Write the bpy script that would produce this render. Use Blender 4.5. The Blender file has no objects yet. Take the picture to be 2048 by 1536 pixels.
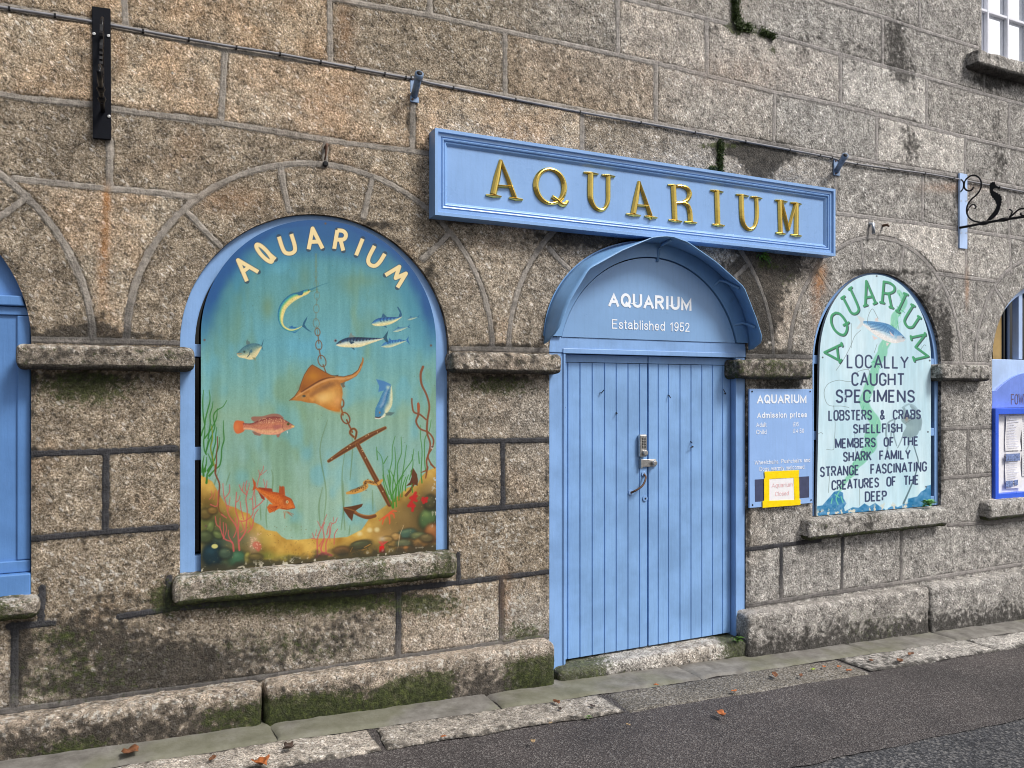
import bpy, bmesh, math, random
import numpy as np
from mathutils import Vector

# ------------------------------------------------------------------ camera, sky, sun, exposure
scene = bpy.context.scene
FPX, VPX, HOR, DIST, ZCAM = 1540.0, 4340.0, 788.0, 3.9, 1.65     # survey of the photograph (2048 px wide)
YAW = math.atan2(FPX, VPX - 1024.0)
cam_d = bpy.data.cameras.new('camera')
cam = bpy.data.objects.new('camera', cam_d)
scene.collection.objects.link(cam)
cam.location = (0.0, -DIST, ZCAM)
cam.rotation_euler = (math.radians(90), 0, -YAW)
cam_d.sensor_width = 36.0
cam_d.lens = FPX / 2048.0 * 36.0
cam_d.shift_y = (HOR - 768.0) / 2048.0
cam_d.clip_start = 0.05
cam_d.clip_end = 500.0
scene.camera = cam

SUN_EL, SUN_AZ = math.radians(50), math.radians(38)   # azimuth measured from the wall's normal towards the right end of the wall
SUN_STR, SKY_STR, EXPOSURE = 3.0, 0.105, 0.2
sun_dir = Vector((math.sin(SUN_AZ) * math.cos(SUN_EL), -math.cos(SUN_AZ) * math.cos(SUN_EL), math.sin(SUN_EL)))
world = bpy.data.worlds.new('World')
scene.world = world
world.use_nodes = True
wt = world.node_tree
wt.nodes.clear()
wo = wt.nodes.new('ShaderNodeOutputWorld')
wb = wt.nodes.new('ShaderNodeBackground')
ws = wt.nodes.new('ShaderNodeTexSky')
ws.sky_type = 'NISHITA'
ws.sun_disc = False
ws.sun_elevation = SUN_EL
ws.sun_rotation = math.atan2(sun_dir.x, sun_dir.y)
ws.air_density = 1.0
ws.dust_density = 4.0
hs = wt.nodes.new('ShaderNodeHueSaturation')
hs.inputs['Saturation'].default_value = 0.42
tc = wt.nodes.new('ShaderNodeTexCoord')
cn = wt.nodes.new('ShaderNodeTexNoise')
cn.inputs['Scale'].default_value = 2.2
cn.inputs['Detail'].default_value = 5.0
cr = wt.nodes.new('ShaderNodeMapRange')
cr.inputs['From Min'].default_value = 0.3
cr.inputs['From Max'].default_value = 0.75
cr.inputs['To Min'].default_value = 0.75
cr.inputs['To Max'].default_value = 1.5
cm = wt.nodes.new('ShaderNodeVectorMath')
cm.operation = 'SCALE'
wt.links.new(tc.outputs['Generated'], cn.inputs['Vector'])
wt.links.new(cn.outputs['Fac'], cr.inputs['Value'])
wt.links.new(ws.outputs['Color'], hs.inputs['Color'])
wt.links.new(hs.outputs['Color'], cm.inputs[0])
wt.links.new(cr.outputs['Result'], cm.inputs['Scale'])
wt.links.new(cm.outputs['Vector'], wb.inputs['Color'])
wb.inputs['Strength'].default_value = SKY_STR
wt.links.new(wb.outputs['Background'], wo.inputs['Surface'])
sun_d = bpy.data.lights.new('sun', 'SUN')
sun_d.energy = SUN_STR
sun_d.angle = math.radians(15)
sun_d.color = (1.0, 0.96, 0.9)
sun = bpy.data.objects.new('sun', sun_d)
scene.collection.objects.link(sun)
sun.location = (6, -8, 9)
sun.rotation_euler = sun_dir.to_track_quat('Z', 'Y').to_euler()
vs = scene.view_settings
vs.view_transform = 'Standard'
vs.look = 'None'
vs.gamma = 1.0
vs.use_curve_mapping = False
vs.exposure = EXPOSURE
scene.cycles.max_bounces = 6
scene.cycles.use_denoising = True
scene.cycles.filter_width = 1.0

# ------------------------------------------------------------------ survey helpers: photograph pixel -> metres on a real plane
CY, SY = math.cos(YAW), math.sin(YAW)
def P(u, v, y=0.0):                       # point on the vertical plane parallel to the wall at depth y (wall face y=0)
    x = (u - 1024.0) / FPX
    wn = CY - x * SY
    d = DIST + y
    return (d * (x * CY + SY) / wn, y, ZCAM + d * (HOR - v) / FPX / wn)
def PX(u, y=0.0): return P(u, HOR, y)[0]
def Q(X, Z, y=0.0):                       # metres -> photograph pixel (arrays allowed)
    d = DIST + y
    k = X / d
    x = (k * CY - SY) / (CY + k * SY)
    wn = CY - x * SY
    return 1024.0 + FPX * x, HOR - (Z - ZCAM) * FPX * wn / d
GZ, GS = 0.105, -0.0365
def gz(x): return GZ + GS * x
def G(u, v, dz=0.0):                      # point on the sloping ground
    x = (u - 1024.0) / FPX
    wx, wn, h = x * CY + SY, CY - x * SY, (HOR - v) / FPX
    t = (GZ + dz - ZCAM) / (h - GS * wx)
    return (t * wx, t * wn - DIST, ZCAM + t * h)

# ------------------------------------------------------------------ numpy noise
def _h(ix, iy, iz, seed):
    n = (ix.astype(np.int64) * 374761393 + iy.astype(np.int64) * 668265263 + iz.astype(np.int64) * 1274126177 + seed * 974634777) & 0xFFFFFFFF
    n = ((n ^ (n >> 13)) * 1274126177) & 0xFFFFFFFF
    n = (n ^ (n >> 16)) & 0xFFFFFF
    return n / float(0xFFFFFF)
def vnoise(p, scale, seed=0):
    q = np.asarray(p, float) * scale
    f = np.floor(q)
    t = q - f
    t = t * t * (3 - 2 * t)
    i = f.astype(np.int64)
    x, y, z = i[..., 0], i[..., 1], i[..., 2]
    r = 0
    for dx in (0, 1):
        for dy in (0, 1):
            for dz in (0, 1):
                w = (t[..., 0] if dx else 1 - t[..., 0]) * (t[..., 1] if dy else 1 - t[..., 1]) * (t[..., 2] if dz else 1 - t[..., 2])
                r = r + w * _h(x + dx, y + dy, z + dz, seed)
    return r
def fbm(p, scale, octs=3, seed=0, rough=0.5):
    a, s, tot = 1.0, 0.0, 0.0
    for o in range(octs):
        s = s + a * vnoise(p, scale * 2 ** o, seed + o * 7)
        tot += a
        a *= rough
    return s / tot
def sstep(a, b, x):
    t = np.clip((x - a) / (b - a), 0, 1)
    return t * t * (3 - 2 * t)
def lin(c):
    c = np.asarray(c, float) / 255.0
    return np.where(c <= 0.04045, c / 12.92, ((c + 0.055) / 1.055) ** 2.4)

# ------------------------------------------------------------------ object helpers
COL = scene.collection
def link(name, me, mat=None, parent=None, smooth=False):
    o = bpy.data.objects.new(name, me)
    COL.objects.link(o)
    if mat is not None and not me.materials:
        me.materials.append(mat)
    if parent is not None:
        o.parent = parent
        o.matrix_parent_inverse = parent.matrix_world.inverted() if False else o.matrix_parent_inverse
    if smooth:
        me.polygons.foreach_set('use_smooth', np.ones(len(me.polygons), bool))
    return o
def mesh(name, verts, faces):
    me = bpy.data.meshes.new(name)
    me.from_pydata([tuple(v) for v in verts], [], [tuple(f) for f in faces])
    me.update()
    return me
def gridmesh(name, co, nr, nc, keep=None):
    """fast structured grid: co (nr*nc,3), optional boolean mask of kept quads (nr-1,nc-1)"""
    idx = np.arange(nr * nc).reshape(nr, nc)
    q = np.stack([idx[:-1, :-1], idx[:-1, 1:], idx[1:, 1:], idx[1:, :-1]], -1)
    q = q[keep] if keep is not None else q.reshape(-1, 4)
    used, inv = np.unique(q, return_inverse=True)
    return rawmesh(name, co[used], inv.reshape(-1, 4)), used
def rawmesh(name, co, q):
    me = bpy.data.meshes.new(name)
    me.vertices.add(len(co))
    me.vertices.foreach_set('co', np.asarray(co, np.float32).ravel())
    n = len(q)
    me.loops.add(n * 4)
    me.loops.foreach_set('vertex_index', np.asarray(q, np.int32).ravel())
    me.polygons.add(n)
    me.polygons.foreach_set('loop_start', np.arange(n, dtype=np.int32) * 4)
    me.update(calc_edges=True)
    me.validate()
    return me
def vattr(me, name, arr):
    a = me.attributes.new(name, 'FLOAT_VECTOR', 'POINT')
    a.data.foreach_set('vector', np.asarray(arr, np.float32).ravel())
def empty(name, loc=(0, 0, 0), label=None, cat=None, group=None):
    o = bpy.data.objects.new(name, None)
    COL.objects.link(o)
    o.location = loc
    o.empty_display_size = 0.1
    if label: tag(o, label, cat, group)
    return o
def tag(o, label=None, cat=None, group=None, kind=None):
    if label: o['label'] = label
    if cat: o['category'] = cat
    if group: o['group'] = group
    if kind: o['kind'] = kind
    return o
class MB:
    def __init__(s): s.v = []; s.f = []
    def add(s, vs, fs):
        b = len(s.v)
        s.v += [tuple(map(float, v)) for v in vs]
        s.f += [tuple(i + b for i in f) for f in fs]
        return s
    def box(s, x0, x1, y0, y1, z0, z1):
        return s.add([(x0, y0, z0), (x1, y0, z0), (x1, y1, z0), (x0, y1, z0), (x0, y0, z1), (x1, y0, z1), (x1, y1, z1), (x0, y1, z1)],
                     [(0, 3, 2, 1), (4, 5, 6, 7), (0, 1, 5, 4), (1, 2, 6, 5), (2, 3, 7, 6), (3, 0, 4, 7)])
    def prism(s, pts, y0, y1):            # outline in x,z (any winding) between depths y0 (front) and y1
        a = sum(pts[i][0] * pts[(i + 1) % len(pts)][1] - pts[(i + 1) % len(pts)][0] * pts[i][1] for i in range(len(pts)))
        if a < 0: pts = pts[::-1]
        n = len(pts)
        vs = [(x, y0, z) for x, z in pts] + [(x, y1, z) for x, z in pts]
        return s.add(vs, [tuple(range(n)), tuple(range(2 * n - 1, n - 1, -1))] + [(i, i + n, (i + 1) % n + n, (i + 1) % n) for i in range(n)])
    def strip(s, A, B):                   # quads between two polylines
        n = len(A)
        return s.add(list(A) + list(B), [(i, i + 1, n + i + 1, n + i) for i in range(n - 1)])
    def tube(s, path, r, seg=8, flat=None):
        path = [Vector(p) for p in path]
        n = len(path)
        rs = r if isinstance(r, (list, tuple)) else [r] * n
        rings = []
        for i, p in enumerate(path):
            t = (path[min(i + 1, n - 1)] - path[max(i - 1, 0)]).normalized()
            ref = Vector((0, 0, 1)) if abs(t.z) < 0.9 else Vector((1, 0, 0))
            if flat is not None: ref = Vector(flat)
            a = t.cross(ref).normalized()
            b = a.cross(t).normalized()
            rings.append([p + a * math.cos(2 * math.pi * k / seg) * rs[i] + b * math.sin(2 * math.pi * k / seg) * rs[i] for k in range(seg)])
        vs = [tuple(v) for rg in rings for v in rg]
        fs = [(i * seg + k, i * seg + (k + 1) % seg, (i + 1) * seg + (k + 1) % seg, (i + 1) * seg + k) for i in range(n - 1) for k in range(seg)]
        fs += [tuple(range(seg - 1, -1, -1)), tuple(range((n - 1) * seg, n * seg))]
        return s.add(vs, fs)
    def disc(s, c, r, h, seg=14, axis='y'):   # short cylinder standing out along -y by h
        x, y, z = c
        p = [(x + r * math.cos(2 * math.pi * k / seg), z + r * math.sin(2 * math.pi * k / seg)) for k in range(seg)]
        return s.prism(p, y - h, y)
    def build(s, name, mat, parent=None, smooth=False, bevel=0, seg=2):
        o = link(name, mesh(name, s.v, s.f), mat, parent, smooth)
        if bevel:
            m = o.modifiers.new('bevel', 'BEVEL')
            m.width = bevel
            m.segments = seg
            m.limit_method = 'ANGLE'
        return o
def spline(pts, n=8, closed=False):       # Catmull-Rom
    pts = [np.array(p, float) for p in pts]
    m = len(pts)
    out = []
    rng = range(m) if closed else range(m - 1)
    for i in rng:
        p0 = pts[(i - 1) % m] if closed or i > 0 else 2 * pts[0] - pts[1]
        p1, p2 = pts[i], pts[(i + 1) % m]
        p3 = pts[(i + 2) % m] if closed or i + 2 < m else 2 * pts[-1] - pts[-2]
        for k in range(n):
            t = k / n
            out.append(0.5 * ((2 * p1) + (p2 - p0) * t + (2 * p0 - 5 * p1 + 4 * p2 - p3) * t * t + (3 * p1 - p0 - 3 * p2 + p3) * t ** 3))
    if not closed: out.append(pts[-1])
    return [tuple(o) for o in out]

# ------------------------------------------------------------------ materials
class NT:
    def __init__(s, name):
        s.m = bpy.data.materials.new(name)
        s.m.use_nodes = True
        s.t = s.m.node_tree
        s.b = s.t.nodes['Principled BSDF']
    def n(s, typ, props=None, **ins):
        nd = s.t.nodes.new('ShaderNode' + typ)
        for k, v in (props or {}).items(): setattr(nd, k, v)
        for k, v in ins.items():
            k = k.replace('_', ' ')
            s.set(nd.inputs[int(k)] if k.isdigit() else nd.inputs[k], v)
        return nd
    def set(s, sock, v):
        if hasattr(v, 'is_output'): s.t.links.new(v, sock)
        elif isinstance(v, tuple) and len(v) == 3 and sock.type == 'RGBA': sock.default_value = (*v, 1)
        else: sock.default_value = v
    def noise(s, vec, scale, detail=3, rough=0.6, dist=0.0):
        return s.n('TexNoise', Vector=vec, Scale=scale, Detail=detail, Roughness=rough, Distortion=dist).outputs['Fac']
    def ramp(s, fac, stops):
        nd = s.n('ValToRGB', Fac=fac)
        e = nd.color_ramp.elements
        while len(e) < len(stops): e.new(0.5)
        for el, (p, c) in zip(e, stops):
            el.position = p
            el.color = (*c, 1) if len(c) == 3 else c
        return nd.outputs['Color']
    def rng(s, v, a, b, c=0.0, d=1.0, smooth=True):
        return s.n('MapRange', {'interpolation_type': 'SMOOTHSTEP' if smooth else 'LINEAR'}, Value=v, From_Min=a, From_Max=b, To_Min=c, To_Max=d).outputs['Result']
    def mix(s, f, a, b, mode='MIX'):
        nd = s.t.nodes.new('ShaderNodeMix')
        nd.data_type = 'RGBA'
        nd.blend_type = mode
        s.set(nd.inputs[0], f); s.set(nd.inputs[6], a); s.set(nd.inputs[7], b)
        return nd.outputs[2]
    def math(s, op, a, b=0.0, c=None):
        nd = s.n('Math', {'operation': op})
        s.set(nd.inputs[0], a); s.set(nd.inputs[1], b)
        if c is not None: s.set(nd.inputs[2], c)
        return nd.outputs[0]
    def attr(s, name):
        nd = s.n('Attribute', {'attribute_name': name})
        sp = s.n('SeparateXYZ', Vector=nd.outputs['Vector'])
        return sp.outputs[0], sp.outputs[1], sp.outputs[2]
    def bump(s, h, dist, strength=1.0, normal=None):
        nd = s.n('Bump', Height=h, Distance=dist, Strength=strength)
        if normal is not None: s.set(nd.inputs['Normal'], normal)
        return nd.outputs['Normal']
    def done(s, color, rough=0.7, normal=None, metallic=0.0, spec=0.5):
        s.set(s.b.inputs['Base Color'], color)
        s.set(s.b.inputs['Roughness'], rough)
        s.set(s.b.inputs['Metallic'], metallic)
        s.set(s.b.inputs['Specular IOR Level'], spec)
        if normal is not None: s.set(s.b.inputs['Normal'], normal)
        return s.m

def granite(name, mortar=True):
    t = NT(name)
    pos = t.n('NewGeometry').outputs['Position']
    jd, blk, moss = t.attr('A')
    dark, rust, mort = t.attr('B')
    grey = t.attr('C')[0]
    lich = t.attr('C')[1]
    n1 = t.noise(pos, 104, 5, 0.8)
    n2 = t.noise(pos, 15, 5, 0.7)
    n3 = t.noise(pos, 3.1, 4, 0.6)
    base = t.ramp(n1, [(0.31, (0.06, 0.049, 0.037)), (0.42, (0.20, 0.158, 0.112)), (0.5, (0.37, 0.298, 0.215)), (0.58, (0.57, 0.48, 0.37)), (0.68, (0.84, 0.77, 0.67))])
    # pale elongated feldspar crystals and dark mica
    mp = t.n('Mapping', Vector=t.n('Mapping', Vector=pos, Rotation=(0.5, 0.7, 0.4)).outputs[0], Scale=(1.0, 1.0, 0.42))
    vo = t.n('TexVoronoi', Vector=mp.outputs[0], Scale=62.0, Randomness=1.0)
    rnd = t.n('SeparateXYZ', Vector=vo.outputs['Color']).outputs[0]
    fl = t.math('MULTIPLY', t.rng(t.math('ADD', rnd, t.math('MULTIPLY', lich, 0.16)), 0.86, 0.9), t.rng(vo.outputs['Distance'], 0.5, 0.25))
    base = t.mix(t.math('MULTIPLY', fl, 0.6), base, (0.85, 0.8, 0.74))
    mica = t.math('MULTIPLY', t.rng(rnd, 0.2, 0.12), t.rng(vo.outputs['Distance'], 0.55, 0.3))
    base = t.mix(t.math('MULTIPLY', mica, 0.6), base, (0.04, 0.035, 0.03))
    fks = []
    for ang in (0.75, -0.6):
        ro = t.n('Mapping', Vector=pos, Rotation=(0.0, ang, 0.0))
        fks.append(t.noise(t.n('Mapping', Vector=ro.outputs[0], Scale=(1.0, 1.0, 0.42)).outputs[0], 165, 3, 0.7))
    sel = t.rng(t.noise(pos, 30, 2, 0.5), 0.42, 0.58)
    fk = t.math('ADD', t.math('MULTIPLY', fks[0], sel), t.math('MULTIPLY', fks[1], t.math('SUBTRACT', 1.0, sel)))
    base = t.mix(t.rng(fk, 0.57, 0.66, 0.0, 0.8), base, (0.86, 0.80, 0.73))
    base = t.mix(t.rng(fk, 0.45, 0.35, 0.0, 0.8), base, (0.05, 0.042, 0.036))
    # patchy tone
    tone = t.math('ADD', t.rng(n2, 0.3, 0.7, 0.84, 1.34), t.math('MULTIPLY_ADD', blk, 0.5, -0.25))
    tone = t.math('MULTIPLY', tone, t.rng(t.noise(pos, 7.5, 5, 0.65), 0.3, 0.7, 0.78, 1.16))
    base = t.mix(1.0, base, t.n('CombineColor', Red=tone, Green=tone, Blue=tone).outputs[0], 'MULTIPLY')
    b2 = t.math('FRACT', t.math('MULTIPLY', blk, 7.31))
    base = t.mix(t.rng(b2, 0.15, 0.95, 0.0, 0.36), base, t.mix(1.0, base, (1.12, 0.92, 0.70), 'MULTIPLY'))
    b3 = t.math('FRACT', t.math('MULTIPLY', blk, 17.7))
    base = t.mix(t.rng(b3, 0.5, 1.0, 0.0, 0.6), base, t.mix(1.0, base, (0.86, 0.92, 0.98), 'MULTIPLY'))
    # warm iron stain / grey weathering
    warm = t.math('MULTIPLY', t.rng(t.math('ADD', n3, t.math('MULTIPLY', blk, 0.18)), 0.52, 0.78), 0.4)
    base = t.mix(t.math('MULTIPLY', warm, t.math('SUBTRACT', 1.0, grey)), base, t.mix(1.0, base, (1.05, 0.74, 0.5), 'MULTIPLY'))
    hsv = t.n('HueSaturation', Saturation=t.math('SUBTRACT', 1.12, t.math('MULTIPLY', grey, 0.8)), Value=t.math('ADD', 0.95, t.math('MULTIPLY', grey, 0.2)), Color=base)
    base = hsv.outputs[0]
    # rust runs
    base = t.mix(t.math('MULTIPLY', rust, t.rng(n2, 0.25, 0.6)), base, t.mix(0.7, base, (0.42, 0.17, 0.04)))
    # pale lichen
    ln = t.noise(pos, 34, 4, 0.75)
    lm = t.rng(t.math('ADD', ln, t.math('MULTIPLY', lich, 0.22)), 0.64, 0.72)
    base = t.mix(t.math('MULTIPLY', lm, 0.75), base, (0.66, 0.64, 0.59))
    # black algae plus shade painted under ledges, and moss, broken up by noise
    dn = t.noise(pos, 26, 5, 0.75)
    dm = t.rng(t.math('ADD', dn, t.math('MULTIPLY', dark, 0.5)), 0.66, 0.84)
    base = t.mix(t.math('MULTIPLY', dm, 0.85), base, (0.022, 0.02, 0.018))
    mn = t.noise(pos, 30, 5, 0.8)
    mm = t.rng(t.math('ADD', mn, t.math('MULTIPLY', moss, 0.4)), 0.68, 0.84)
    mcol = t.ramp(t.noise(pos, 45, 3, 0.7), [(0.3, (0.012, 0.018, 0.005)), (0.55, (0.05, 0.065, 0.018)), (0.75, (0.13, 0.16, 0.04))])
    base = t.mix(t.math('MULTIPLY', mm, 0.86), base, mcol)
    h = t.math('MULTIPLY_ADD', t.noise(pos, 95, 5, 0.75), 1.0, t.math('MULTIPLY', fl, 0.12))
    h = t.math('ADD', h, t.math('MULTIPLY', t.noise(pos, 22, 3, 0.6), 0.55))
    h = t.math('ADD', h, t.math('MULTIPLY', fk, 0.7))
    nrm = t.bump(h, 0.013, 1.0)
    rough = 0.85
    if mortar:
        wob = t.math('ADD', t.math('MULTIPLY_ADD', t.noise(pos, 40, 5, 0.7), 0.022, -0.011), t.math('MULTIPLY_ADD', t.noise(pos, 4.5, 2, 0.5), 0.016, -0.008))
        j2 = t.math('ADD', jd, wob)
        jm = t.rng(j2, 0.0165, 0.0125)
        edge = t.math('MULTIPLY', t.rng(j2, 0.028, 0.016), t.rng(t.noise(pos, 12, 4, 0.7), 0.35, 0.6))
        base = t.mix(t.math('MULTIPLY', edge, 0.72), base, (0.03, 0.027, 0.023))  # shadow line beside the joints, painted into the stone colour
        mcl = t.mix(mort, (0.05, 0.05, 0.056), (0.34, 0.305, 0.265))
        mcl = t.mix(t.math('MULTIPLY', grey, t.math('MULTIPLY', mort, 0.6)), mcl, (0.36, 0.35, 0.36))
        mcl = t.mix(1.0, mcl, t.ramp(t.noise(pos, 24, 4, 0.7), [(0.3, (0.45, 0.45, 0.45)), (0.7, (1.25, 1.24, 1.22))]), 'MULTIPLY')
        mcl = t.mix(t.math('MULTIPLY', mm, 0.7), mcl, mcol)
        mcl = t.mix(t.math('MULTIPLY', dm, 0.5), mcl, (0.03, 0.03, 0.03))
        mcl = t.mix(t.math('MULTIPLY', rust, 0.6), mcl, (0.3, 0.16, 0.06))
        base = t.mix(jm, base, mcl)
        hm = t.math('MULTIPLY', t.rng(t.math('ABSOLUTE', jd), 0.006, 0.018, 1.0, 0.0), 0.35)
        hh = t.mix(jm, t.n('CombineColor', Red=h, Green=h, Blue=h).outputs[0], t.n('CombineColor', Red=t.math('ADD', hm, t.math('MULTIPLY_ADD', t.noise(pos, 60, 4, 0.7), 0.7, 0.75)), Green=0.0, Blue=0.0).outputs[0])
        nrm = t.bump(t.n('SeparateColor', Color=hh).outputs[0], 0.011, 1.0)
    return t.done(base, rough, nrm, spec=0.25)

def paint(name, col, col2=None, rough=0.45, grain=0.0, chips=0.0, dirt=0.25, var=0.12):
    t = NT(name)
    pos = t.n('NewGeometry').outputs['Position']
    n = t.noise(pos, 4.0, 4, 0.6)
    c = t.mix(t.rng(n, 0.3, 0.7), tuple(x * (1 - var) for x in col), tuple(min(1, x * (1 + var)) for x in (col2 or col)))
    st = t.n('Mapping', Vector=pos, Scale=(60, 60, 5.0)).outputs[0]
    streak = t.noise(st, 1.0, 4, 0.6)
    c = t.mix(t.math('MULTIPLY', t.rng(streak, 0.45, 0.75), 0.16), c, tuple(x * 0.6 for x in col))
    dn = t.noise(pos, 15, 6, 0.75)
    c = t.mix(t.math('MULTIPLY', t.rng(dn, 0.6, 0.75), dirt), c, (0.09, 0.09, 0.085))
    if chips:
        ch = t.rng(t.noise(pos, 38, 4, 0.65), 0.755, 0.77)
        c = t.mix(t.math('MULTIPLY', ch, chips), c, (0.5, 0.46, 0.42))
    h = t.math('ADD', t.math('MULTIPLY', streak, grain), t.math('MULTIPLY', t.noise(pos, 90, 3, 0.6), 0.3))
    return t.done(c, t.rng(n, 0.2, 0.8, rough - 0.07, rough + 0.1), t.bump(h, 0.0025, 0.6))

def plain(name, col, rough=0.5, metallic=0.0, var=0.1, scale=30, bump=0.0, spec=0.5):
    t = NT(name)
    pos = t.n('NewGeometry').outputs['Position']
    n = t.noise(pos, scale, 4, 0.65)
    c = t.mix(t.rng(n, 0.25, 0.75), tuple(x * (1 - var) for x in col), tuple(min(1.0, x * (1 + var)) for x in col))
    nr = t.bump(n, 0.003, bump) if bump else None
    return t.done(c, rough, nr, metallic, spec)

def artwork(name, rough=0.4):
    t = NT(name)
    pos = t.n('NewGeometry').outputs['Position']
    a = t.n('Attribute', {'attribute_name': 'col'})
    n = t.noise(t.n('Mapping', Vector=pos, Scale=(30, 30, 9)).outputs[0], 1.0, 5, 0.7)
    c = t.mix(t.rng(n, 0.3, 0.7, 0.0, 0.16), a.outputs['Color'], t.mix(1.0, a.outputs['Color'], (0.6, 0.62, 0.55), 'MULTIPLY'))
    return t.done(c, rough, t.bump(t.noise(pos, 160, 3, 0.6), 0.001, 0.4))
# ------------------------------------------------------------------ granite wall: joints surveyed from the photograph, in metres on the wall face
M_WALL = granite('granite_wall')
M_STONE = granite('granite_dressed', mortar=False)
W1C, W1R, W1Z = 0.773, 0.665, 1.885          # arched window behind the mural
W2C, W2R, W2Z = 4.727, 0.652, 1.87           # arched window behind the white sign
WLC, WLR, WLZ = -1.145, 0.661, 1.875         # shuttered opening at the left
WRC, WRR, WRZ = 6.63, 0.653, 1.9             # glazed opening at the right
DC, DR, DZ = 2.77, 0.722, 1.88               # doorway

JP = [  # polylines in photograph pixels
    # courses
    [(-60, -6), (0, 13), (210, 47), (450, 98), (660, 128), (825, 158), (1010, 192), (1310, 247), (1547, 289), (1753, 325), (1926, 354), (2048, 378), (2200, 405)],
    [(-60, 176), (0, 188), (75, 200), (183, 209), (226, 219), (441, 246), (651, 280), (700, 287), (824, 302), (900, 316), (1164, 360), (1400, 393), (1674, 427), (1847, 448), (2013, 473), (2150, 492)],
    [(31, 357), (120, 367), (219, 378), (320, 386), (400, 396)],
    [(1875, 547), (1930, 555), (1990, 563)],
    [(665, -2), (865, 32), (1012, 63), (1238, 111), (1313, 127), (1360, 138), (1550, 185), (1680, 211), (1854, 255), (1929, 274), (2048, 301), (2200, 336)],
    [(1240, -4), (1348, 22), (1413, 38), (1553, 73), (1680, 109), (1765, 132), (1854, 156), (2018, 202), (2048, 210), (2200, 250)],
    [(1640, -3), (1765, 34), (1840, 60), (1956, 96)],
    # uprights
    [(248, -20), (252, 53)], [(658, -20), (661, 128)], [(1010, 65), (1010, 190)], [(1311, 128), (1311, 246)], [(1549, 186), (1547, 289)],
    [(1753, 236), (1752, 325)], [(1930, 275), (1929, 350)], [(859, -20), (860, 29)], [(1234, -20), (1236, 109)], [(1413, 38), (1413, 150)],
    [(1680, 111), (1680, 211)], [(1852, 157), (1852, 254)], [(2018, 203), (2018, 293)], [(1765, 36), (1765, 131)], [(1968, 133), (1968, 186)], [(1838, -20), (1840, 58)],
    [(1470, -30), (1472, 52)], [(450, 101), (442, 245)], [(826, 200), (824, 301)], [(1164, 227), (1163, 358)], [(1439, 287), (1439, 398)], [(1671, 350), (1671, 427)], [(1845, 354), (1844, 448)],
    [(2016, 386), (2018, 473)], [(219, 280), (219, 379)], [(651, 280), (650, 330)], [(1739, 440), (1739, 470)], [(1932, 462), (1931, 555)], [(2018, 474), (2022, 545)],
    # piers
    [(62, 908), (212, 903), (350, 897)], [(212, 905), (211, 1064)], [(62, 1078), (211, 1064), (352, 1054)], [(20, 1252), (60, 1250), (107, 1245)], [(240, 1233), (345, 1217), (540, 1200), (796, 1178), (919, 1165), (1100, 1143)],
    [(84, 1175), (82, 1246)], [(338, 1155), (336, 1218)], [(916, 1108), (917, 1165)], [(30, 1255), (28, 1440)], [(797, 1178), (796, 1325)], [(1002, 1156), (1002, 1295)],
    [(903, 883), (1100, 880)], [(1005, 882), (1006, 1014)], [(903, 1023), (1100, 1008)], [(1492, 1099), (1618, 1083), (1640, 1080)], [(1562, 1092), (1562, 1200)], [(1492, 880), (1640, 873)],
    [(1685, 1078), (1683, 1180)], [(1802, 1062), (1802, 1162)], [(1877, 858), (1985, 854)], [(1936, 857), (1935, 951)], [(1877, 957), (1985, 949)], [(1896, 1050), (1985, 1045), (2100, 1030)], [(1977, 1000), (1977, 1046)],
    [(-60, 1432), (0, 1424), (520, 1356), (1108, 1270)], [(1496, 1211), (1862, 1156), (2048, 1127), (2200, 1104)],
    # beds over the imposts and over the plinth
    [(60, 679), (362, 686)], [(903, 697), (1100, 701)], [(1490, 712), (1632, 714)], [(1876, 726), (1988, 729)],
    # radial joints of the arches
    [(560, 331), (568, 378), (578, 421)], [(376, 426), (410, 462), (441, 493)], [(745, 357), (735, 398), (727, 434)], [(896, 470), (870, 496), (845, 517)],
    [(56, 392), (28, 415), (-10, 440)], [(1098, 497), (1118, 520), (1138, 538)], [(1492, 533), (1482, 543), (1470, 553)],

    [(1721, 478), (1724, 500), (1728, 534)], [(1808, 490), (1804, 515), (1800, 543)], [(1634, 540), (1650, 562), (1664, 584)], [(1881, 571), (1868, 588), (1857, 603)], [(1990, 576), (2000, 592), (2010, 610)],
    # plain outlying courses beyond the picture
]
JOINTS = [[(P(u, v)[0], P(u, v)[2]) for u, v in pl] for pl in JP]
for pl_, src_ in zip(JOINTS, JP):
    if src_[0] in ((-60, -6), (-60, 176), (665, -2), (1240, -4), (1640, -3)): pl_.insert(0, (-3.6, pl_[0][1]))
    if src_[-1][0] >= 2150: pl_.append((7.5, pl_[-1][1]))
zA, zB, zC = JOINTS[1][0][1], JOINTS[0][0][1], P(665, -2)[2]
JOINTS += [[(x, zA), (x, zB)] for x in (-1.35, -2.3, -3.1)] + [[(x, zB), (x, zC)] for x in (-0.95, -1.85, -2.75)] + [[(x, zC), (x, zC + 0.45)] for x in (-2.3, -1.4, -0.5, 0.4)]
def ring(cx, cz, r, a0, a1, n=40): return [(cx + r * math.cos(math.radians(a0 + (a1 - a0) * i / n)), cz + r * math.sin(math.radians(a0 + (a1 - a0) * i / n))) for i in range(n + 1)]
JOINTS += [ring(W1C + 0.016, 1.9, 0.902, 0, 180), ring(W2C + 0.005, 1.9, 0.872, 0, 180), ring(WLC, 1.88, 0.895, 0, 180), ring(WRC, 1.91, 0.86, 0, 180), ring(2.755, 1.9, 0.965, 0, 180)]
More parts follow.
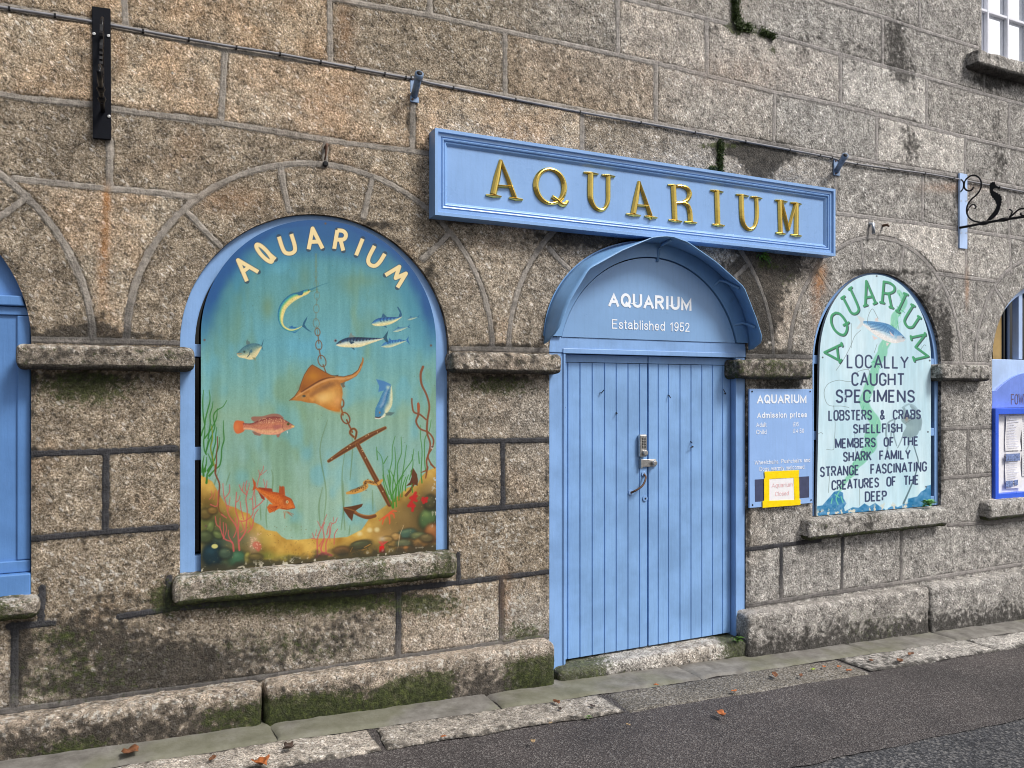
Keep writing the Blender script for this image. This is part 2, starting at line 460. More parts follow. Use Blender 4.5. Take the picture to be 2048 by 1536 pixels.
for k, (xa, xb) in enumerate(((-3.6, -0.75), (6.9, 10.6))):          # ordinary ashlar past both edges of the photograph
    for i, z in enumerate((0.74, 1.12, 1.5) if k == 0 else (0.74, 1.12, 1.5, 2.8, 3.28, 3.71, 4.15, 4.57, 5.0)):
        if not 1.0 < z < 1.6 or k == 0 and False: JOINTS.append([(xa if k == 0 else 7.45, z), (-2.1 if k == 0 else xb, z)])
        for j in range(4):
            x = (xa + 0.4 + j * 0.42 + (i % 2) * 0.3) if k == 0 else (7.6 + j * 0.72 + (i % 2) * 0.33)
            if (k == 0 and x < -2.1) or k == 1: JOINTS.append([(x, z), (x, z + 0.42)])

def opening_sd(X, Z, o):                    # signed distance, negative inside the opening
    cx, r, zs, zb = o
    arch = np.hypot(X - cx, Z - zs) - r
    side = np.maximum(np.abs(X - cx) - r, zb - Z)
    return np.where(Z > zs, arch, side)
OPEN = [(W1C, W1R, W1Z, 0.79), (W2C, W2R, W2Z, 0.81), (WLC, WLR, WLZ, 0.76), (WRC, WRR, WRZ, 0.80), (DC, DR, DZ, -0.6)]
UWX0, UWX1, UWZ0, UWZ1 = 5.85, 6.95, 4.27, 5.9   # upper window
def wall_sd(X, Z):
    s = np.full(np.shape(X), 9.0)
    for o in OPEN: s = np.minimum(s, opening_sd(X, Z, o))
    w = np.maximum(np.maximum(UWX0 - X, X - UWX1), np.maximum(UWZ0 - Z, Z - UWZ1))
    return np.minimum(s, w)

def joint_dist(X, Z, cap=0.12):
    out = np.full(X.shape, cap)
    for pl in JOINTS:
        for (x0, z0), (x1, z1) in zip(pl[:-1], pl[1:]):
            m = (X > min(x0, x1) - cap) & (X < max(x0, x1) + cap) & (Z > min(z0, z1) - cap) & (Z < max(z0, z1) + cap)
            if not m.any(): continue
            xs, zs = X[m], Z[m]
            L = max((x1 - x0) ** 2 + (z1 - z0) ** 2, 1e-9)
            t = np.clip(((xs - x0) * (x1 - x0) + (zs - z0) * (z1 - z0)) / L, 0, 1)
            out[m] = np.minimum(out[m], np.hypot(xs - x0 - t * (x1 - x0), zs - z0 - t * (z1 - z0)))
    return out
# block numbering by flood fill on a coarse raster
RX0, RZ0, RS = -3.7, -0.5, 0.02
rx, rz = np.meshgrid(RX0 + RS * np.arange(720), RZ0 + RS * np.arange(315))
rfree = (joint_dist(rx, rz) > 0.019)
lab = np.zeros(rx.shape, int)
nl = 0
for si in range(0, rx.shape[0], 3):
    for sj in range(0, rx.shape[1], 3):
        if rfree[si, sj] and lab[si, sj] == 0:
            nl += 1
            st = [(si, sj)]
            lab[si, sj] = nl
            while st:
                i, j = st.pop()
                for a, b in ((i + 1, j), (i - 1, j), (i, j + 1), (i, j - 1)):
                    if 0 <= a < lab.shape[0] and 0 <= b < lab.shape[1] and rfree[a, b] and lab[a, b] == 0:
                        lab[a, b] = nl
                        st.append((a, b))
for _ in range(3):
    for ax, sh in ((0, 1), (0, -1), (1, 1), (1, -1)):
        r = np.roll(lab, sh, ax)
        lab = np.where(lab == 0, r, lab)
rndb = np.random.RandomState(11).rand(nl + 2)

def blob(X, Z, u, v, ru, rv, y=0.0):       # soft patch given in photograph pixels
    U, V = Q(X, Z, y)
    return np.exp(-(((U - u) / ru) ** 2 + ((V - v) / rv) ** 2))
MOSS = [(250, 1370, 260, 60, .22), (120, 1320, 90, 60, .2), (660, 1300, 160, 40, .3), (170, 775, 130, 50, .95), (60, 1400, 80, 60, .3), (180, 1330, 140, 90, .32), (620, 1205, 300, 28, .95), (520, 1280, 200, 60, .4), (330, 1190, 30, 40, .8), (1000, 772, 100, 26, .85), (1439, 318, 7, 34, 1.6), (1439, 292, 60, 8, 1.0),
        (1470, 20, 9, 45, 1.5), (1480, 55, 40, 12, 1.2), (1530, 70, 22, 9, 1.2), (1545, 100, 16, 20, .7), (1580, 560, 40, 40, .45), (1600, 380, 30, 40, .5), (860, 1215, 60, 30, .5), (1050, 1265, 60, 30, .8), (1690, 1100, 60, 20, .35),
        (1530, 530, 30, 12, .8), (940, 450, 60, 10, .4), (300, 1090, 60, 12, .3), (120, 1270, 60, 20, .5), (940, 1260, 60, 40, .3)]
DARK = [(250, 1330, 260, 70, .14), (600, 1300, 240, 50, .1), (1525, 590, 30, 90, .9), (1560, 540, 60, 26, .7), (1450, 540, 40, 20, .6), (1160, 470, 100, 18, .7), (1880, 640, 18, 60, .5), (860, 545, 22, 50, .6), (760, 450, 60, 14, .6), (560, 440, 60, 9, .5), (1420, 60, 30, 50, .4), (1600, 120, 30, 60, .35), (1790, 80, 22, 70, .4), (1900, 120, 18, 60, .35), (1820, 300, 20, 50, .35), (1990, 240, 16, 60, .4), (1310, 60, 40, 40, .3), (1545, 300, 60, 20, .6), (1100, 90, 40, 60, .25), (940, 60, 40, 50, .25), (330, 60, 50, 40, .25), (120, 120, 60, 40, .25), (190, 1240, 120, 60, .45), (330, 1330, 120, 60, .35), (150, 1380, 140, 30, .5), (700, 1240, 100, 50, .35), (200, 672, 150, 8, .9), (1000, 692, 110, 8, .8), (1560, 706, 70, 8, .8), (430, 412, 40, 16, .3), (110, 900, 60, 8, .5), (280, 900, 80, 8, .5), (200, 1072, 140, 8, .6), (1000, 884, 100, 7, .5), (1000, 1018, 100, 7, .5), (1000, 1155, 100, 8, .5), (355, 900, 8, 200, .5), (66, 900, 8, 260, .5), (910, 950, 7, 200, .5), (1094, 1000, 7, 250, .5), (1497, 1000, 6, 200, .8), (1515, 560, 34, 75, 1.0), (1545, 500, 70, 34, .7), (1500, 625, 26, 60, .8), (1520, 330, 34, 30, 1.1), (1480, 300, 60, 16, .8), (1540, 310, 60, 26, .5), (170, 755, 150, 16, .8), (1000, 757, 100, 12, .8), (1560, 770, 70, 10, .6),  # black stains, plus contact shade painted below imposts, sills, sign and arch edges
        (640, 418, 160, 9, .5), (800, 480, 40, 14, .4), (1760, 545, 100, 9, .8), (1850, 600, 20, 40, .5), (620, 1195, 320, 16, .9), (1995, 160, 60, 22, .9), (160, 660, 90, 14, .7), (200, 640, 30, 40, .5), (1290, 485, 240, 20, .7),
        (940, 442, 90, 12, .8), (1700, 120, 50, 40, .2), (1640, 60, 60, 60, .25), (2000, 330, 20, 60, .5), (1950, 340, 30, 40, .3), (120, 1300, 140, 60, .35), (400, 1350, 200, 70, .4), (600, 1290, 200, 60, .25), (40, 1320, 20, 70, .5),
        (1810, 150, 40, 25, .35), (1180, 130, 80, 40, .3), (1150, 210, 70, 50, .35), (870, 310, 60, 40, .4), (1880, 900, 14, 120, .8), (1895, 700, 12, 70, .8), (820, 240, 12, 40, .8), (1668, 390, 10, 30, .7)]
RUST = [(214, 395, 7, 26, 1.3), (211, 470, 9, 60, .8), (205, 540, 12, 60, .5), (1640, 555, 12, 30, 1.1), (1632, 600, 12, 60, .5), (1933, 575, 4, 35, .9), (640, 210, 90, 60, .35), (470, 400, 70, 26, .4), (1470, 150, 120, 40, .2), (1900, 375, 60, 10, .5), (690, 60, 18, 60, .4), (1040, 280, 60, 40, .3), (1010, 1200, 12, 60, .4), (240, 100, 10, 30, .4)]
LICH = [(170, 1150, 160, 70, .3), (250, 1360, 200, 70, .4), (900, 1210, 100, 60, .5), (1050, 1230, 70, 60, .45), (560, 1320, 260, 60, .3), (900, 20, 120, 20, .45), (1000, 1080, 90, 60, .5), (1550, 20, 160, 60, .35), (1700, 250, 120, 60, .4), (200, 1180, 140, 60, .2), (1900, 1090, 120, 40, .5)]
def field(L, X, Z, y=0.0):
    s = np.zeros(np.shape(X))
    for u, v, ru, rv, a in L: s = s + a * blob(X, Z, u, v, ru, rv, y)
    return s
def stone_attrs(me, co, jd, blk, wall=False, extra_moss=None, extra_dark=None, extra_lich=None, min_grey=0.0):
    X, Y, Z = co[:, 0], co[:, 1], co[:, 2]
    y = 0.0
    vis = 1.0
    moss = field(MOSS, X, Z, y) if wall else np.zeros(len(X))
    dark = field(DARK, X, Z, y) if wall else np.zeros(len(X))
    rust = field(RUST, X, Z, y) if wall else np.zeros(len(X))
    lich = field(LICH, X, Z, y) if wall else np.zeros(len(X))
    big = fbm(co, 1.3, 3, 5)
    dark = dark + 0.3 * sstep(0.55, 0.8, fbm(co, 2.2, 3, 9)) * sstep(1.0, 5.0, X)
    if extra_moss is not None: moss = moss + extra_moss
    if extra_dark is not None: dark = dark + extra_dark
    if extra_lich is not None: lich = lich + extra_lich
    grey = np.clip(sstep(0.9, 4.8, X + (big - 0.5) * 2.5) * 0.9 + 0.10 + 0.3 * sstep(0.75, 0.3, Z), 0, 1)
    grey = np.maximum(grey, min_grey)
    mort = np.clip(sstep(1.55, 2.3, Z + (big - 0.5) * 0.5) * 0.95 + 0.55 * sstep(4.2, 5.6, X) + 0.35 * sstep(0.5, 0.2, Z), 0, 1)
    vattr(me, 'A', np.stack([jd, blk, np.clip(moss, 0, 1.5)], 1))
    vattr(me, 'B', np.stack([np.clip(dark, 0, 1.2), np.clip(rust, 0, 1.2), mort], 1))
    vattr(me, 'C', np.stack([grey, np.clip(lich, 0, 1), grey * 0], 1))

building = empty('granite_building', (0, 0, 0), 'old granite town building with arched blue openings and ashlar blocks', 'building')
xs = np.concatenate([np.arange(-3.6, -1.95, 0.05), np.arange(-1.95, 6.55, 0.008), np.arange(6.55, 7.5, 0.012), np.arange(7.5, 10.6, 0.05)])
zs = np.concatenate([np.arange(-0.45, -0.15, 0.03), np.arange(-0.15, 5.0, 0.008), np.arange(5.0, 5.75, 0.03)])
GX, GZZ = np.meshgrid(xs, zs)
sd = wall_sd(GX, GZZ)
inside = sd < 0
keep = ~(inside[:-1, :-1] & inside[1:, :-1] & inside[:-1, 1:] & inside[1:, 1:])
X, Z = GX.copy(), GZZ.copy()
for _ in range(4):                          # pull the ragged rim onto the true edge of each opening
    s0 = wall_sd(X, Z)
    e = 1e-3
    gx, gzz = (wall_sd(X + e, Z) - wall_sd(X - e, Z)) / (2 * e), (wall_sd(X, Z + e) - wall_sd(X, Z - e)) / (2 * e)
    m = inside & (s0 < 0) & (s0 > -0.08)
    X = np.where(m, X - s0 * gx, X)
    Z = np.where(m, Z - s0 * gzz, Z)
jd = joint_dist(X, Z)
li = np.clip(((Z - RZ0) / RS + 0.5).astype(int), 0, lab.shape[0] - 1)
lj = np.clip(((X - RX0) / RS + 0.5).astype(int), 0, lab.shape[1] - 1)
bid = lab[li, lj]
pts = np.stack([X, Z, np.zeros_like(X)], -1).reshape(-1, 3)
n_big = fbm(pts, 5.0, 2, 21).reshape(X.shape) - 0.5
n_mid = fbm(pts, 24.0, 2, 31).reshape(X.shape) - 0.5
n_fin = fbm(pts, 62.0, 2, 41).reshape(X.shape) - 0.5
stone = 1 - np.exp(-np.clip(jd - 0.010, 0, 1) / 0.010)
h = stone * (0.007 + 0.009 * n_big + 0.005 * n_mid + 0.006 * n_fin + 0.008 * (rndb[bid] - 0.5))
h = np.where(jd < 0.014, 0.002 + 0.004 * n_mid, h)
fade = sstep(0.0, 0.025, np.abs(wall_sd(X, Z)))
fade = np.where(inside, 0, fade)
Y = -h * fade + 0.004 * (1 - fade)
Y = np.where(inside, 0.004, Y)
co = np.stack([X, Y, Z], -1).reshape(-1, 3)
me, used = gridmesh('wall', co, len(zs), len(xs), keep)
stone_attrs(me, co[used], jd.ravel()[used], rndb[bid].ravel()[used], wall=True)
wall = link('wall', me, M_WALL, building, smooth=True)

# reveals: the cut stone sides of the openings, one mesh per opening
def reveal(o, depth, name='reveal', bottom=False):
    cx, r, zs_, zb = o
    n = 72
    path = [(cx - r, zb + (zs_ - zb) * i / 40) for i in range(40)] + ring(cx, zs_, r, 180, 0, n) + [(cx + r, zs_ - (zs_ - zb) * (i + 1) / 40) for i in range(40)]
    nd = 8
    co = np.array([(x, 0.003 + depth * j / (nd - 1), z) for x, z in path for j in range(nd)])
    nn = (fbm(co, 18, 2, 3) - 0.5) * 0.012
    for k, (x, z) in enumerate(path):
        dx, dz = (x - cx, z - zs_) if z > zs_ else (x - cx, 0)
        L = max(math.hypot(dx, dz), 1e-6)
        for j in range(1, nd):
            co[k * nd + j, 0] += dx / L * nn[k * nd + j]
            co[k * nd + j, 2] += dz / L * nn[k * nd + j]
    me, used = gridmesh(name, co, len(path), nd)
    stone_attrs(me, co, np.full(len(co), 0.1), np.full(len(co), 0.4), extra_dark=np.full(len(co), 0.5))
    return link(name, me, M_STONE, building, smooth=True)
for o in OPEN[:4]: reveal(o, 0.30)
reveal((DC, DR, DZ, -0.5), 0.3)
# upper window reveal
ub = MB()
for xa_, xb_ in ((UWX0 - 0.3, UWX0), (UWX1, UWX1 + 0.3)):
    ub = MB().box(xa_, xb_, 0.02, 0.35, UWZ0, UWZ1)
    me = mesh('reveal', ub.v, ub.f)
    co = np.array(ub.v)
    stone_attrs(me, co, np.full(len(co), 0.1), np.full(len(co), 0.4))
    link('reveal', me, M_STONE, building)
# the rest of the building's body, so that it has depth and is dark inside
M_DARKROOM = plain('dark_room', (0.012, 0.012, 0.014), 0.9)
bm_ = MB()
bm_.box(-3.6, 10.6, 0.9, 1.0, -0.45, 5.74)
bm_.box(-3.62, -3.58, 0.01, 0.9, -0.45, 5.74).box(10.56, 10.6, 0.03, 0.9, -0.45, 5.74).box(-3.58, 10.56, 0.03, 0.9, 5.70, 5.74)
bm_.build('back_wall', M_DARKROOM, building)

def stone_block(name, x0, x1, y0, y1, z0, z1, r=0.03, res=0.012, amp=0.008, seed=0, parent=None, moss=None, dark=None, lich=None, blk=0.5, topfn=None):
    """rounded, weathered block; moss/dark/lich are functions of (x,y,z,nz)"""
    L = (x1 - x0, y1 - y0, z1 - z0)
    N = [max(3, int(l / res)) for l in L]
    vs, qs = [], []
    base = 0
    for ax in range(3):
        a, b = [k for k in range(3) if k != ax]
        for side in (0, 1):
            ga, gb = np.meshgrid(np.linspace(0, 1, N[a] + 1), np.linspace(0, 1, N[b] + 1))
            c = np.zeros(ga.shape + (3,))
            c[..., a], c[..., b], c[..., ax] = ga, gb, side
            nr, nc = ga.shape
            idx = base + np.arange(nr * nc).reshape(nr, nc)
            q = np.stack([idx[:-1, :-1], idx[:-1, 1:], idx[1:, 1:], idx[1:, :-1]], -1).reshape(-1, 4)
            if (side == 1) == (ax == 1): q = q[:, ::-1]
            vs.append(c.reshape(-1, 3)); qs.append(q)
            base += nr * nc
    c = np.concatenate(vs)
    # merge edges
    key = np.round(c * 100000).astype(np.int64)
    _, first, inv = np.unique(key, axis=0, return_index=True, return_inverse=True)
    q = inv.ravel()[np.concatenate(qs)]
    c = c[first]
    lo, hi = np.array([x0, y0, z0]), np.array([x1, y1, z1])
    p = lo + c * (hi - lo)
    inner = np.clip(p, lo + r, hi - r)
    d = p - inner
    ln = np.linalg.norm(d, axis=1, keepdims=True)
    nrm = d / np.maximum(ln, 1e-9)
    p = inner + nrm * r
    nz = (fbm(p, 9, 2, seed) - 0.5) * 1.2 + (fbm(p, 34, 2, seed + 3) - 0.5) * 0.9
    p = p + nrm * (nz * amp)[:, None]
    if topfn is not None: p = topfn(p)
    me = rawmesh(name, p, q)
    f = lambda g: None if g is None else g(p[:, 0], p[:, 1], p[:, 2], nrm[:, 2])
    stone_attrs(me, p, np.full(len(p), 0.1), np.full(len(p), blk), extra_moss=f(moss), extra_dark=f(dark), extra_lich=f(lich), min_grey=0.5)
    return link(name, me, M_STONE, parent, smooth=True)

# impost stones at the springing of the arches
IY = -0.085
for i, (ua, ub_, vt, vb, vt2, vb2) in enumerate(((31, 389, 686, 738, 690, 739), (906, 1126, 703, 745, 706, 748), (1478, 1629, 718, 757, 719, 757), (1884, 1983, 728, 761, 730, 763))):
    xa, xb = PX(ua, IY), PX(ub_, IY)
    za, zb_ = P(ua, vb, IY)[2], P(ua, vt, IY)[2]
    if i == 3: xb = PX(1983, IY)
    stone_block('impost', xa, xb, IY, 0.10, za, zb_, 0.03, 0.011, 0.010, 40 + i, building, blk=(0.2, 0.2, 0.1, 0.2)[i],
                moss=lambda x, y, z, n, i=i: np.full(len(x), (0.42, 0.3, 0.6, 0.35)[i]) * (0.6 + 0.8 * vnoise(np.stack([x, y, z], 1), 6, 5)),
                dark=lambda x, y, z, n: np.where(n < -0.3, 1.2, 0.42), lich=lambda x, y, z, n: np.where(n > 0.4, 0.5, 0.1))  # near-black underside: impost shade painted into the stone, over its general grime
# sills
SIY = -0.085
for i, (ua, ub_, ut, vt, vb) in enumerate(((-700, 77, 70, 1197, 1240), (345, 917, 345, 1158, 1217), (1619, 1898, 1620, 1040, 1083), (1979, 2260, 1980, 1003, 1043))):
    xa = -1.98 if i == 0 else PX(ua, SIY)
    xb = 7.45 if i == 3 else PX(ub_, SIY)
    za, zt = P(ut, vb, SIY)[2], P(ut, vt, SIY)[2]
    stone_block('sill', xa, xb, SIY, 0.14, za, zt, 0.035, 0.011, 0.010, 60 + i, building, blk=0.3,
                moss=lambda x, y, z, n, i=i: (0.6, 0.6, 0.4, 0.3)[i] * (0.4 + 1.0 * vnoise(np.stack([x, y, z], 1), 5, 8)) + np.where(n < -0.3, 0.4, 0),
                dark=lambda x, y, z, n: np.where(n < -0.3, 1.2, 0.3), lich=lambda x, y, z, n, i=i: np.where(n > 0.3, (0.6, 0.75, 0.35, 0.3)[i], 0.25))  # undersides blackened to paint in the shade beneath the sills
# plinth
PY = -0.105
def plinth(xa, xb, zt0, zt1, seed, m=0.75, l=0.8, blk=0.5):
    def top(p):
        t = (p[:, 0] - xa) / (xb - xa)
        k = np.clip((p[:, 2] - 0.0) / 0.28, 0, 1)
        p[:, 2] += k * (t * (zt1 - zt0))
        return p
    stone_block('plinth_block', xa, xb, PY, 0.06, -0.45, zt0, 0.036, 0.012, 0.013, seed, building, topfn=top, blk=blk,
                moss=lambda x, y, z, n: m * (0.05 + 1.0 * sstep(0.3, 0.8, vnoise(np.stack([x, y, z], 1), 3.2, 12))) * sstep(0.25, 0.13, z - 0.02) + 0.1,
                dark=lambda x, y, z, n: 0.5 * sstep(0.24, 0.0, z - gz(x)) + 0.22, lich=lambda x, y, z, n: 0.6 * l * sstep(0.14, 0.26, z))
xj = PX(527, PY)
plinth(-3.6, -1.5, 0.30, 0.285, 70)
plinth(-1.49, xj - 0.006, 0.285, 0.272, 71, 0.8, 0.85, 0.25)
plinth(xj + 0.006, PX(1112, PY), 0.272, 0.262, 72, 1.05, 0.7, 0.25)
xk = PX(1862, PY)
plinth(PX(1497, PY), xk - 0.006, 0.25, 0.245, 73, 0.42, 0.25, 0.1)
plinth(xk + 0.006, 7.3, 0.245, 0.24, 74, 0.25, 0.3, 0.15)
plinth(7.31, 10.6, 0.24, 0.23, 75, 0.25, 0.3)
# doorstep
stone_block('doorstep', PX(1116, -0.05), PX(1503, -0.05), -0.075, 0.2, -0.4, 0.084, 0.035, 0.012, 0.010, 80, building,
            moss=lambda x, y, z, n: 0.8 * np.exp(-((x - 2.2) / 0.25) ** 2) + 1.4 * np.exp(-((x - 3.42) / 0.16) ** 2) + 0.25, dark=lambda x, y, z, n: 0.6 * sstep(0.05, -0.02, z - gz(x) + 0.0), lich=lambda x, y, z, n: np.where(n > 0.3, 0.6, 0.1))
# upper window sill
stone_block('sill', PX(1957, -0.1), 7.2, -0.10, 0.2, P(1957, 128, -0.1)[2], P(1957, 96, -0.1)[2], 0.02, 0.013, 0.012, 90, building, dark=lambda x, y, z, n: np.where(n < -0.2, 1.1, 0.35), lich=lambda x, y, z, n: 0.3 + 0 * x)  # darker underside is painted shade
# ------------------------------------------------------------------ sans lettering drawn as strokes in a unit box (x 0..1 of its width, y 0..1 of the cap height)
def _arc(cx, cy, rx, ry, a0, a1, n=8): return [(cx + rx * math.cos(math.radians(a0 + (a1 - a0) * i / n)), cy + ry * math.sin(math.radians(a0 + (a1 - a0) * i / n))) for i in range(n + 1)]
def _o(): return _arc(.5, .72, .46, .28, 180, 0, 10) + _arc(.5, .28, .46, .28, 0, -180, 10) + [(.04, .72)]
XH = 0.7
GL = {
 'A': (.95, [[(0, 0), (.5, 1), (1, 0)], [(.17, .3), (.83, .3)]]), 'B': (.85, [[(0, 0), (0, 1), (.6, 1)] + _arc(.62, .77, .33, .23, 90, -90, 6) + [(0, .54)], [(.6, .54)] + _arc(.62, .27, .36, .27, 90, -90, 6) + [(0, 0)]]),
 'C': (.85, [[(.95, .72)] + _arc(.5, .72, .46, .28, 20, 180, 8) + _arc(.5, .28, .46, .28, 180, 340, 8)]), 'D': (.85, [[(0, 0), (0, 1), (.5, 1)] + _arc(.5, .7, .45, .3, 90, 0, 5) + _arc(.5, .3, .45, .3, 0, -90, 5) + [(0, 0)]]),
 'E': (.75, [[(.9, 1), (0, 1), (0, 0), (.9, 0)], [(0, .52), (.75, .52)]]), 'F': (.75, [[(.9, 1), (0, 1), (0, 0)], [(0, .5), (.75, .5)]]),
 'G': (.85, [[(.95, .72)] + _arc(.5, .72, .46, .28, 20, 180, 8) + _arc(.5, .28, .46, .28, 180, 360, 8) + [(.96, .42), (.62, .42)]]), 'H': (.9, [[(0, 0), (0, 1)], [(.95, 0), (.95, 1)], [(0, .5), (.95, .5)]]),
 'I': (.2, [[(.5, 0), (.5, 1)]]), 'K': (.85, [[(0, 0), (0, 1)], [(.9, 1), (0, .38)], [(.3, .6), (.95, 0)]]), 'L': (.7, [[(0, 1), (0, 0), (.9, 0)]]),
 'M': (1.05, [[(0, 0), (0, 1), (.5, .12), (1, 1), (1, 0)]]), 'N': (.9, [[(0, 0), (0, 1), (.95, 0), (.95, 1)]]), 'O': (.9, [_o()]),
 'P': (.8, [[(0, 0), (0, 1), (.55, 1)] + _arc(.58, .74, .36, .26, 90, -90, 7) + [(0, .48)]]), 'R': (.85, [[(0, 0), (0, 1), (.55, 1)] + _arc(.58, .75, .36, .25, 90, -90, 7) + [(0, .5)], [(.45, .5), (.95, 0)]]),
 'S': (.82, [[(.92, .76)] + _arc(.48, .76, .42, .24, 10, 200, 8) + [(.2, .58), (.75, .44)] + _arc(.48, .25, .45, .25, 40, -165, 9)]), 'T': (.85, [[(0, 1), (1, 1)], [(.5, 1), (.5, 0)]]),
 'U': (.9, [[(.03, 1), (.03, .3)] + _arc(.5, .3, .47, .3, 180, 360, 10) + [(.97, 1)]]), 'Y': (.9, [[(0, 1), (.5, .48), (1, 1)], [(.5, .48), (.5, 0)]]),
 '&': (.9, [[(.95, .02), (.25, .72)] + _arc(.45, .82, .22, .18, 200, -20, 7) + [(.62, .7), (.12, .36)] + _arc(.38, .22, .3, .22, 150, 300, 6) + [(.9, .42)]]), ' ': (.4, []), '.': (.12, [[(.5, 0), (.5, 0.02)]]),
 ',': (.14, [[(.6, .04), (.5, -.1)]]), '\u00b7': (.14, [[(.5, .44), (.5, .46)]]),
 'Q': (.98, [[(.5 + .48 * math.cos(q), .5 + .5 * math.sin(q)) for q in np.linspace(0, 2 * math.pi, 28)], [(.6, .22), (.98, -.04)]]),
 'W': (1.25, [[(0, 1), (.26, 0), (.5, .95), (.74, 0), (1, 1)]]),
 'a': (.62, [[(.05, .52), (.18, .68), (.5, XH), (.82, .64), (.88, .5), (.88, .12), (1.0, .01)], [(.88, .42), (.4, .38), (.1, .3), (.03, .16), (.15, .03), (.42, 0), (.72, .06), (.88, .2)]]),
 'b': (.62, [[(0, 1), (0, 0)], [(0, .5)] + _arc(.5, .35, .48, .35, 150, -150, 12)]), 'c': (.58, [_arc(.5, .35, .48, .35, 40, 320, 12)]),
 'd': (.62, [[(1, 1), (1, 0)], [(1, .5)] + _arc(.5, .35, .48, .35, 30, 330, 12)]), 'e': (.62, [[(.02, .36), (.98, .36)] + _arc(.5, .35, .48, .35, 0, 320, 12)]),
 'g': (.62, [[(1, XH), (1, -.08)] + _arc(.5, -.08, .48, .2, 0, -160, 6), _arc(.5, .35, .48, .35, 30, 330, 12)]), 'h': (.58, [[(0, 1), (0, 0)], [(0, .45), (.2, .64), (.5, XH), (.8, .64), (.95, .48), (.95, 0)]]),
 'i': (.06, [[(.5, XH), (.5, 0)], [(.5, .93), (.5, 1)]]), 'l': (.06, [[(.5, 1), (.5, 0)]]),
 'm': (1.0, [[(0, XH), (0, 0)], [(0, .5), (.14, .66), (.3, XH), (.44, .64), (.5, .5), (.5, 0)], [(.5, .5), (.64, .66), (.8, XH), (.94, .64), (1, .5), (1, 0)]]),
 'n': (.58, [[(0, XH), (0, 0)], [(0, .45), (.2, .64), (.5, XH), (.8, .64), (.95, .48), (.95, 0)]]), 'o': (.64, [[(.5 + .5 * math.cos(q), .35 + .36 * math.sin(q)) for q in np.linspace(0, 2 * math.pi, 18)]]),
 'p': (.62, [[(0, XH), (0, -.27)], [(0, .5)] + _arc(.5, .35, .48, .35, 150, -150, 12)]), 'q': (.62, [[(1, XH), (1, -.27)], [(1, .5)] + _arc(.5, .35, .48, .35, 30, 330, 12)]), 'r': (.34, [[(0, XH), (0, 0)], [(0, .4), (.3, .62), (.95, .69)]]),
 's': (.54, [[(.95, .53), (.8, .66), (.5, XH), (.16, .64), (.06, .52), (.2, .41), (.75, .31), (.95, .2), (.85, .06), (.5, 0), (.14, .05), (.02, .18)]]), 't': (.3, [[(.4, .92), (.4, .12), (.6, .01), (1, .02)], [(0, XH), (1, XH)]]),
 'u': (.58, [[(.03, XH), (.03, .22), (.2, .05), (.5, 0), (.78, .06), (.97, .25)], [(.97, XH), (.97, 0)]]), 'w': (.9, [[(0, XH), (.25, 0), (.5, .68), (.75, 0), (1, XH)]]), 'y': (.58, [[(0, XH), (.52, 0)], [(1, XH), (.42, -.2), (.25, -.27), (.05, -.26)]]),
 '1': (.4, [[(.1, .78), (.7, 1), (.7, 0)]]), '2': (.62, [[(.04, .72), (.14, .92), (.5, 1), (.86, .92), (.95, .74), (.8, .5), (.25, .18), (.03, 0), (1, 0)]]), '4': (.66, [[(.72, 0), (.72, 1), (0, .28), (1, .28)]]),
 '5': (.62, [[(.9, 1), (.18, 1), (.08, .5), (.5, .62), (.85, .52), (.97, .32), (.85, .08), (.48, 0), (.14, .06), (.02, .2)]]), '6': (.62, [[(.92, .82), (.75, .97), (.5, 1), (.16, .86), (.03, .5), (.05, .2), (.25, .03), (.5, 0), (.85, .08), (.97, .32), (.82, .55), (.5, .62), (.18, .54), (.04, .36)]]),
 '9': (.62, [[(.08, .18), (.25, .03), (.5, 0), (.84, .14), (.97, .5), (.95, .8), (.75, .97), (.5, 1), (.15, .92), (.03, .68), (.18, .45), (.5, .38), (.82, .46), (.96, .64)]]), '0': (.62, [[(.5 + .48 * math.cos(q), .5 + .5 * math.sin(q)) for q in np.linspace(0, 2 * math.pi, 20)]]),
 '\u00a3': (.66, [[(.92, .78), (.75, .96), (.5, 1), (.25, .9), (.2, .7), (.32, .4), (.25, .12), (.02, 0), (1, 0)], [(0, .46), (.7, .46)]]),
}
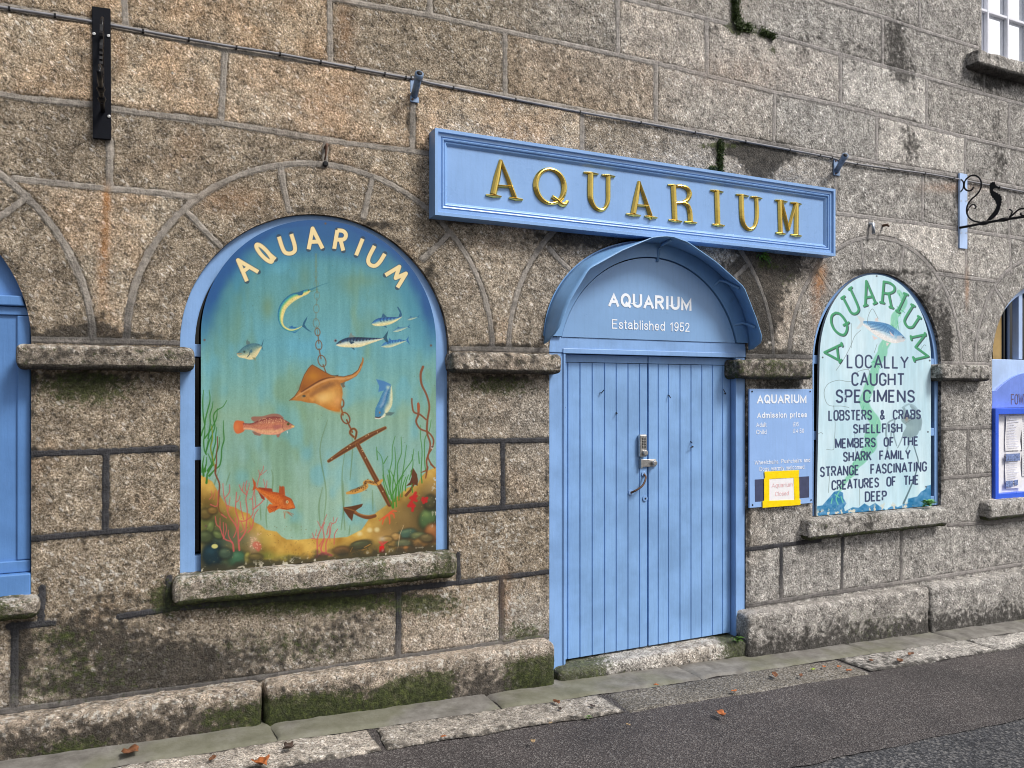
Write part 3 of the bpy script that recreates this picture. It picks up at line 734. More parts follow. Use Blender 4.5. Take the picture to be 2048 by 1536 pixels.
def stroke_text(s, x0, x1, z0, cap, y, w, mat, parent, name='lettering', gap=.3, slope=0.0):
    """flat lettering: one ribbon of paint per stroke, each a hair's breadth in front of the last"""
    tot = sum(GL[c][0] + gap for c in s) - gap
    sx = (x1 - x0 - w) / tot
    pos, k = 0.0, 0
    mb = MB()
    for c in s:
        wd, strokes = GL[c]
        for st in strokes:
            pts = [np.array((x0 + w / 2 + (pos + px * wd) * sx, z0 + w / 2 + py * (cap - w))) for px, py in st]
            closed = np.linalg.norm(pts[0] - pts[-1]) < 1e-6
            if not closed:
                d = pts[0] - pts[1]; pts[0] = pts[0] + d / max(np.linalg.norm(d), 1e-9) * w / 2
                d = pts[-1] - pts[-2]; pts[-1] = pts[-1] + d / max(np.linalg.norm(d), 1e-9) * w / 2
            n = len(pts)
            vs = []
            for i in range(n):
                a = pts[i] - pts[i - 1] if i > 0 else (pts[1] - pts[0] if not closed else pts[0] - pts[-2])
                b = pts[i + 1] - pts[i] if i < n - 1 else (a if not closed else pts[1] - pts[0])
                a = a / max(np.linalg.norm(a), 1e-9); b = b / max(np.linalg.norm(b), 1e-9)
                t = a + b
                if np.linalg.norm(t) < 1e-6: t = a
                t = t / np.linalg.norm(t)
                nn = np.array((-t[1], t[0]))
                sc = 1 / max(0.35, abs(np.dot(nn, np.array((-a[1], a[0])))))
                for sg in (1, -1):
                    q = pts[i] + nn * sg * w / 2 * sc
                    vs.append((q[0], y - 0.00008 * k - 0.000012 * i, min(max(q[1], z0 - cap * .4), z0 + cap)))
            mb.add(vs, [(2 * i, 2 * i + 1, 2 * i + 3, 2 * i + 2) for i in range(n - 1)])
            k = (k + 1) % 8
        pos += wd + gap
    return mb.build(name, mat, parent)
# ------------------------------------------------------------------ ground
def asphalt(name, c0, c1, scale, speck):
    t = NT(name)
    pos = t.n('NewGeometry').outputs['Position']
    n = t.noise(pos, scale, 4, 0.72)
    big = t.noise(pos, 1.7, 4, 0.6)
    vo = t.n('TexVoronoi', Vector=pos, Scale=scale * 1.1)
    rnd = t.n('SeparateXYZ', Vector=vo.outputs['Color']).outputs[0]
    c = t.ramp(n, [(0.3, tuple(x * 0.25 for x in c0)), (0.5, c0), (0.7, c1)])
    c = t.mix(t.math('MULTIPLY', t.rng(rnd, 0.8, 0.86), speck), c, (0.3, 0.29, 0.28))
    c = t.mix(1.0, c, t.ramp(big, [(0.3, (0.75, 0.75, 0.76)), (0.7, (1.25, 1.22, 1.2))]), 'MULTIPLY')
    return t.done(c, 0.85, t.bump(t.math('ADD', n, t.math('MULTIPLY', vo.outputs['Distance'], 0.8)), 0.007, 1.0), spec=0.3)
M_FOOT = asphalt('footway_asphalt', (0.062, 0.055, 0.056), (0.16, 0.145, 0.14), 130, 0.35)
M_ROAD = asphalt('road_asphalt', (0.04, 0.042, 0.048), (0.17, 0.17, 0.175), 70, 0.3)
M_KERB = granite('kerb_granite', mortar=False)
def sheet(name, x0, x1, y0, y1, dz, mat, nx, ny, amp=0.0, wob=0.0, seed=0, kind='structure'):
    gx, gy = np.meshgrid(np.linspace(x0, x1, nx), np.linspace(y0, y1, ny))
    p = np.stack([gx, gy, np.zeros_like(gx)], -1).reshape(-1, 3)
    n = (fbm(p, 2.5, 3, seed) - 0.5) * amp
    if wob:
        e = np.clip(1 - np.minimum(abs(p[:, 1] - y0), abs(p[:, 1] - y1)) / 0.1, 0, 1)
        p[:, 1] += (fbm(p, 7, 3, seed + 2) - 0.5) * wob * e
    p[:, 2] = gz(p[:, 0]) + dz + n
    me, _ = gridmesh(name, p, ny, nx)
    o = link(name, me, mat, None, smooth=True)
    o['kind'] = kind
    return o
# one base sheet to the horizon (the road), footway a step above it
sheet('ground', -60, 60, -60, 4, -0.05, M_ROAD, 25, 17)
sheet('road', -4, 10.8, -9, -1.30, -0.024, M_ROAD, 260, 140, 0.006, 0, 4)
sheet('footway', -4, 10.8, -1.335, -0.05, -0.018, M_FOOT, 420, 60, 0.006, 0.06, 6)
M_GUT = NT('gutter_concrete')
_p = M_GUT.n('NewGeometry').outputs['Position']
_n = M_GUT.noise(_p, 9, 5, 0.7)
_c = M_GUT.ramp(_n, [(0.3, (0.09, 0.083, 0.074)), (0.5, (0.155, 0.146, 0.132)), (0.7, (0.235, 0.225, 0.208))])
_g = M_GUT.rng(M_GUT.noise(_p, 1.6, 3, 0.6), 0.46, 0.62)
_c = M_GUT.mix(M_GUT.math('MULTIPLY', _g, 0.5), _c, (0.125, 0.13, 0.07))
_c = M_GUT.mix(M_GUT.rng(M_GUT.noise(_p, 60, 3, 0.7), 0.6, 0.8, 0, 0.5), _c, (0.06, 0.06, 0.05))
M_GUT = M_GUT.done(_c, 0.85, M_GUT.bump(M_GUT.noise(_p, 80, 4, 0.7), 0.003, 0.8))
def slab(name, x0, x1, y0, y1, dz, mat, seed, th=0.1, amp=0.006):
    nx, ny = max(6, int((x1 - x0) / 0.015)), max(6, int((y1 - y0) / 0.015))
    gx, gy = np.meshgrid(np.linspace(0, 1, nx), np.linspace(0, 1, ny))
    p = np.stack([x0 + gx * (x1 - x0), y0 + gy * (y1 - y0), 0 * gx], -1)
    ex = np.minimum(np.minimum(gx * (x1 - x0), (1 - gx) * (x1 - x0)), np.minimum(gy * (y1 - y0), (1 - gy) * (y1 - y0)))
    q = p.reshape(-1, 3)
    n = (fbm(q, 6, 3, seed) - 0.5).reshape(gx.shape) * amp * 2 + (fbm(q, 40, 2, seed + 1) - 0.5).reshape(gx.shape) * amp
    drop = -0.010 * np.exp(-ex / 0.006) - 0.004 * np.exp(-ex / 0.03)
    p[..., 2] = gz(p[..., 0]) + dz + n + drop
    w = (fbm(q, 5, 3, seed + 5) - 0.5).reshape(gx.shape) * 0.03
    p[..., 1] += w * np.exp(-ex / 0.03)
    p[..., 0] += (fbm(q, 8, 2, seed + 6) - 0.5).reshape(gx.shape) * 0.05 * np.exp(-ex / 0.03)
    rim = np.concatenate([p[0, :], p[1:, -1], p[-1, -2::-1], p[-2:0:-1, 0]])
    me, _ = gridmesh(name, p.reshape(-1, 3), ny, nx)
    c = p.reshape(-1, 3)
    if mat is M_KERB:
        stone_attrs(me, c, np.full(len(c), 0.1), np.full(len(c), 0.3 + 0.4 * (seed % 3) / 2), min_grey=0.7, extra_lich=np.full(len(c), 0.2), extra_moss=0.35 * fbm(c, 3, 2, 9), extra_dark=0.12 + 0.25 * fbm(c, 9, 3, 15) + 0.4 * np.exp(-ex.ravel() / 0.02))
    o = link(name, me, mat, None, smooth=True)
    o['kind'] = 'structure'
    return o
gx_ = [-4.0, -1.3, 0.5, 1.62, 2.9, 4.3, 5.15, 6.4, 8.0, 10.8]
for i, (a, b) in enumerate(zip(gx_[:-1], gx_[1:])): slab('gutter', a + .001, b - .001, -0.292, -0.02, 0.0, M_GUT, 100 + i, amp=0.004)
kx_ = [(-4, -2.2), (-2.19, -0.5), (-0.49, 0.925), (0.95, 2.2), (3.98, 5.2), (5.22, 6.8), (6.82, 8.4), (8.42, 10.8)]
for i, (a, b) in enumerate(kx_): slab('kerb', a, b, -0.54, -0.297, -0.001, M_KERB, 120 + i, amp=0.007)
M_PATCH = asphalt('patch_concrete', (0.12, 0.11, 0.095), (0.34, 0.32, 0.28), 85, 0.5)
slab('pavement', 2.23, 3.96, -0.56, -0.29, -0.008, M_PATCH, 140, amp=0.005)

# ------------------------------------------------------------------ fallen leaves
def leafmat(name, c):
    t = NT(name)
    pos = t.n('NewGeometry').outputs['Position']
    n = t.noise(pos, 60, 3, 0.6)
    return t.done(t.mix(t.rng(n, 0.3, 0.7), tuple(x * 0.55 for x in c), tuple(x * 1.3 for x in c)), 0.6)
LM = [leafmat('leaf_brown', (0.16, 0.065, 0.028)), leafmat('leaf_orange', (0.36, 0.11, 0.03)), leafmat('leaf_dark', (0.05, 0.03, 0.022)), leafmat('leaf_pale', (0.32, 0.22, 0.12)), leafmat('leaf_green', (0.25, 0.33, 0.05))]
def leaf(u, v, size, mat, label, seed, lobed=False, dz=0.01):
    rs = np.random.RandomState(seed)
    size = size * 0.72
    x, y, z = G(u, v, dz)
    n = 15
    out = []
    for k in range(n):
        a = 2 * math.pi * k / n
        if lobed: r = 0.5 * (0.6 + 0.4 * abs(math.cos(2.5 * a)) ** 1.0) * (1 + 0.15 * rs.randn())
        else: r = 0.5 / math.hypot(math.cos(a), math.sin(a) / 0.5) * (1 + 0.07 * rs.randn())
        out.append((r * math.cos(a), r * math.sin(a)))
    ra = rs.rand() * 6.28
    ca, sa = math.cos(ra), math.sin(ra)
    curl = 0.35 + 0.4 * rs.rand()
    vs = [(0, 0, 0)] + [(p[0] * .5, p[1] * .5, 0) for p in out] + [(p[0], p[1], 0) for p in out]
    w = []
    for px, py, _ in vs:
        h = curl * (abs(py) * 1.1 + 0.5 * px * px) + 0.05 * math.sin(px * 9 + seed)
        w.append(((ca * px - sa * py) * size, (sa * px + ca * py) * size, h * size))
    fs = [(0, 1 + k, 1 + (k + 1) % n) for k in range(n)] + [(1 + k, 1 + n + k, 1 + n + (k + 1) % n, 1 + (k + 1) % n) for k in range(n)]
    o = link('fallen_leaf', mesh('fallen_leaf', w, fs), mat, None, True)
    # stalk
    o.location = (x, y, z)
    m = o.modifiers.new('thickness', 'SOLIDIFY')
    m.thickness = 0.0012
    return tag(o, label, 'leaf', 'fallen leaves along the kerb')
LEAVES = [(262, 1505, 0.115, 0, 'large pale brown lobed leaf on the kerb, farthest left', True), (425, 1518, 0.06, 0, 'small brown leaf on the kerb left of the large reddish one', False), (522, 1528, 0.095, 1, 'reddish brown leaf at the bottom edge on the kerb', True),
          (576, 1497, 0.075, 2, 'dark shrivelled leaf flat on the left kerb stone', True), (1066, 1482, 0.055, 3, 'curled pale tan leaf alone on the asphalt left of the door', False), (887, 1473, 0.04, 1, 'tiny orange leaf where the kerb meets the asphalt', False),
          (1441, 1428, 0.10, 1, 'bright orange leaf lying out on the asphalt', False), (1468, 1382, 0.055, 1, 'narrow orange leaf on the concrete patch near the dark twig', False), (1550, 1352, 0.095, 0, 'dark reddish brown leaf, biggest on the concrete patch', False),
          (1602, 1351, 0.06, 0, 'small brown leaf just right of the big reddish one', False), (1648, 1333, 0.05, 1, 'orange leaf on the patch beside the green one', False), (1678, 1333, 0.05, 1, 'brown orange leaf touching the end of the right kerb stone', False),
          (1698, 1341, 0.06, 1, 'orange leaf at the asphalt edge by the right kerb stone', False), (1626, 1339, 0.05, 4, 'yellow green leaf on the concrete patch', False), (1742, 1321, 0.06, 0, 'brown leaf at the left end of the right kerb stone', False),
          (1800, 1322, 0.095, 0, 'long rusty leaf along the right kerb edge', False), (1822, 1309, 0.08, 0, 'dark red leaf in the middle of the right kerb stone', False), (1312, 1370, 0.045, 1, 'red leaf by the joint of gutter and patch', False),
          (1113, 1405, 0.075, 0, 'brown leaf near the far end of the middle kerb stone', False), (1184, 1412, 0.05, 2, 'dark leaf at the end of the middle kerb stone', False), (1120, 1418, 0.045, 2, 'dark leaf stuck at the middle kerb slab edge', False), (1256, 1449, 0.035, 3, 'small whitish scrap like leaf on the asphalt', False), (1101, 1446, 0.03, 3, 'pale dry leaf on the asphalt edge by the kerb', False)]
for i, (u, v, s, m, lb, lo) in enumerate(LEAVES): leaf(u, v, s, LM[m], lb, 500 + i, lo, 0.008 if v < 1480 or s < .05 else 0.014)
# ------------------------------------------------------------------ paints and metals
M_BLUE = paint('blue_joinery_paint', (0.205, 0.365, 0.66), rough=0.42, grain=0.5, chips=0.3, dirt=0.05)
M_DOOR = paint('blue_door_paint', (0.20, 0.365, 0.65), rough=0.42, grain=0.9, chips=0.4, dirt=0.05)
M_SHUT = paint('blue_shutter_paint', (0.095, 0.225, 0.50), rough=0.45, grain=0.6, chips=0.1, dirt=0.14)
M_SIGN = paint('blue_sign_paint', (0.215, 0.385, 0.70), rough=0.3, grain=0.15, dirt=0.06, var=0.05)
M_HOOD = paint('blue_hood_paint', (0.165, 0.33, 0.585), rough=0.4, dirt=0.2, chips=0.15)
M_PALE = paint('pale_blue_paint', (0.42, 0.57, 0.86), rough=0.4, dirt=0.08)
M_ADM = paint('admission_board_paint', (0.27, 0.44, 0.78), rough=0.4, dirt=0.04, var=0.04)
M_GOLD = plain('gilding', (0.95, 0.66, 0.16), 0.2, 1.0, 0.08, 25, 0.25)
M_WHITE = plain('white_lettering', (0.82, 0.86, 0.92), 0.5, var=0.05)
M_IRON = plain('black_iron', (0.008, 0.008, 0.010), 0.4, 0.0, 0.3, 40, 0.0, 0.25)
M_BLACKBOARD = plain('black_board_paint', (0.004, 0.005, 0.009), 0.55, var=0.2, spec=0.12)
M_STEEL = plain('worn_steel', (0.52, 0.51, 0.5), 0.35, 1.0, 0.2, 60, 0.4)
M_ZINC = plain('grey_zinc', (0.42, 0.46, 0.52), 0.4, 0.5, 0.2, 50, 0.3)
M_RUST = plain('rusty_iron', (0.11, 0.06, 0.04), 0.7, 0.2, 0.4, 60, 0.6)
M_CABLE = plain('grey_cable', (0.2, 0.2, 0.22), 0.5, 0.0, 0.2, 20)
M_NAVY = plain('navy_patch', (0.045, 0.055, 0.12), 0.5, var=0.15)
M_YEL = plain('yellow_tape', (0.92, 0.66, 0.0), 0.28, 0.0, 0.08, 30, 0.5)
M_PAPER = plain('white_paper', (0.8, 0.79, 0.82), 0.5, var=0.04)
M_PINK = plain('faded_red_ink', (0.78, 0.5, 0.52), 0.6, var=0.05)
M_CASE = paint('royal_blue_paint', (0.035, 0.12, 0.72), rough=0.3, dirt=0.03, var=0.05)
M_WFRAME = plain('white_window_paint', (0.78, 0.79, 0.86), 0.4, var=0.05)
M_INK = plain('grey_print', (0.28, 0.33, 0.5), 0.6, var=0.1)
M_BROWNINK = plain('brown_lettering', (0.12, 0.09, 0.16), 0.5, var=0.1)
def glassmat(name, tint, rough=0.03, refl=0.5):
    t = NT(name)
    pos = t.n('NewGeometry').outputs['Position']
    return t.done(tint, rough, t.bump(t.noise(pos, 3, 2, 0.5), 0.004, 0.15), 0.0, spec=refl)
M_GLASS = glassmat('dark_window_glass', (0.006, 0.007, 0.009))
M_SKYGLASS = NT('bright_window_glass')
_pos = M_SKYGLASS.n('NewGeometry').outputs['Position']
M_SKYGLASS = M_SKYGLASS.done((0.92, 0.94, 0.96), 0.06, M_SKYGLASS.bump(M_SKYGLASS.noise(_pos, 2.5, 2, 0.5), 0.01, 0.2), 0.9)

# ------------------------------------------------------------------ text as thin raised lettering
def arch_outline(cx, r, zs, zb, n=40):
    return [(cx - r, zb)] + ring(cx, zs, r, 180, 0, n) + [(cx + r, zb)]
def arch_frame(name, cx, r, zs, zb, w, y0, y1, mat, parent, n=48, bevel=0.004):
    A, B = arch_outline(cx, r, zs, zb, n), arch_outline(cx, r - w, zs, zb, n)
    mb = MB()
    N = len(A)
    for y, flip in ((y0, False), (y1, True)): pass
    vs = [(x, y0, z) for x, z in A] + [(x, y0, z) for x, z in B] + [(x, y1, z) for x, z in A] + [(x, y1, z) for x, z in B]
    fs = []
    for i in range(N - 1):
        fs += [(i, i + 1, N + i + 1, N + i), (2 * N + i, 3 * N + i, 3 * N + i + 1, 2 * N + i + 1), (N + i, N + i + 1, 3 * N + i + 1, 3 * N + i), (i, 2 * N + i, 2 * N + i + 1, i + 1)]
    fs += [(0, N, 3 * N, 2 * N), (N - 1, 3 * N - 1, 4 * N - 1, 2 * N - 1)]
    mb.add(vs, fs)
    return mb.build(name, mat, parent, bevel=bevel)

# ------------------------------------------------------------------ window behind the mural
def frame_window(cx, r, zs, zb, rails, y=0.03, fw=0.068):
    wnd = arch_frame('window', cx, r + 0.002, zs, zb, fw, y, y + 0.06, M_BLUE, building)
    g = MB().prism(arch_outline(cx, r - fw + 0.018, zs, zb), y + 0.075, y + 0.08).build('pane', M_GLASS, wnd)
    for z, h in rails: MB().box(cx - r + fw - .008, cx + r - fw + .008, y + 0.004, y + 0.05, z - h / 2, z + h / 2).build('glazing_bar', M_BLUE, wnd, bevel=0.004)
    return wnd
z1 = P(395, 702, 0.08)[2]; z2 = P(395, 906, 0.08)[2]
frame_window(W1C, W1R, W1Z, 0.79, ((z1, 0.06), (z2, 0.062), (0.835, 0.10)))
z3 = P(1636, 720, 0.08)[2]; z4 = P(1634, 870, 0.08)[2]
frame_window(W2C, W2R, W2Z, 0.81, ((z3, 0.06), (z4, 0.06), (0.845, 0.07)), 0.027, 0.042)

# ------------------------------------------------------------------ shuttered opening at the left edge
Y0 = 0.035
sh = MB().prism(arch_outline(WLC, WLR + 0.002, WLZ, 0.76), Y0 + 0.012, Y0 + 0.07).build('window', M_SHUT, building)
za, zb_, zc_ = P(30, 592, Y0)[2], P(30, 612, Y0)[2], P(30, 630, Y0)[2]
hw = WLR - 0.006
def halfw(z): return hw if z < WLZ else math.sqrt(max(hw ** 2 - (z - WLZ) ** 2, 0.01))
MB().prism([(WLC - halfw(zb_), zb_), (WLC + halfw(zb_), zb_), (WLC + halfw(za), za), (WLC - halfw(za), za)], Y0 - 0.02, Y0 + 0.012).build('transom', M_SHUT, sh, bevel=0.005)
MB().prism([(WLC - hw, zc_), (WLC + hw, zc_), (WLC + halfw(zb_), zb_ - .003), (WLC - halfw(zb_), zb_ - .003)], Y0, Y0 + 0.012).build('rail', M_SHUT, sh, bevel=0.003)
zr1, zr2 = P(30, 1122, Y0)[2], P(30, 1146, Y0)[2]
MB().box(WLC - hw, WLC + hw, Y0 - 0.004, Y0 + 0.012, zr2 + .002, zr1).build('rail', M_SHUT, sh, bevel=0.004)
MB().box(WLC - hw, WLC + hw + 0.004, Y0 - 0.035, Y0 + 0.012, 0.775, zr2).build('bottom_rail', M_SHUT, sh, bevel=0.006)
xs_ = PX(34, Y0)
MB().box(xs_, WLC + hw, Y0, Y0 + 0.012, zr1 + .002, zc_ - .002).build('stile', M_SHUT, sh, bevel=0.005)
MB().box(WLC - hw, 2 * WLC - xs_, Y0, Y0 + 0.012, zr1 + .002, zc_ - .002).build('stile', M_SHUT, sh, bevel=0.005)
MB().box(WLC - 0.05, WLC + 0.05, Y0, Y0 + 0.012, zr1 + .002, zc_ - .002).build('stile', M_SHUT, sh, bevel=0.005)

# ------------------------------------------------------------------ glazed opening at the right edge
yR = 0.05
wr = arch_frame('window', WRC, WRR + 0.002, WRZ, 0.80, 0.055, yR, yR + 0.07, M_PALE, building)
zt = P(1990, 718, yR)[2]
MB().box(WRC - WRR + 0.05, WRC + WRR - 0.05, yR + 0.008, yR + 0.05, 0.80, zt).build('lower_panel', M_PALE, wr, bevel=0.004)
MB().prism([(x, z) for x, z in arch_outline(WRC, WRR - 0.05, WRZ, zt + 0.003)], yR + 0.11, yR + 0.115).build('pane', M_GLASS, wr)
M_CURT = plain('ochre_blind', (0.36, 0.24, 0.09), 0.7, var=0.2, scale=8)
M_SLATE = plain('slate_blue_panel', (0.05, 0.10, 0.22), 0.5)
xc0, xc1, xc2 = PX(1986, yR + .1), PX(2003, yR + .1), PX(2019, yR + .1)
MB().box(xc0, xc1, yR + 0.100, yR + 0.105, zt + .003, zt + 0.42).build('blind', M_CURT, wr)
xm = PX(2039, yR)
MB().box(xc2, xm, yR + 0.100, yR + 0.106, zt + .003, zt + 0.56).build('shutter_leaf', M_SLATE, wr)
MB().box(xm, xm + 0.05, yR + 0.006, yR + 0.06, zt + .003, zt + 0.62).build('mullion', M_PALE, wr, bevel=0.004)

# ------------------------------------------------------------------ upper window, top right
yU = 0.05
uw = MB().box(UWX0, UWX0 + 0.06, yU, yU + 0.07, UWZ0, UWZ1).box(UWX1 - 0.06, UWX1, yU, yU + 0.07, UWZ0, UWZ1).box(UWX0 + .06, UWX1 - 0.06, yU + 0.002, yU + 0.07, UWZ0, UWZ0 + 0.03).box(UWX0 + .06, UWX1 - .06, yU + 0.002, yU + 0.07, UWZ1 - 0.06, UWZ1).build('window', M_WFRAME, building)
MB().box(UWX0 + 0.05, UWX1 - 0.05, yU + 0.045, yU + 0.05, UWZ0 + 0.01, UWZ1 - 0.02).build('pane', M_SKYGLASS, uw)
for u in (1975, 2015):
    x = PX(u, yU + 0.02)
    MB().box(x - 0.011, x + 0.011, yU + 0.012, yU + 0.044, UWZ0 + 0.03, UWZ1 - 0.06).build('glazing_bar', M_WFRAME, uw, bevel=0.004)
xx = 2 * PX(2015, yU + 0.02) - PX(1975, yU + 0.02)
for k in (0, 1, 2):
    MB().box(xx + k * 0.27 - 0.011, xx + k * 0.27 + 0.011, yU + 0.012, yU + 0.044, UWZ0 + 0.03, UWZ1 - 0.06).build('glazing_bar', M_WFRAME, uw, bevel=0.004)
zz = P(1990, 28, yU + 0.02)[2]
for k in range(4):
    if zz + k * 0.4 < UWZ1 - 0.1: MB().box(UWX0 + 0.06, UWX1 - 0.06, yU + 0.015, yU + 0.043, zz + k * 0.4 - 0.010, zz + k * 0.4 + 0.010).build('glazing_bar', M_WFRAME, uw, bevel=0.003)

# ------------------------------------------------------------------ doorway: frame, tympanum, two boarded leaves
yF, yD = 0.012, 0.052
LX0, LX1 = PX(1124, yD), PX(1461, yD)
LZ0, LZ1 = 0.098, P(1300, 712, yD)[2]
fx0, fx1 = DC - DR - 0.002, DC + DR + 0.002
LT = P(1300, 680, yF)[2]
frame = MB().box(fx0, fx1, yF - 0.006, yF + 0.09, LZ1 + 0.004, LT - 0.001).build('door_frame', M_BLUE, building, bevel=0.004)
MB().box(fx0, LX0 - 0.002, yF, yF + 0.09, 0.05, LZ1 + 0.003).build('jamb', M_BLUE, frame, bevel=0.005)
MB().box(LX1 + 0.002, fx1, yF, yF + 0.09, 0.05, LZ1 + 0.003).build('jamb', M_BLUE, frame, bevel=0.005)
MB().box(LX0 - 0.02, LX1 + 0.015, yF - 0.012, yF - 0.006, LZ1 - 0.0, LZ1 + 0.03).build('drip_moulding', M_BLUE, frame, bevel=0.004)
MB().box(LX0 - 0.016, LX0 - 0.002, yF - 0.008, yF + 0.0, 0.09, LZ1).build('bead', M_BLUE, frame, bevel=0.003)
MB().box(LX1 + 0.002, LX1 + 0.016, yF - 0.008, yF + 0.0, 0.09, LZ1).build('bead', M_BLUE, frame, bevel=0.003)
TC, TR = (P(1122, 672, yF)[0] + P(1468, 682, yF)[0]) / 2, 0.0
tw = (P(1468, 682, yF)[0] - P(1122, 672, yF)[0]) / 2
th_ = P(1300, 517, yF)[2] - LT
TR = (tw * tw + th_ * th_) / (2 * th_)
TZ = LT + th_ - TR
# tympanum board, with the ring of the frame lapping round it
ta = math.degrees(math.asin(max(-1, min(1, (LT - TZ) / TR))))
tp = ring(TC, TZ, TR, 180 - ta, ta, 48)
tym = MB().prism(tp, 0.001, yF + 0.05).build('tympanum', paint('tympanum_paint', (0.20, 0.36, 0.62), rough=0.32, dirt=0.06, var=0.05), frame)
og = MB()
tin = ring(TC, TZ, TR + 0.007, 180 - ta, ta, 48)
outer = [(2.757 + 0.756 * math.cos(a), max(LT, 1.935 + 0.645 * math.sin(a) ** 0.93)) for a in np.linspace(math.pi - 0.05, 0.05, 49)]
n = 49
YS_ = -0.010
og.add([(x, YS_, z) for x, z in tin] + [(x, YS_, z) for x, z in outer] + [(x, yF + 0.03, z) for x, z in tin], [(i, i + 1, n + i + 1, n + i) for i in range(n - 1)] + [(i, 2 * n + i, 2 * n + i + 1, i + 1) for i in range(n - 1)])
og.build('arched_surround', M_HOOD, frame)
def fitline(s, u0, v0, u1, v1, cap_px, y, mat, parent, bold=0.0):
    a, b = P(u0, v0, y), P(u1, v1, y)
    c = P(u0, v0 - cap_px, y)
    cap = c[2] - a[2]
    stroke_text(s, a[0], b[0], (a[2] + b[2]) / 2, cap, y, cap * bold, mat, parent, gap=.44 if bold > .15 else .3)
fitline('AQUARIUM', 1217, 613, 1383, 621, 28, -0.0006, M_WHITE, tym, 0.205)
fitline('Established 1952', 1224, 658, 1379, 663, 19, -0.0006, M_WHITE, tym, 0.115)
mid = PX(1296, yD)
def leaf_door(xa, xb, grooves, left):
    gs = [xa] + [PX(u, yD) for u in grooves] + [xb]
    mb = MB()
    for a, b in zip(gs[:-1], gs[1:]):
        c = 0.004
        prof = [(a + 0.0008, yD + 0.03), (a + 0.0008, yD + c * 1.5), (a + c, yD), (b - c, yD), (b - 0.0008, yD + c * 1.5), (b - 0.0008, yD + 0.03)]
        vs = [(x, y, LZ0) for x, y in prof] + [(x, y, LZ1 - 0.05) for x, y in prof]
        m = len(prof)
        mb.add(vs, [(i, i + 1, m + i + 1, m + i) for i in range(m - 1)] + [tuple(range(m - 1, -1, -1)), tuple(range(m, 2 * m))])
    o = mb.build('door', M_DOOR, building)
    MB().box(xa, xb, yD - 0.001, yD + 0.03, LZ1 - 0.047, LZ1 - 0.002).build('top_rail', M_DOOR, o, bevel=0.002)
    MB().box(xa, xb, yD + 0.031, yD + 0.04, LZ0 + .001, LZ1 - .003).build('backing', M_GLASS, o)
    return o
doorL = leaf_door(LX0, mid - 0.0035, (1135.5, 1160, 1184.5, 1209, 1232.5, 1256, 1279), True)
doorR = leaf_door(mid + 0.0035, LX1, (1316.5, 1337, 1360, 1382, 1403.5, 1425, 1445), False)
def D(u, v, y=yD): return P(u, v, y)
# push button lock
kx0, kx1 = PX(1280, yD - 0.03), PX(1295, yD - 0.03)
kz0, kz1 = D(1287, 914, yD - .03)[2], D(1287, 869, yD - .03)[2]
lock = MB().box(kx0, kx1, yD - 0.03, yD - 0.001, kz0, kz1).build('keypad_lock', M_STEEL, doorL, bevel=0.009, seg=3)
kb = MB()
for r in range(7):
    for c in range(2):
        kb.disc((kx0 + (kx1 - kx0) * (0.36 + 0.3 * c), yD - 0.03, kz1 - 0.022 - r * 0.0098), 0.0035, 0.004, 8)
tag(kb.build('keypad_button', M_IRON, doorL), kind='stuff')
MB().disc(((kx0 + kx1) / 2 + 0.004, yD - 0.03, kz0 + 0.026), 0.016, 0.02, 18).build('lock_knob', M_STEEL, doorL, bevel=0.003)
# rim bolt bridging both leaves
bz0, bz1 = D(1295, 934, yD - .02)[2], D(1295, 919, yD - .02)[2]
MB().box(PX(1282, yD - .02), PX(1314, yD - .02), yD - 0.012, yD - 0.002, bz0, bz1).box(PX(1282, yD - .02) - .004, PX(1285, yD - .02), yD - 0.026, yD - 0.001, bz0 - .006, bz1 + .004).build('bolt', M_STEEL, doorL, bevel=0.002)
MB().disc((PX(1308, yD - .02), yD - 0.012, (bz0 + bz1) / 2), 0.016, 0.024, 14).build('bolt_knob', M_STEEL, doorL, bevel=0.004)
# slanting pull handle
hA, hB = D(1287, 948), D(1261, 985)
hp = spline([(hA[0], yD - 0.006, hA[2]), (hA[0] - .004, yD - 0.03, hA[2] - .02), ((hA[0] + hB[0]) / 2 + .012, yD - 0.042, (hA[2] + hB[2]) / 2 - .01), (hB[0] + .016, yD - 0.03, hB[2] + .014), (hB[0], yD - 0.006, hB[2])], 6)
hd = MB().tube(hp, 0.0062, 8).build('pull_handle', M_RUST, doorL, smooth=True)
for a in (hA, hB): MB().disc((a[0], yD - 0.0005, a[2]), 0.017, 0.007, 14).build('handle_plate', plain('painted_plate', (0.22, 0.36, 0.62), 0.4), doorL, bevel=0.002)
kh = D(1289.5, 997)
MB().disc((kh[0], yD - 0.0005, kh[2]), 0.018, 0.006, 16).build('keyhole_plate', M_BLUE, doorL, bevel=0.002)
MB().disc((kh[0], yD - 0.0066, kh[2]), 0.006, 0.001, 10).build('keyhole', M_IRON, doorL)
# small hooks and nails in the boards
for u, v, du, dv, own in ((1200, 785, 8, -5, doorL), (1336, 790, 5, 6, doorR), (1449, 787, -2, -8, doorR), (1232, 825, 1, 3, doorL), (1381, 883, 3, 3, doorR), (1384, 892, -4, 4, doorR), (1127, 810, 4, 6, doorL)):
    a, b = D(u, v), D(u + du, v + dv, yD - 0.02)
    MB().tube([(a[0], yD + 0.002, a[2]), (a[0], yD - 0.014, a[2] - .004), b], 0.003, 6).build('hook', M_IRON, own)

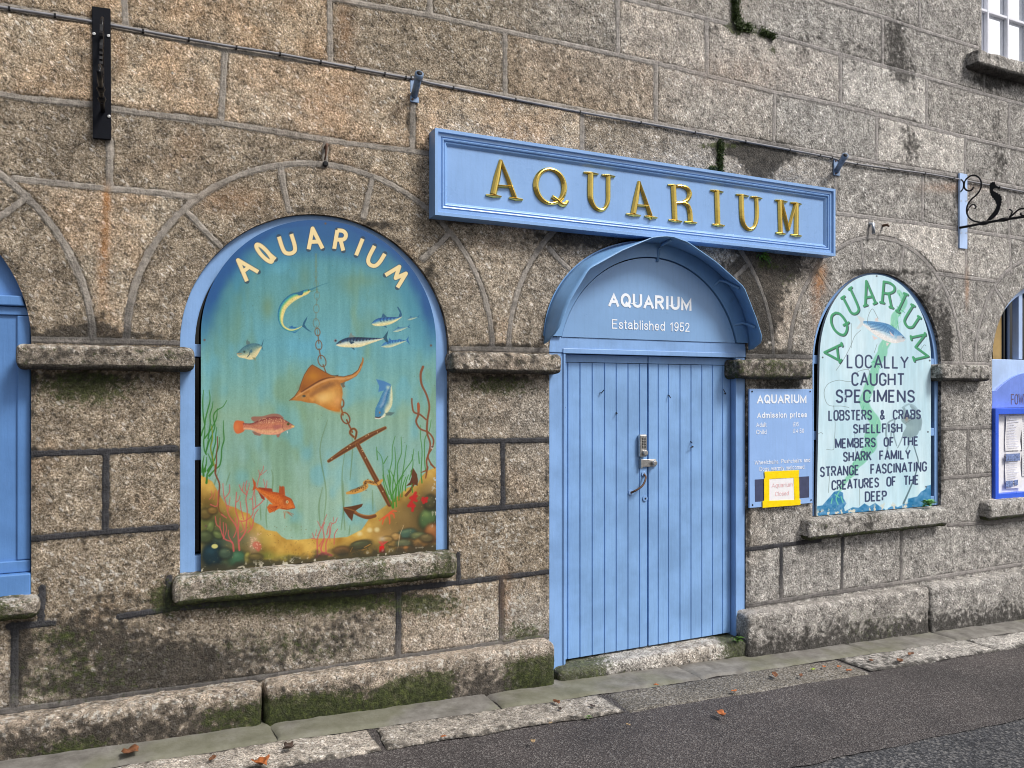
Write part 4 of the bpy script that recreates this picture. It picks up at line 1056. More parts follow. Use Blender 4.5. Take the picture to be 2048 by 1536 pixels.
# ------------------------------------------------------------------ sheet metal hood over the door
hood = empty('door_hood', (DC, 0, 1.9), 'blue painted sheet metal hood curving over the double door', 'door hood')
HOL = (DC, 0, 1.9)
def loc(pts, o): return [(p[0] - o[0], p[1] - o[1], p[2] - o[2]) for p in pts]
NB = 61
tt = np.linspace(0, 1, NB)
ang = np.pi * (1 - tt)
hb = [(2.757 + 0.748 * math.cos(a) * (1 if True else 1), -0.006, 1.935 + 0.635 * math.sin(a) ** 0.93) for a in ang]
fp_ = np.array([(2.005, 1.96), (2.09, 2.16), (2.215, 2.352), (2.44, 2.475), (2.66, 2.572), (2.78, 2.588), (2.9, 2.562), (3.12, 2.455), (3.335, 2.315), (3.43, 2.13), (3.505, 1.95)])
tq = np.array([0, .13, .26, .385, .47, .51, .55, .64, .74, .87, 1.0])
hf = [(np.interp(t, tq, fp_[:, 0]), -0.155, np.interp(t, tq, fp_[:, 1])) for t in tt]
# lower ends are cut to a rounded tongue
rows = []
for k in range(NB):
    e = min(tt[k], 1 - tt[k]) / 0.06
    d = 1.0 if e >= 1 else 0.30 + 0.70 * math.sqrt(max(0, 1 - (1 - e) ** 2))
    b, f = np.array(hb[k]), np.array(hf[k])
    rows.append([b + (f - b) * d * s for s in np.linspace(0, 1, 6)])
hv = [tuple(np.array(p) - HOL) for r in rows for p in r]
hfc = [(i * 6 + j, i * 6 + j + 1, (i + 1) * 6 + j + 1, (i + 1) * 6 + j) for i in range(NB - 1) for j in range(5)]
for e_, (bx, sgn) in enumerate(((rows[0], -1), (rows[-1], 1))):
    pass
ho = link('hood_sheet', mesh('hood_sheet', hv, hfc), M_HOOD, hood, True)
md = ho.modifiers.new('thickness', 'SOLIDIFY'); md.thickness = 0.006; md.offset = 0
for t_ in (0.53, 0.76, 0.93):
    k = int(t_ * (NB - 1))
    b, f = np.array(hb[k]), np.array(hf[k])
    inw = np.array([DC - b[0], 0, 1.95 - b[2]]); inw /= np.linalg.norm(inw)
    pth = [b + inw * 0.11 + np.array([0, 0.004, 0]), b + inw * 0.035 + np.array([0, -0.008, 0]), b + inw * 0.016 + (f - b) * 0.25, b + inw * 0.012 + (f - b) * 0.8]
    MB().tube([tuple(p - HOL) for p in pth], 0.009, 6).build('hood_bracket', M_HOOD, hood, True)

# ------------------------------------------------------------------ the long fascia sign
SYF = -0.104
c_ = [P(869.5, 251.5, SYF), P(1671, 381, SYF), P(1671, 515, SYF), P(871, 426, SYF)]
sx0, sx1 = (c_[0][0] + c_[3][0]) / 2, (c_[1][0] + c_[2][0]) / 2
szt, szb = (c_[0][2] + c_[1][2]) / 2, (c_[2][2] + c_[3][2]) / 2
SO = ((sx0 + sx1) / 2, 0, (szt + szb) / 2)
sign = empty('fascia_sign', SO, 'long blue box sign with raised gold AQUARIUM letters above the door', 'shop sign')
prof = [(0.0, -0.004), (0.0, SYF), (0.017, SYF), (0.021, SYF + 0.012), (0.036, SYF + 0.012), (0.040, SYF + 0.018), (0.046, SYF + 0.012), (0.052, SYF + 0.014), (0.056, SYF + 0.024), (0.062, SYF + 0.020), (0.066, SYF + 0.022), (0.078, SYF + 0.034)]
def rect(i): return [(sx0 + i, szb + i), (sx1 - i, szb + i), (sx1 - i, szt - i), (sx0 + i, szt - i)]
vs_, fs_ = [], []
for off, y in prof:
    for x, z in rect(off): vs_.append((x - SO[0], y, z - SO[2]))
for i in range(len(prof) - 1):
    for k in range(4): fs_.append((i * 4 + k, i * 4 + (k + 1) % 4, (i + 1) * 4 + (k + 1) % 4, (i + 1) * 4 + k))
link('moulding', mesh('moulding', vs_, fs_), M_SIGN, sign)
SYP = SYF + 0.034
rr = rect(0.0775)
MB().box(rr[0][0] - SO[0], rr[1][0] - SO[0], SYP, SYP + 0.02, rr[0][1] - SO[2], rr[2][1] - SO[2]).build('sign_board', M_SIGN, sign)
MB().box(sx0 + .004 - SO[0], sx1 - .004 - SO[0], -0.012, -0.002, szb + .004 - SO[2], szt - .004 - SO[2]).build('back_board', M_SIGN, sign)

def ridge(mb, pts, ws, y0, side=0.006, peak=0.02):
    """carved stroke with a raised central ridge; pts in x,z metres"""
    pts = [np.array(p, float) for p in pts]
    n = len(pts)
    ws = ws if isinstance(ws, (list, tuple)) else [ws] * n
    vs = []
    for i, p in enumerate(pts):
        a = pts[i] - pts[i - 1] if i > 0 else pts[1] - pts[0]
        b = pts[i + 1] - pts[i] if i < n - 1 else a
        a = a / np.linalg.norm(a); b = b / np.linalg.norm(b)
        t = a + b; t /= max(np.linalg.norm(t), 1e-6)
        nn = np.array([-t[1], t[0]])
        sc = 1 / max(0.5, abs(np.dot(nn, np.array([-a[1], a[0]]))))
        w = ws[i] / 2 * sc
        pk = side + (peak - side) * min(1.0, ws[i] / max(ws) * 1.0)
        for o, y in ((w, y0), (w, y0 - side), (w * 0.45, y0 - side - (pk - side) * 0.75), (0, y0 - pk), (-w * 0.45, y0 - side - (pk - side) * 0.75), (-w, y0 - side), (-w, y0)):
            q = p + nn * o
            vs.append((q[0] - SO[0], y, q[1] - SO[2]))
    fs = [(i * 7 + k, i * 7 + k + 1, (i + 1) * 7 + k + 1, (i + 1) * 7 + k) for i in range(n - 1) for k in range(6)]
    fs += [tuple(range(7)), tuple(range(n * 7 - 1, n * 7 - 8, -1))]
    mb.add(vs, fs)
def g1(x, y): return P(840 + .2441 * x, 240 + .2441 * y, SYP)[::2]
def g2(x, y): return P(1280 + .2051 * x, 280 + .2051 * y, SYP)[::2]
def letter(tr, strokes):
    mb = MB()
    for pts, w, *sm in strokes:
        pp = spline(pts, 7) if sm and sm[0] else pts
        q = [tr(*p) for p in pp]
        w = tuple(k * 0.86 for k in w) if isinstance(w, (tuple, list)) else w * 0.86
        if isinstance(w, tuple): w = list(np.interp(np.linspace(0, 1, len(q)), np.linspace(0, 1, len(w)), w))
        ridge(mb, q, w, SYP)
    o = mb.build('letter', M_GOLD, sign)
    return o
def serif(x0, y0, x1, y1, w=0.016):
    xm, ym = (x0 + x1) / 2, (y0 + y1) / 2
    return ([(x0, y0), (x0 * .6 + xm * .4, y0 * .6 + ym * .4), (xm, ym), (x1 * .6 + xm * .4, y1 * .6 + ym * .4), (x1, y1)], (0.011, w, w * 1.5, w, 0.011))
SW, TN = 0.044, 0.022
letter(g1, [([(660, 330), (630, 470), (600, 612)], (0.022, SW, SW)), ([(660, 330), (718, 480), (775, 636)], (0.02, 0.03, 0.034)), ([(632, 541), (745, 549)], 0.019), serif(538, 616, 662, 630), serif(728, 640, 838, 655)])
el = [(1064 + 116 * math.sin(a) + 10 * math.cos(a) * -1, 545 - 140 * math.cos(a)) for a in np.linspace(0, 2 * math.pi, 40)]
letter(g1, [(el, tuple(0.021 + 0.020 * abs(math.sin(a)) ** 1.5 for a in np.linspace(0, 2 * math.pi, 40))), ([(1078, 628), (1120, 658), (1152, 690), (1182, 693), (1208, 668)], (0.026, 0.03, 0.032, 0.03, 0.02), True)])
letter(g1, [([(1397, 440), (1394, 560), (1398, 650), (1430, 715), (1475, 738), (1515, 720), (1538, 660), (1540, 560), (1541, 458)], (0.044, 0.044, 0.042, 0.03, 0.024, 0.026, 0.032, 0.034, 0.034), True), serif(1338, 432, 1456, 446), serif(1486, 452, 1592, 466)])
letter(g1, [([(1792, 505), (1770, 640), (1745, 770)], (0.022, SW, SW)), ([(1792, 505), (1840, 650), (1887, 788)], (0.02, 0.03, 0.034)), ([(1770, 700), (1866, 708)], 0.019), serif(1686, 772, 1802, 786), serif(1838, 790, 1938, 803), ([(1880, 798), (1888, 818)], 0.02)])
letter(g2, [([(322, 440), (330, 620), (338, 785)], SW), ([(335, 452), (400, 452), (455, 475), (480, 525), (462, 580), (415, 608), (345, 618)], (0.02, 0.024, 0.034, 0.042, 0.034, 0.024, 0.018), True), ([(415, 612), (460, 640), (482, 700), (490, 800)], (0.024, 0.036, 0.042, 0.042), True), serif(268, 440, 372, 452), serif(275, 782, 402, 798), serif(428, 798, 548, 812)])
letter(g2, [([(746, 495), (750, 660), (756, 828)], SW), serif(682, 492, 804, 510), serif(700, 824, 816, 838)])
letter(g2, [([(984, 540), (988, 700), (998, 800), (1030, 855), (1068, 872), (1110, 848), (1132, 780), (1136, 690), (1130, 562)], (0.044, 0.044, 0.042, 0.032, 0.026, 0.03, 0.036, 0.036, 0.036), True), serif(932, 534, 1052, 550), serif(1072, 556, 1182, 572)])
letter(g2, [([(1358, 595), (1362, 760), (1366, 912)], 0.04), ([(1372, 600), (1405, 740), (1440, 885)], (0.03, 0.036, 0.028)), ([(1440, 885), (1472, 760), (1512, 620)], (0.022, 0.024, 0.026)), ([(1522, 618), (1522, 780), (1520, 930)], SW), serif(1312, 588, 1428, 606), serif(1462, 612, 1566, 628), serif(1320, 906, 1412, 920), serif(1462, 924, 1568, 938)])

# ------------------------------------------------------------------ admission board and the taped notice on it
yA = -0.022
ca = [P(1497.6, 777.5, yA), P(1624.8, 778, yA), P(1625.5, 1006, yA), P(1500.5, 1016, yA)]
ax0, ax1, az0, az1 = (ca[0][0] + ca[3][0]) / 2, (ca[1][0] + ca[2][0]) / 2, (ca[2][2] + ca[3][2]) / 2, (ca[0][2] + ca[1][2]) / 2
AO = (ax0, 0, az0)
adm = empty('admission_board', (0, 0, 0), 'blue admission prices board between the door and the white sign', 'price board')
MB().box(ax0, ax1, yA, -0.010, az0, az1).build('board', M_ADM, adm, bevel=0.002)
for u, v in ((1504, 783), (1620, 783), (1505, 1010), (1622, 1000)):
    a = P(u, v, yA); MB().disc((a[0], yA, a[2]), 0.006, 0.002, 8).build('screw', M_IRON, adm)
def al(x, y): return 1480 + .1953 * x, 740 + .1953 * y
def adml(s, x0, x1, yb0, yb1, cap, bold, mat=M_WHITE, parent=adm, y=yA - 0.0012):
    a, b = P(*al(x0, yb0), y), P(*al(x1, yb1), y)
    c = P(*al(x0, yb0 - cap), y)
    cap = c[2] - a[2]
    stroke_text(s, a[0], b[0], (a[2] + b[2]) / 2, cap, y, cap * (bold or 0.125), mat, parent, gap=.42 if bold else .3)
adml('AQUARIUM', 175, 680, 345, 338, 92, 0.19)
adml('Admission prices', 175, 685, 494, 484, 60, 0.17)
adml('Adult', 166, 270, 585, 582, 46, 0.0)
adml('\u00a36', 545, 600, 577, 576, 45, 0.0)
adml('Child', 166, 270, 660, 655, 46, 0.0)
adml('\u00a34\u00b750', 545, 655, 647, 643, 45, 0.0)
adml('Wheelchairs, Pushchairs and', 150, 718, 968, 943, 44, 0.0)
adml('Dogs warmly welcomed.', 200, 668, 1035, 1012, 44, 0.0)
def quadp(pts, y, th, name, mat, parent, bevel=0): return MB().prism([P(*al(*p), y)[::2] for p in pts], y, y + th).build(name, mat, parent, bevel=bevel)
quadp([(152, 1122), (708, 1088), (708, 1305), (155, 1350)], yA - 0.001, 0.0008, 'covered_patch', M_NAVY, adm)
notice = empty('closed_notice', (0, 0, 0), 'white Aquarium Closed notice framed in yellow tape on the admission board', 'notice')
quadp([(285, 1095), (575, 1085), (580, 1345), (285, 1350)], yA - 0.0035, 0.002, 'paper', M_PAPER, notice)
yt = yA - 0.006
quadp([(250, 1040), (605, 1024), (603, 1100), (256, 1118)], yt, 0.002, 'tape', M_YEL, notice, 0.0008)
quadp([(246, 1112), (302, 1109), (302, 1345), (248, 1345)], yt + .0004, 0.002, 'tape', M_YEL, notice, 0.0008)
quadp([(550, 1090), (605, 1090), (610, 1345), (558, 1345)], yt + .0006, 0.002, 'tape', M_YEL, notice, 0.0008)
quadp([(232, 1340), (622, 1328), (620, 1382), (232, 1412)], yt - .001, 0.002, 'tape', M_YEL, notice, 0.0008)
adml('Aquarium', 325, 540, 1202, 1196, 46, 0.0, M_PINK, notice, yA - 0.0042)
adml('Closed', 360, 500, 1290, 1284, 46, 0.0, M_PINK, notice, yA - 0.0042)

# ------------------------------------------------------------------ notice case at the right edge
yN = yR - 0.075
case = empty('notice_case', (0, 0, 0), 'bright blue glazed notice case with arched header at the right edge', 'notice case')
nx0, nx1 = PX(1991, yN), PX(1991, yN) + 1.08
nzt, nzb = P(1995, 817, yN)[2], P(1995, 999, yN)[2]
w = 0.042
cs = MB().box(nx0, nx0 + w, yN, yR + 0.007, nzb, nzt).box(nx1 - w, nx1, yN, yR + 0.007, nzb, nzt).box(nx0 + w, nx1 - w, yN + .001, yR + 0.007, nzt - w * 1.1, nzt).box(nx0 + w, nx1 - w, yN + .001, yR + 0.007, nzb, nzb + w).build('frame', M_CASE, case, bevel=0.003)
MB().box(nx0 + w, nx1 - w, yN + 0.05, yN + 0.06, nzb + w, nzt - w * 1.1).build('backing', M_PAPER, case)
hx = nx0 - 0.0
hz0, hz1 = nzt + 0.004, P(1995, 782, yR)[2]
hc = (nx0 + nx1) / 2
arcp = [(hx, hz0), (nx1, hz0), (nx1, hz1)] + [(hc + 0.43 * q, hz1 + 0.15 * (1 - q * q)) for q in np.linspace(1.0, -1.0, 20)] + [(hx, hz1)]
MB().prism(arcp, yR - 0.012, yR + 0.007).build('header_board', paint('header_blue', (0.17, 0.27, 0.74), rough=0.2, dirt=0.03), case)
la = P(2022, 809, yR - .013)
GL_W = stroke_text('FOWEY', la[0], la[0] + 0.26, la[2], 0.085, yR - 0.0132, 0.009, M_BROWNINK, case)
def sheet_paper(u0, v0, u1, v1, seed, name='notice_paper'):
    a, b = P(u0, v0, yN + .045), P(u1, v1, yN + .045)
    x0, x1, zt_, zb2 = a[0], b[0], a[2], b[2]
    n = 9
    vs = []
    for i in range(n):
        for j in range(5):
            s, t = i / (n - 1), j / 4
            vs.append((x0 + (x1 - x0) * t + 0.004 * math.sin(s * 5 + seed), yN + 0.044 - 0.012 * abs(math.sin(3 * s + seed)) * (0.5 + t) * 0.8, zt_ + (zb2 - zt_) * s))
    fs = [(i * 5 + j, i * 5 + j + 1, (i + 1) * 5 + j + 1, (i + 1) * 5 + j) for i in range(n - 1) for j in range(4)]
    p = link(name, mesh(name, vs, fs), M_PAPER, case, True)
    ln = MB()
    rs = np.random.RandomState(seed)
    for k in range(int((zt_ - zb2) / 0.022)):
        z = zt_ - 0.03 - k * 0.02
        if z < zb2 + 0.02: break
        ln.box(x0 + 0.02, x0 + 0.02 + (x1 - x0 - 0.04) * (0.55 + 0.45 * rs.rand()), yN + 0.0285, yN + 0.029, z, z + 0.006)
    q = ln.build('print_line', plain('pale_print', (0.62, 0.63, 0.74), 0.6), case)
    q['kind'] = 'stuff'
sheet_paper(2010, 832, 2040, 900, 1)
sheet_paper(2010, 904, 2040, 975, 2)
sheet_paper(2043, 832, 2075, 950, 3)
for (u0, v0, u1, v1) in ((2012, 908, 2040, 921), (2012, 962, 2026, 973), (2029, 960, 2036, 970)):
    a, b = P(u0, v0, yN + .027), P(u1, v1, yN + .027)
    MB().box(a[0], b[0], yN + 0.027, yN + 0.0278, b[2], a[2]).build('picture', plain('blue_picture', (0.16, 0.22, 0.42), 0.5, var=0.6, scale=60), case)
# ------------------------------------------------------------------ wrought iron brackets
def pv(u, v, X0, Y0_, dx, dy):
    x = (u - 1024.0) / FPX
    wx, wn, hh = x * CY + SY, CY - x * SY, (HOR - v) / FPX
    # t*wx = X0 + a*dx ; t*wn - DIST = Y0 + a*dy
    a = (wx * (DIST + Y0_) - wn * X0) / (wn * dx - wx * dy)
    t = (X0 + a * dx) / wx
    return a, ZCAM + t * hh
BX, BY, BDX, BDY = PX(1920.5, -0.02), -0.02, 0.379, -0.925
def bz(x, y): return pv(1850 + .1302 * x, 300 + .1302 * y, BX, BY, BDX, BDY)
BS = {'back_curl': [(548, 452), (575, 470), (592, 510), (585, 590), (548, 640)],
      'scroll': [(745, 570), (725, 605), (685, 628), (635, 615), (603, 570), (605, 500), (640, 440), (700, 398), (760, 388), (820, 415), (858, 470), (865, 540), (845, 615), (790, 690), (720, 750), (670, 815), (643, 890), (645, 970), (680, 1040), (750, 1090), (850, 1112)],
      'tendril': [(650, 950), (675, 890), (715, 845), (750, 835), (780, 860), (778, 890), (758, 893)],
      'bar': [(528, 1195), (700, 1165), (870, 1130), (1200, 1070), (1521, 1025), (1800, 983)],
      'end_scroll': [(1290, 1035), (1330, 1010), (1390, 955), (1450, 910), (1520, 900), (1590, 930), (1610, 985), (1570, 1015), (1500, 1005), (1465, 985), (1480, 965)],
      'end_leaf': [(1290, 1035), (1325, 990), (1338, 945), (1315, 918), (1292, 912)]}
SH = [(1160, 572), (1150, 600), (1128, 598), (1090, 582), (1062, 588), (1045, 612), (1062, 640), (1085, 640), (1092, 660), (1118, 655), (1128, 682), (1158, 680), (1160, 708), (1182, 715), (1170, 738), (1188, 760), (1172, 778), (1185, 805), (1166, 815), (1176, 845), (1158, 860), (1150, 910), (1115, 985), (1060, 1040), (1010, 1080), (940, 1092), (985, 1035), (1050, 960), (1090, 890), (1104, 845), (1088, 810), (1082, 780), (1058, 765), (1058, 740), (1034, 738), (1030, 712), (1008, 702), (1010, 675), (996, 660), (1004, 635), (992, 605), (996, 570), (988, 545), (1004, 525), (1008, 500), (1028, 505), (1035, 486), (1052, 498), (1072, 486), (1078, 510), (1090, 545), (1120, 560)]
BPROF = {k: [bz(*p) for p in spline(v, 4)] if k != 'bar' else [bz(*p) for p in v] for k, v in BS.items()}
SHP = [bz(*p) for p in SH]
def bracket(X0, Y0_, dx, dy, dz, parent, sx=1.0):
    side = Vector((-dy, dx, 0))
    def q(a, z): return (X0 + a * sx * dx, Y0_ + a * sx * dy, z + dz)
    for k, pl in BPROF.items():
        pts = [q(*p) for p in pl]
        r = 0.0095 if k == 'bar' else 0.0062
        if k in ('end_leaf', 'tendril', 'back_curl'): r = 0.005
        MB().tube(pts, r, 8).build({'bar': 'arm', 'end_scroll': 'scroll', 'end_leaf': 'tendril', 'back_curl': 'scroll'}.get(k, k), M_IRON, parent, True)
    for a, z in (bz(895, 1125), bz(1210, 1070)):
        p = Vector(q(a, z)); MB().tube([p - Vector((dx, dy, 0)) * 0.03, p, p + Vector((dx, dy, 0)) * 0.03], [0.012, 0.017, 0.012], 8).build('collar', M_IRON, parent, True)
    n = len(SHP)
    th = 0.006
    A = [Vector(q(*p)) + side * th for p in SHP]
    B = [Vector(q(*p)) - side * th for p in SHP]
    bm = bmesh.new()
    va = [bm.verts.new(p) for p in A]
    vb = [bm.verts.new(p) for p in B]
    f1 = bm.faces.new(va); f2 = bm.faces.new(vb[::-1])
    for i in range(n): bm.faces.new((va[i], vb[i], vb[(i + 1) % n], va[(i + 1) % n]))
    bmesh.ops.recalc_face_normals(bm, faces=bm.faces)
    bmesh.ops.triangulate(bm, faces=[f1, f2])
    me_ = bpy.data.meshes.new('seahorse')
    bm.to_mesh(me_); bm.free()
    link('seahorse', me_, M_IRON, parent)
rb = empty('hanging_sign_bracket', (0, 0, 0), 'black wrought iron seahorse bracket on a pale blue board at the right', 'sign bracket', 'seahorse sign brackets')
bt, bb = P(1921, 346, -0.02), P(1918.5, 496, -0.02)
bx1 = PX(1935, -0.02)
MB().box(PX(1919.5, -0.02), bx1, -0.02, -0.006, bb[2], bt[2]).build('backboard', M_PALE, rb, bevel=0.002)
for v in (402, 466):
    for u in (1922, 1932):
        a = P(u, v, -.02); MB().disc((a[0], -0.02, a[2]), 0.005, 0.003, 8).build('screw', M_STEEL, rb)
bracket(BX, BY, BDX, BDY, 0.0, rb)
lb = empty('hanging_sign_bracket', (0, 0, 0), 'black iron bracket seen end on against a tall black board, top left', 'sign bracket', 'seahorse sign brackets')
l0, l1 = P(184, 12, -0.025), P(222, 277, -0.025)
MB().prism([P(184, 12, -.025)[::2], P(221, 17, -.025)[::2], P(222.5, 279, -.025)[::2], P(185.5, 276, -.025)[::2]], -0.025, -0.008).build('backboard', M_BLACKBOARD, lb, bevel=0.002)
for u, v in ((188, 68), (217, 72), (218, 233)):
    a = P(u, v, -.025); MB().disc((a[0], -0.025, a[2]), 0.007, 0.004, 10).build('screw', M_STEEL, lb, bevel=.001)
bracket(PX(206, -0.025), -0.025, 0.02, -1.0, P(206, 222, -.025)[2] - BPROF['bar'][0][1], lb, 0.8)

# ------------------------------------------------------------------ flagpole sockets, cable, odd ironwork
def socket(ul, ur, vt, vb, tip_u, tip_v, ln, label):
    s = empty('flagpole_socket', (0, 0, 0), label, 'flagpole socket', 'flagpole sockets')
    mpl = plain('worn_blue_socket', (0.2, 0.28, 0.42), 0.4, 0.3, 0.25, 40)
    y = -0.012
    a, b = P(ul, vt, y), P(ur, vb, y)
    MB().box(a[0], b[0], y, -0.0, b[2], a[2]).build('plate', mpl, s, bevel=0.002)
    for f in (0.1, 0.9):
        MB().disc(((a[0] + b[0]) / 2 - 0.012, y, b[2] + (a[2] - b[2]) * f), 0.006, 0.004, 8).build('bolt', M_RUST, s)
    base = Vector(((a[0] + b[0]) / 2, y, b[2] + (a[2] - b[2]) * 0.3))
    tip = Vector(P(tip_u, tip_v, -ln))
    d = (tip - base).normalized()
    MB().tube([base + Vector((0, 0.006, -0.004)), base + d * 0.12, tip - d * 0.028], 0.0185, 14).build('tube', mpl, s, True)
    MB().tube([tip - d * 0.03, tip - d * 0.002], 0.023, 14).build('collar', mpl, s, True)
    MB().tube([tip - d * 0.0015, tip + d * 0.0005], 0.015, 12).build('mouth', M_IRON, s, True)
socket(820.5, 838, 152, 206, 839, 146, 0.13, 'blue flagpole socket tilted outward above the left end of the long sign')
socket(1668, 1680, 318, 352, 1691, 310, 0.13, 'blue flagpole socket tilted outward past the right end of the long sign')
cp = [(-700, -95), (-330, -42), (-60, 2), (0, 14), (110, 31), (222, 50), (330, 70), (450, 91), (560, 108), (660, 127), (740, 142), (805, 154), (822, 156), (838, 158), (860, 166), (1000, 193), (1160, 224), (1310, 250), (1440, 274), (1560, 296), (1640, 311), (1668, 317), (1690, 324), (1760, 335), (1850, 347), (1925, 360), (2048, 384), (2150, 402)]
cab = empty('wall_cable', (0, 0, 0), 'thin grey cable clipped along a mortar course across the upper wall', 'cable')
cpts = []
for i, (u, v) in enumerate(spline(cp, 5)):
    p = P(u, v, -0.0135)
    cpts.append((p[0], -0.0135, p[2]))
MB().tube(cpts, 0.0066, 6).build('sheath', M_CABLE, cab, True)
for k in range(0, len(cpts), 4):
    x, y, z = cpts[k]
    MB().box(x - 0.004, x + 0.004, y - 0.0072, y + 0.012, z - 0.0072, z + 0.0072).build('clip', M_IRON, cab)
def hook(u, v, label, kind):
    x, y, z = P(u, v)
    o = empty('iron_hook', (x, 0, z), label, 'hook', 'iron hooks in the wall joints')
    if kind == 0: pl = [(0, .02, 0), (0, -.04, 0.004), (-.006, -.055, -.012), (-.008, -.045, -.05), (-.012, -.04, -.075)]
    else: pl = [(0, .02, 0), (0, -.05, 0.0), (0.0, -.06, -.015)]
    MB().tube(pl, [0.010, 0.009, 0.007, 0.005, 0.004][:len(pl)], 8).build('shank', M_RUST, o, True)
hook(651, 296, 'rusty iron hook in the joint above the mural arch crown', 0)
hook(1763, 452, 'short rusty hook right of the long sign, over the white sign', 1)
st = empty('iron_stud', P(650, 329), 'round black stud at the crown of the mural arch', 'stud')
MB().disc((0, -0.002, 0), 0.014, 0.02, 12).build('stud_head', M_IRON, st, bevel=0.004)
sp = empty('lead_spout', P(1739, 455), 'little lead pipe stub at the crown of the white sign arch', 'pipe')
MB().tube([(0, .02, 0.03), (0, -.03, 0.02), (0, -.035, -.05)], 0.012, 10).build('pipe_stub', M_ZINC, sp, True)

# ------------------------------------------------------------------ small plants on the stone
M_FERN = leafmat_g = None
def green(name, c):
    t = NT(name)
    pos = t.n('NewGeometry').outputs['Position']
    n = t.noise(pos, 90, 2, 0.6)
    return t.done(t.mix(t.rng(n, 0.3, 0.7), tuple(x * 0.5 for x in c), tuple(x * 1.4 for x in c)), 0.6)
M_FERN = green('weed_green', (0.10, 0.22, 0.03))
M_MOSS = green('moss_green', (0.045, 0.075, 0.012))
M_WEED = green('seaweed_green', (0.2, 0.46, 0.14))
def weed(u, v, y, size, n, mat, label, name, droop=0.5, seed=0, cat='plant'):
    x0, y0, z0 = P(u, v, y)
    rs = np.random.RandomState(seed)
    o = empty(name, (x0, y0, z0), label, cat)
    mb = MB()
    for i in range(n):
        a = rs.rand() * 2 * math.pi
        L = size * (0.4 + 0.6 * rs.rand())
        d = Vector((math.cos(a), -abs(math.sin(a)) * 0.7 - 0.15, droop * rs.randn() * 0.6 + (0.3 if droop < 0.4 else -0.4))).normalized()
        base = Vector((rs.randn() * size * 0.2, 0, rs.randn() * size * 0.12))
        s = d.cross(Vector((0, 0, 1))).normalized() * size * 0.12
        p1, p2 = base + d * L * 0.5, base + d * L + Vector((0, 0, -droop * L * 0.4))
        mb.add([base, p1 + s, p2, p1 - s], [(0, 1, 2, 3)])
    mb.build('foliage', mat, o)
    return o
weed(1526, 512, -0.01, 0.07, 26, M_FERN, 'small green fern hanging from the wall under the long sign', 'fern', 0.8, 5)
weed(1852, 1006, -0.05, 0.085, 70, M_WEED, 'bright green weed on the sill at the corner of the white sign', 'weed', 0.3, 7)
weed(1474, 1278, -0.07, 0.05, 40, M_FERN, 'tuft of green weed at the right end of the doorstep', 'weed', 0.3, 9)
weed(1176, 1433, -0.5, 0.03, 20, M_FERN, 'tiny green weed sprouting at the kerb edge below the door', 'weed', 0.2, 11).location = G(1176, 1433, 0.0)
def moss_line(pix, r, n, label, seed, mat=M_MOSS):
    rs = np.random.RandomState(seed)
    o = MB()
    seg = [np.array(P(u, v, 0)) for u, v in pix]
    for i in range(n):
        k = rs.randint(len(seg) - 1)
        p = seg[k] + (seg[k + 1] - seg[k]) * rs.rand()
        q = p + np.array([rs.randn() * r, -0.004 - abs(rs.randn()) * 0.014, rs.randn() * r])
        s = 0.003 + 0.006 * rs.rand()
        a, b = rs.randn(3), rs.randn(3)
        a /= np.linalg.norm(a); b -= a * np.dot(a, b); b /= np.linalg.norm(b)
        o.add([q - a * s, q - b * s * .5, q + a * s * 1.4, q + b * s * .5], [(0, 1, 2, 3)])
    ob = o.build('moss', mat)
    tag(ob, label, 'moss', kind='stuff')
moss_line([(1468, -20), (1470, 30), (1476, 56), (1500, 60)], 0.014, 2600, 'dark green moss filling the upright joint near the top', 1)
moss_line([(1520, 64), (1535, 70), (1545, 76)], 0.011, 700, 'small moss cushion on the joint right of the mossy upright', 2)
moss_line([(1439, 284), (1438, 345)], 0.010, 1100, 'moss in the short upright joint above the long sign', 3)
moss_line([(1416, 336), (1428, 338)], 0.008, 160, 'moss speck on the top edge of the long sign', 4)
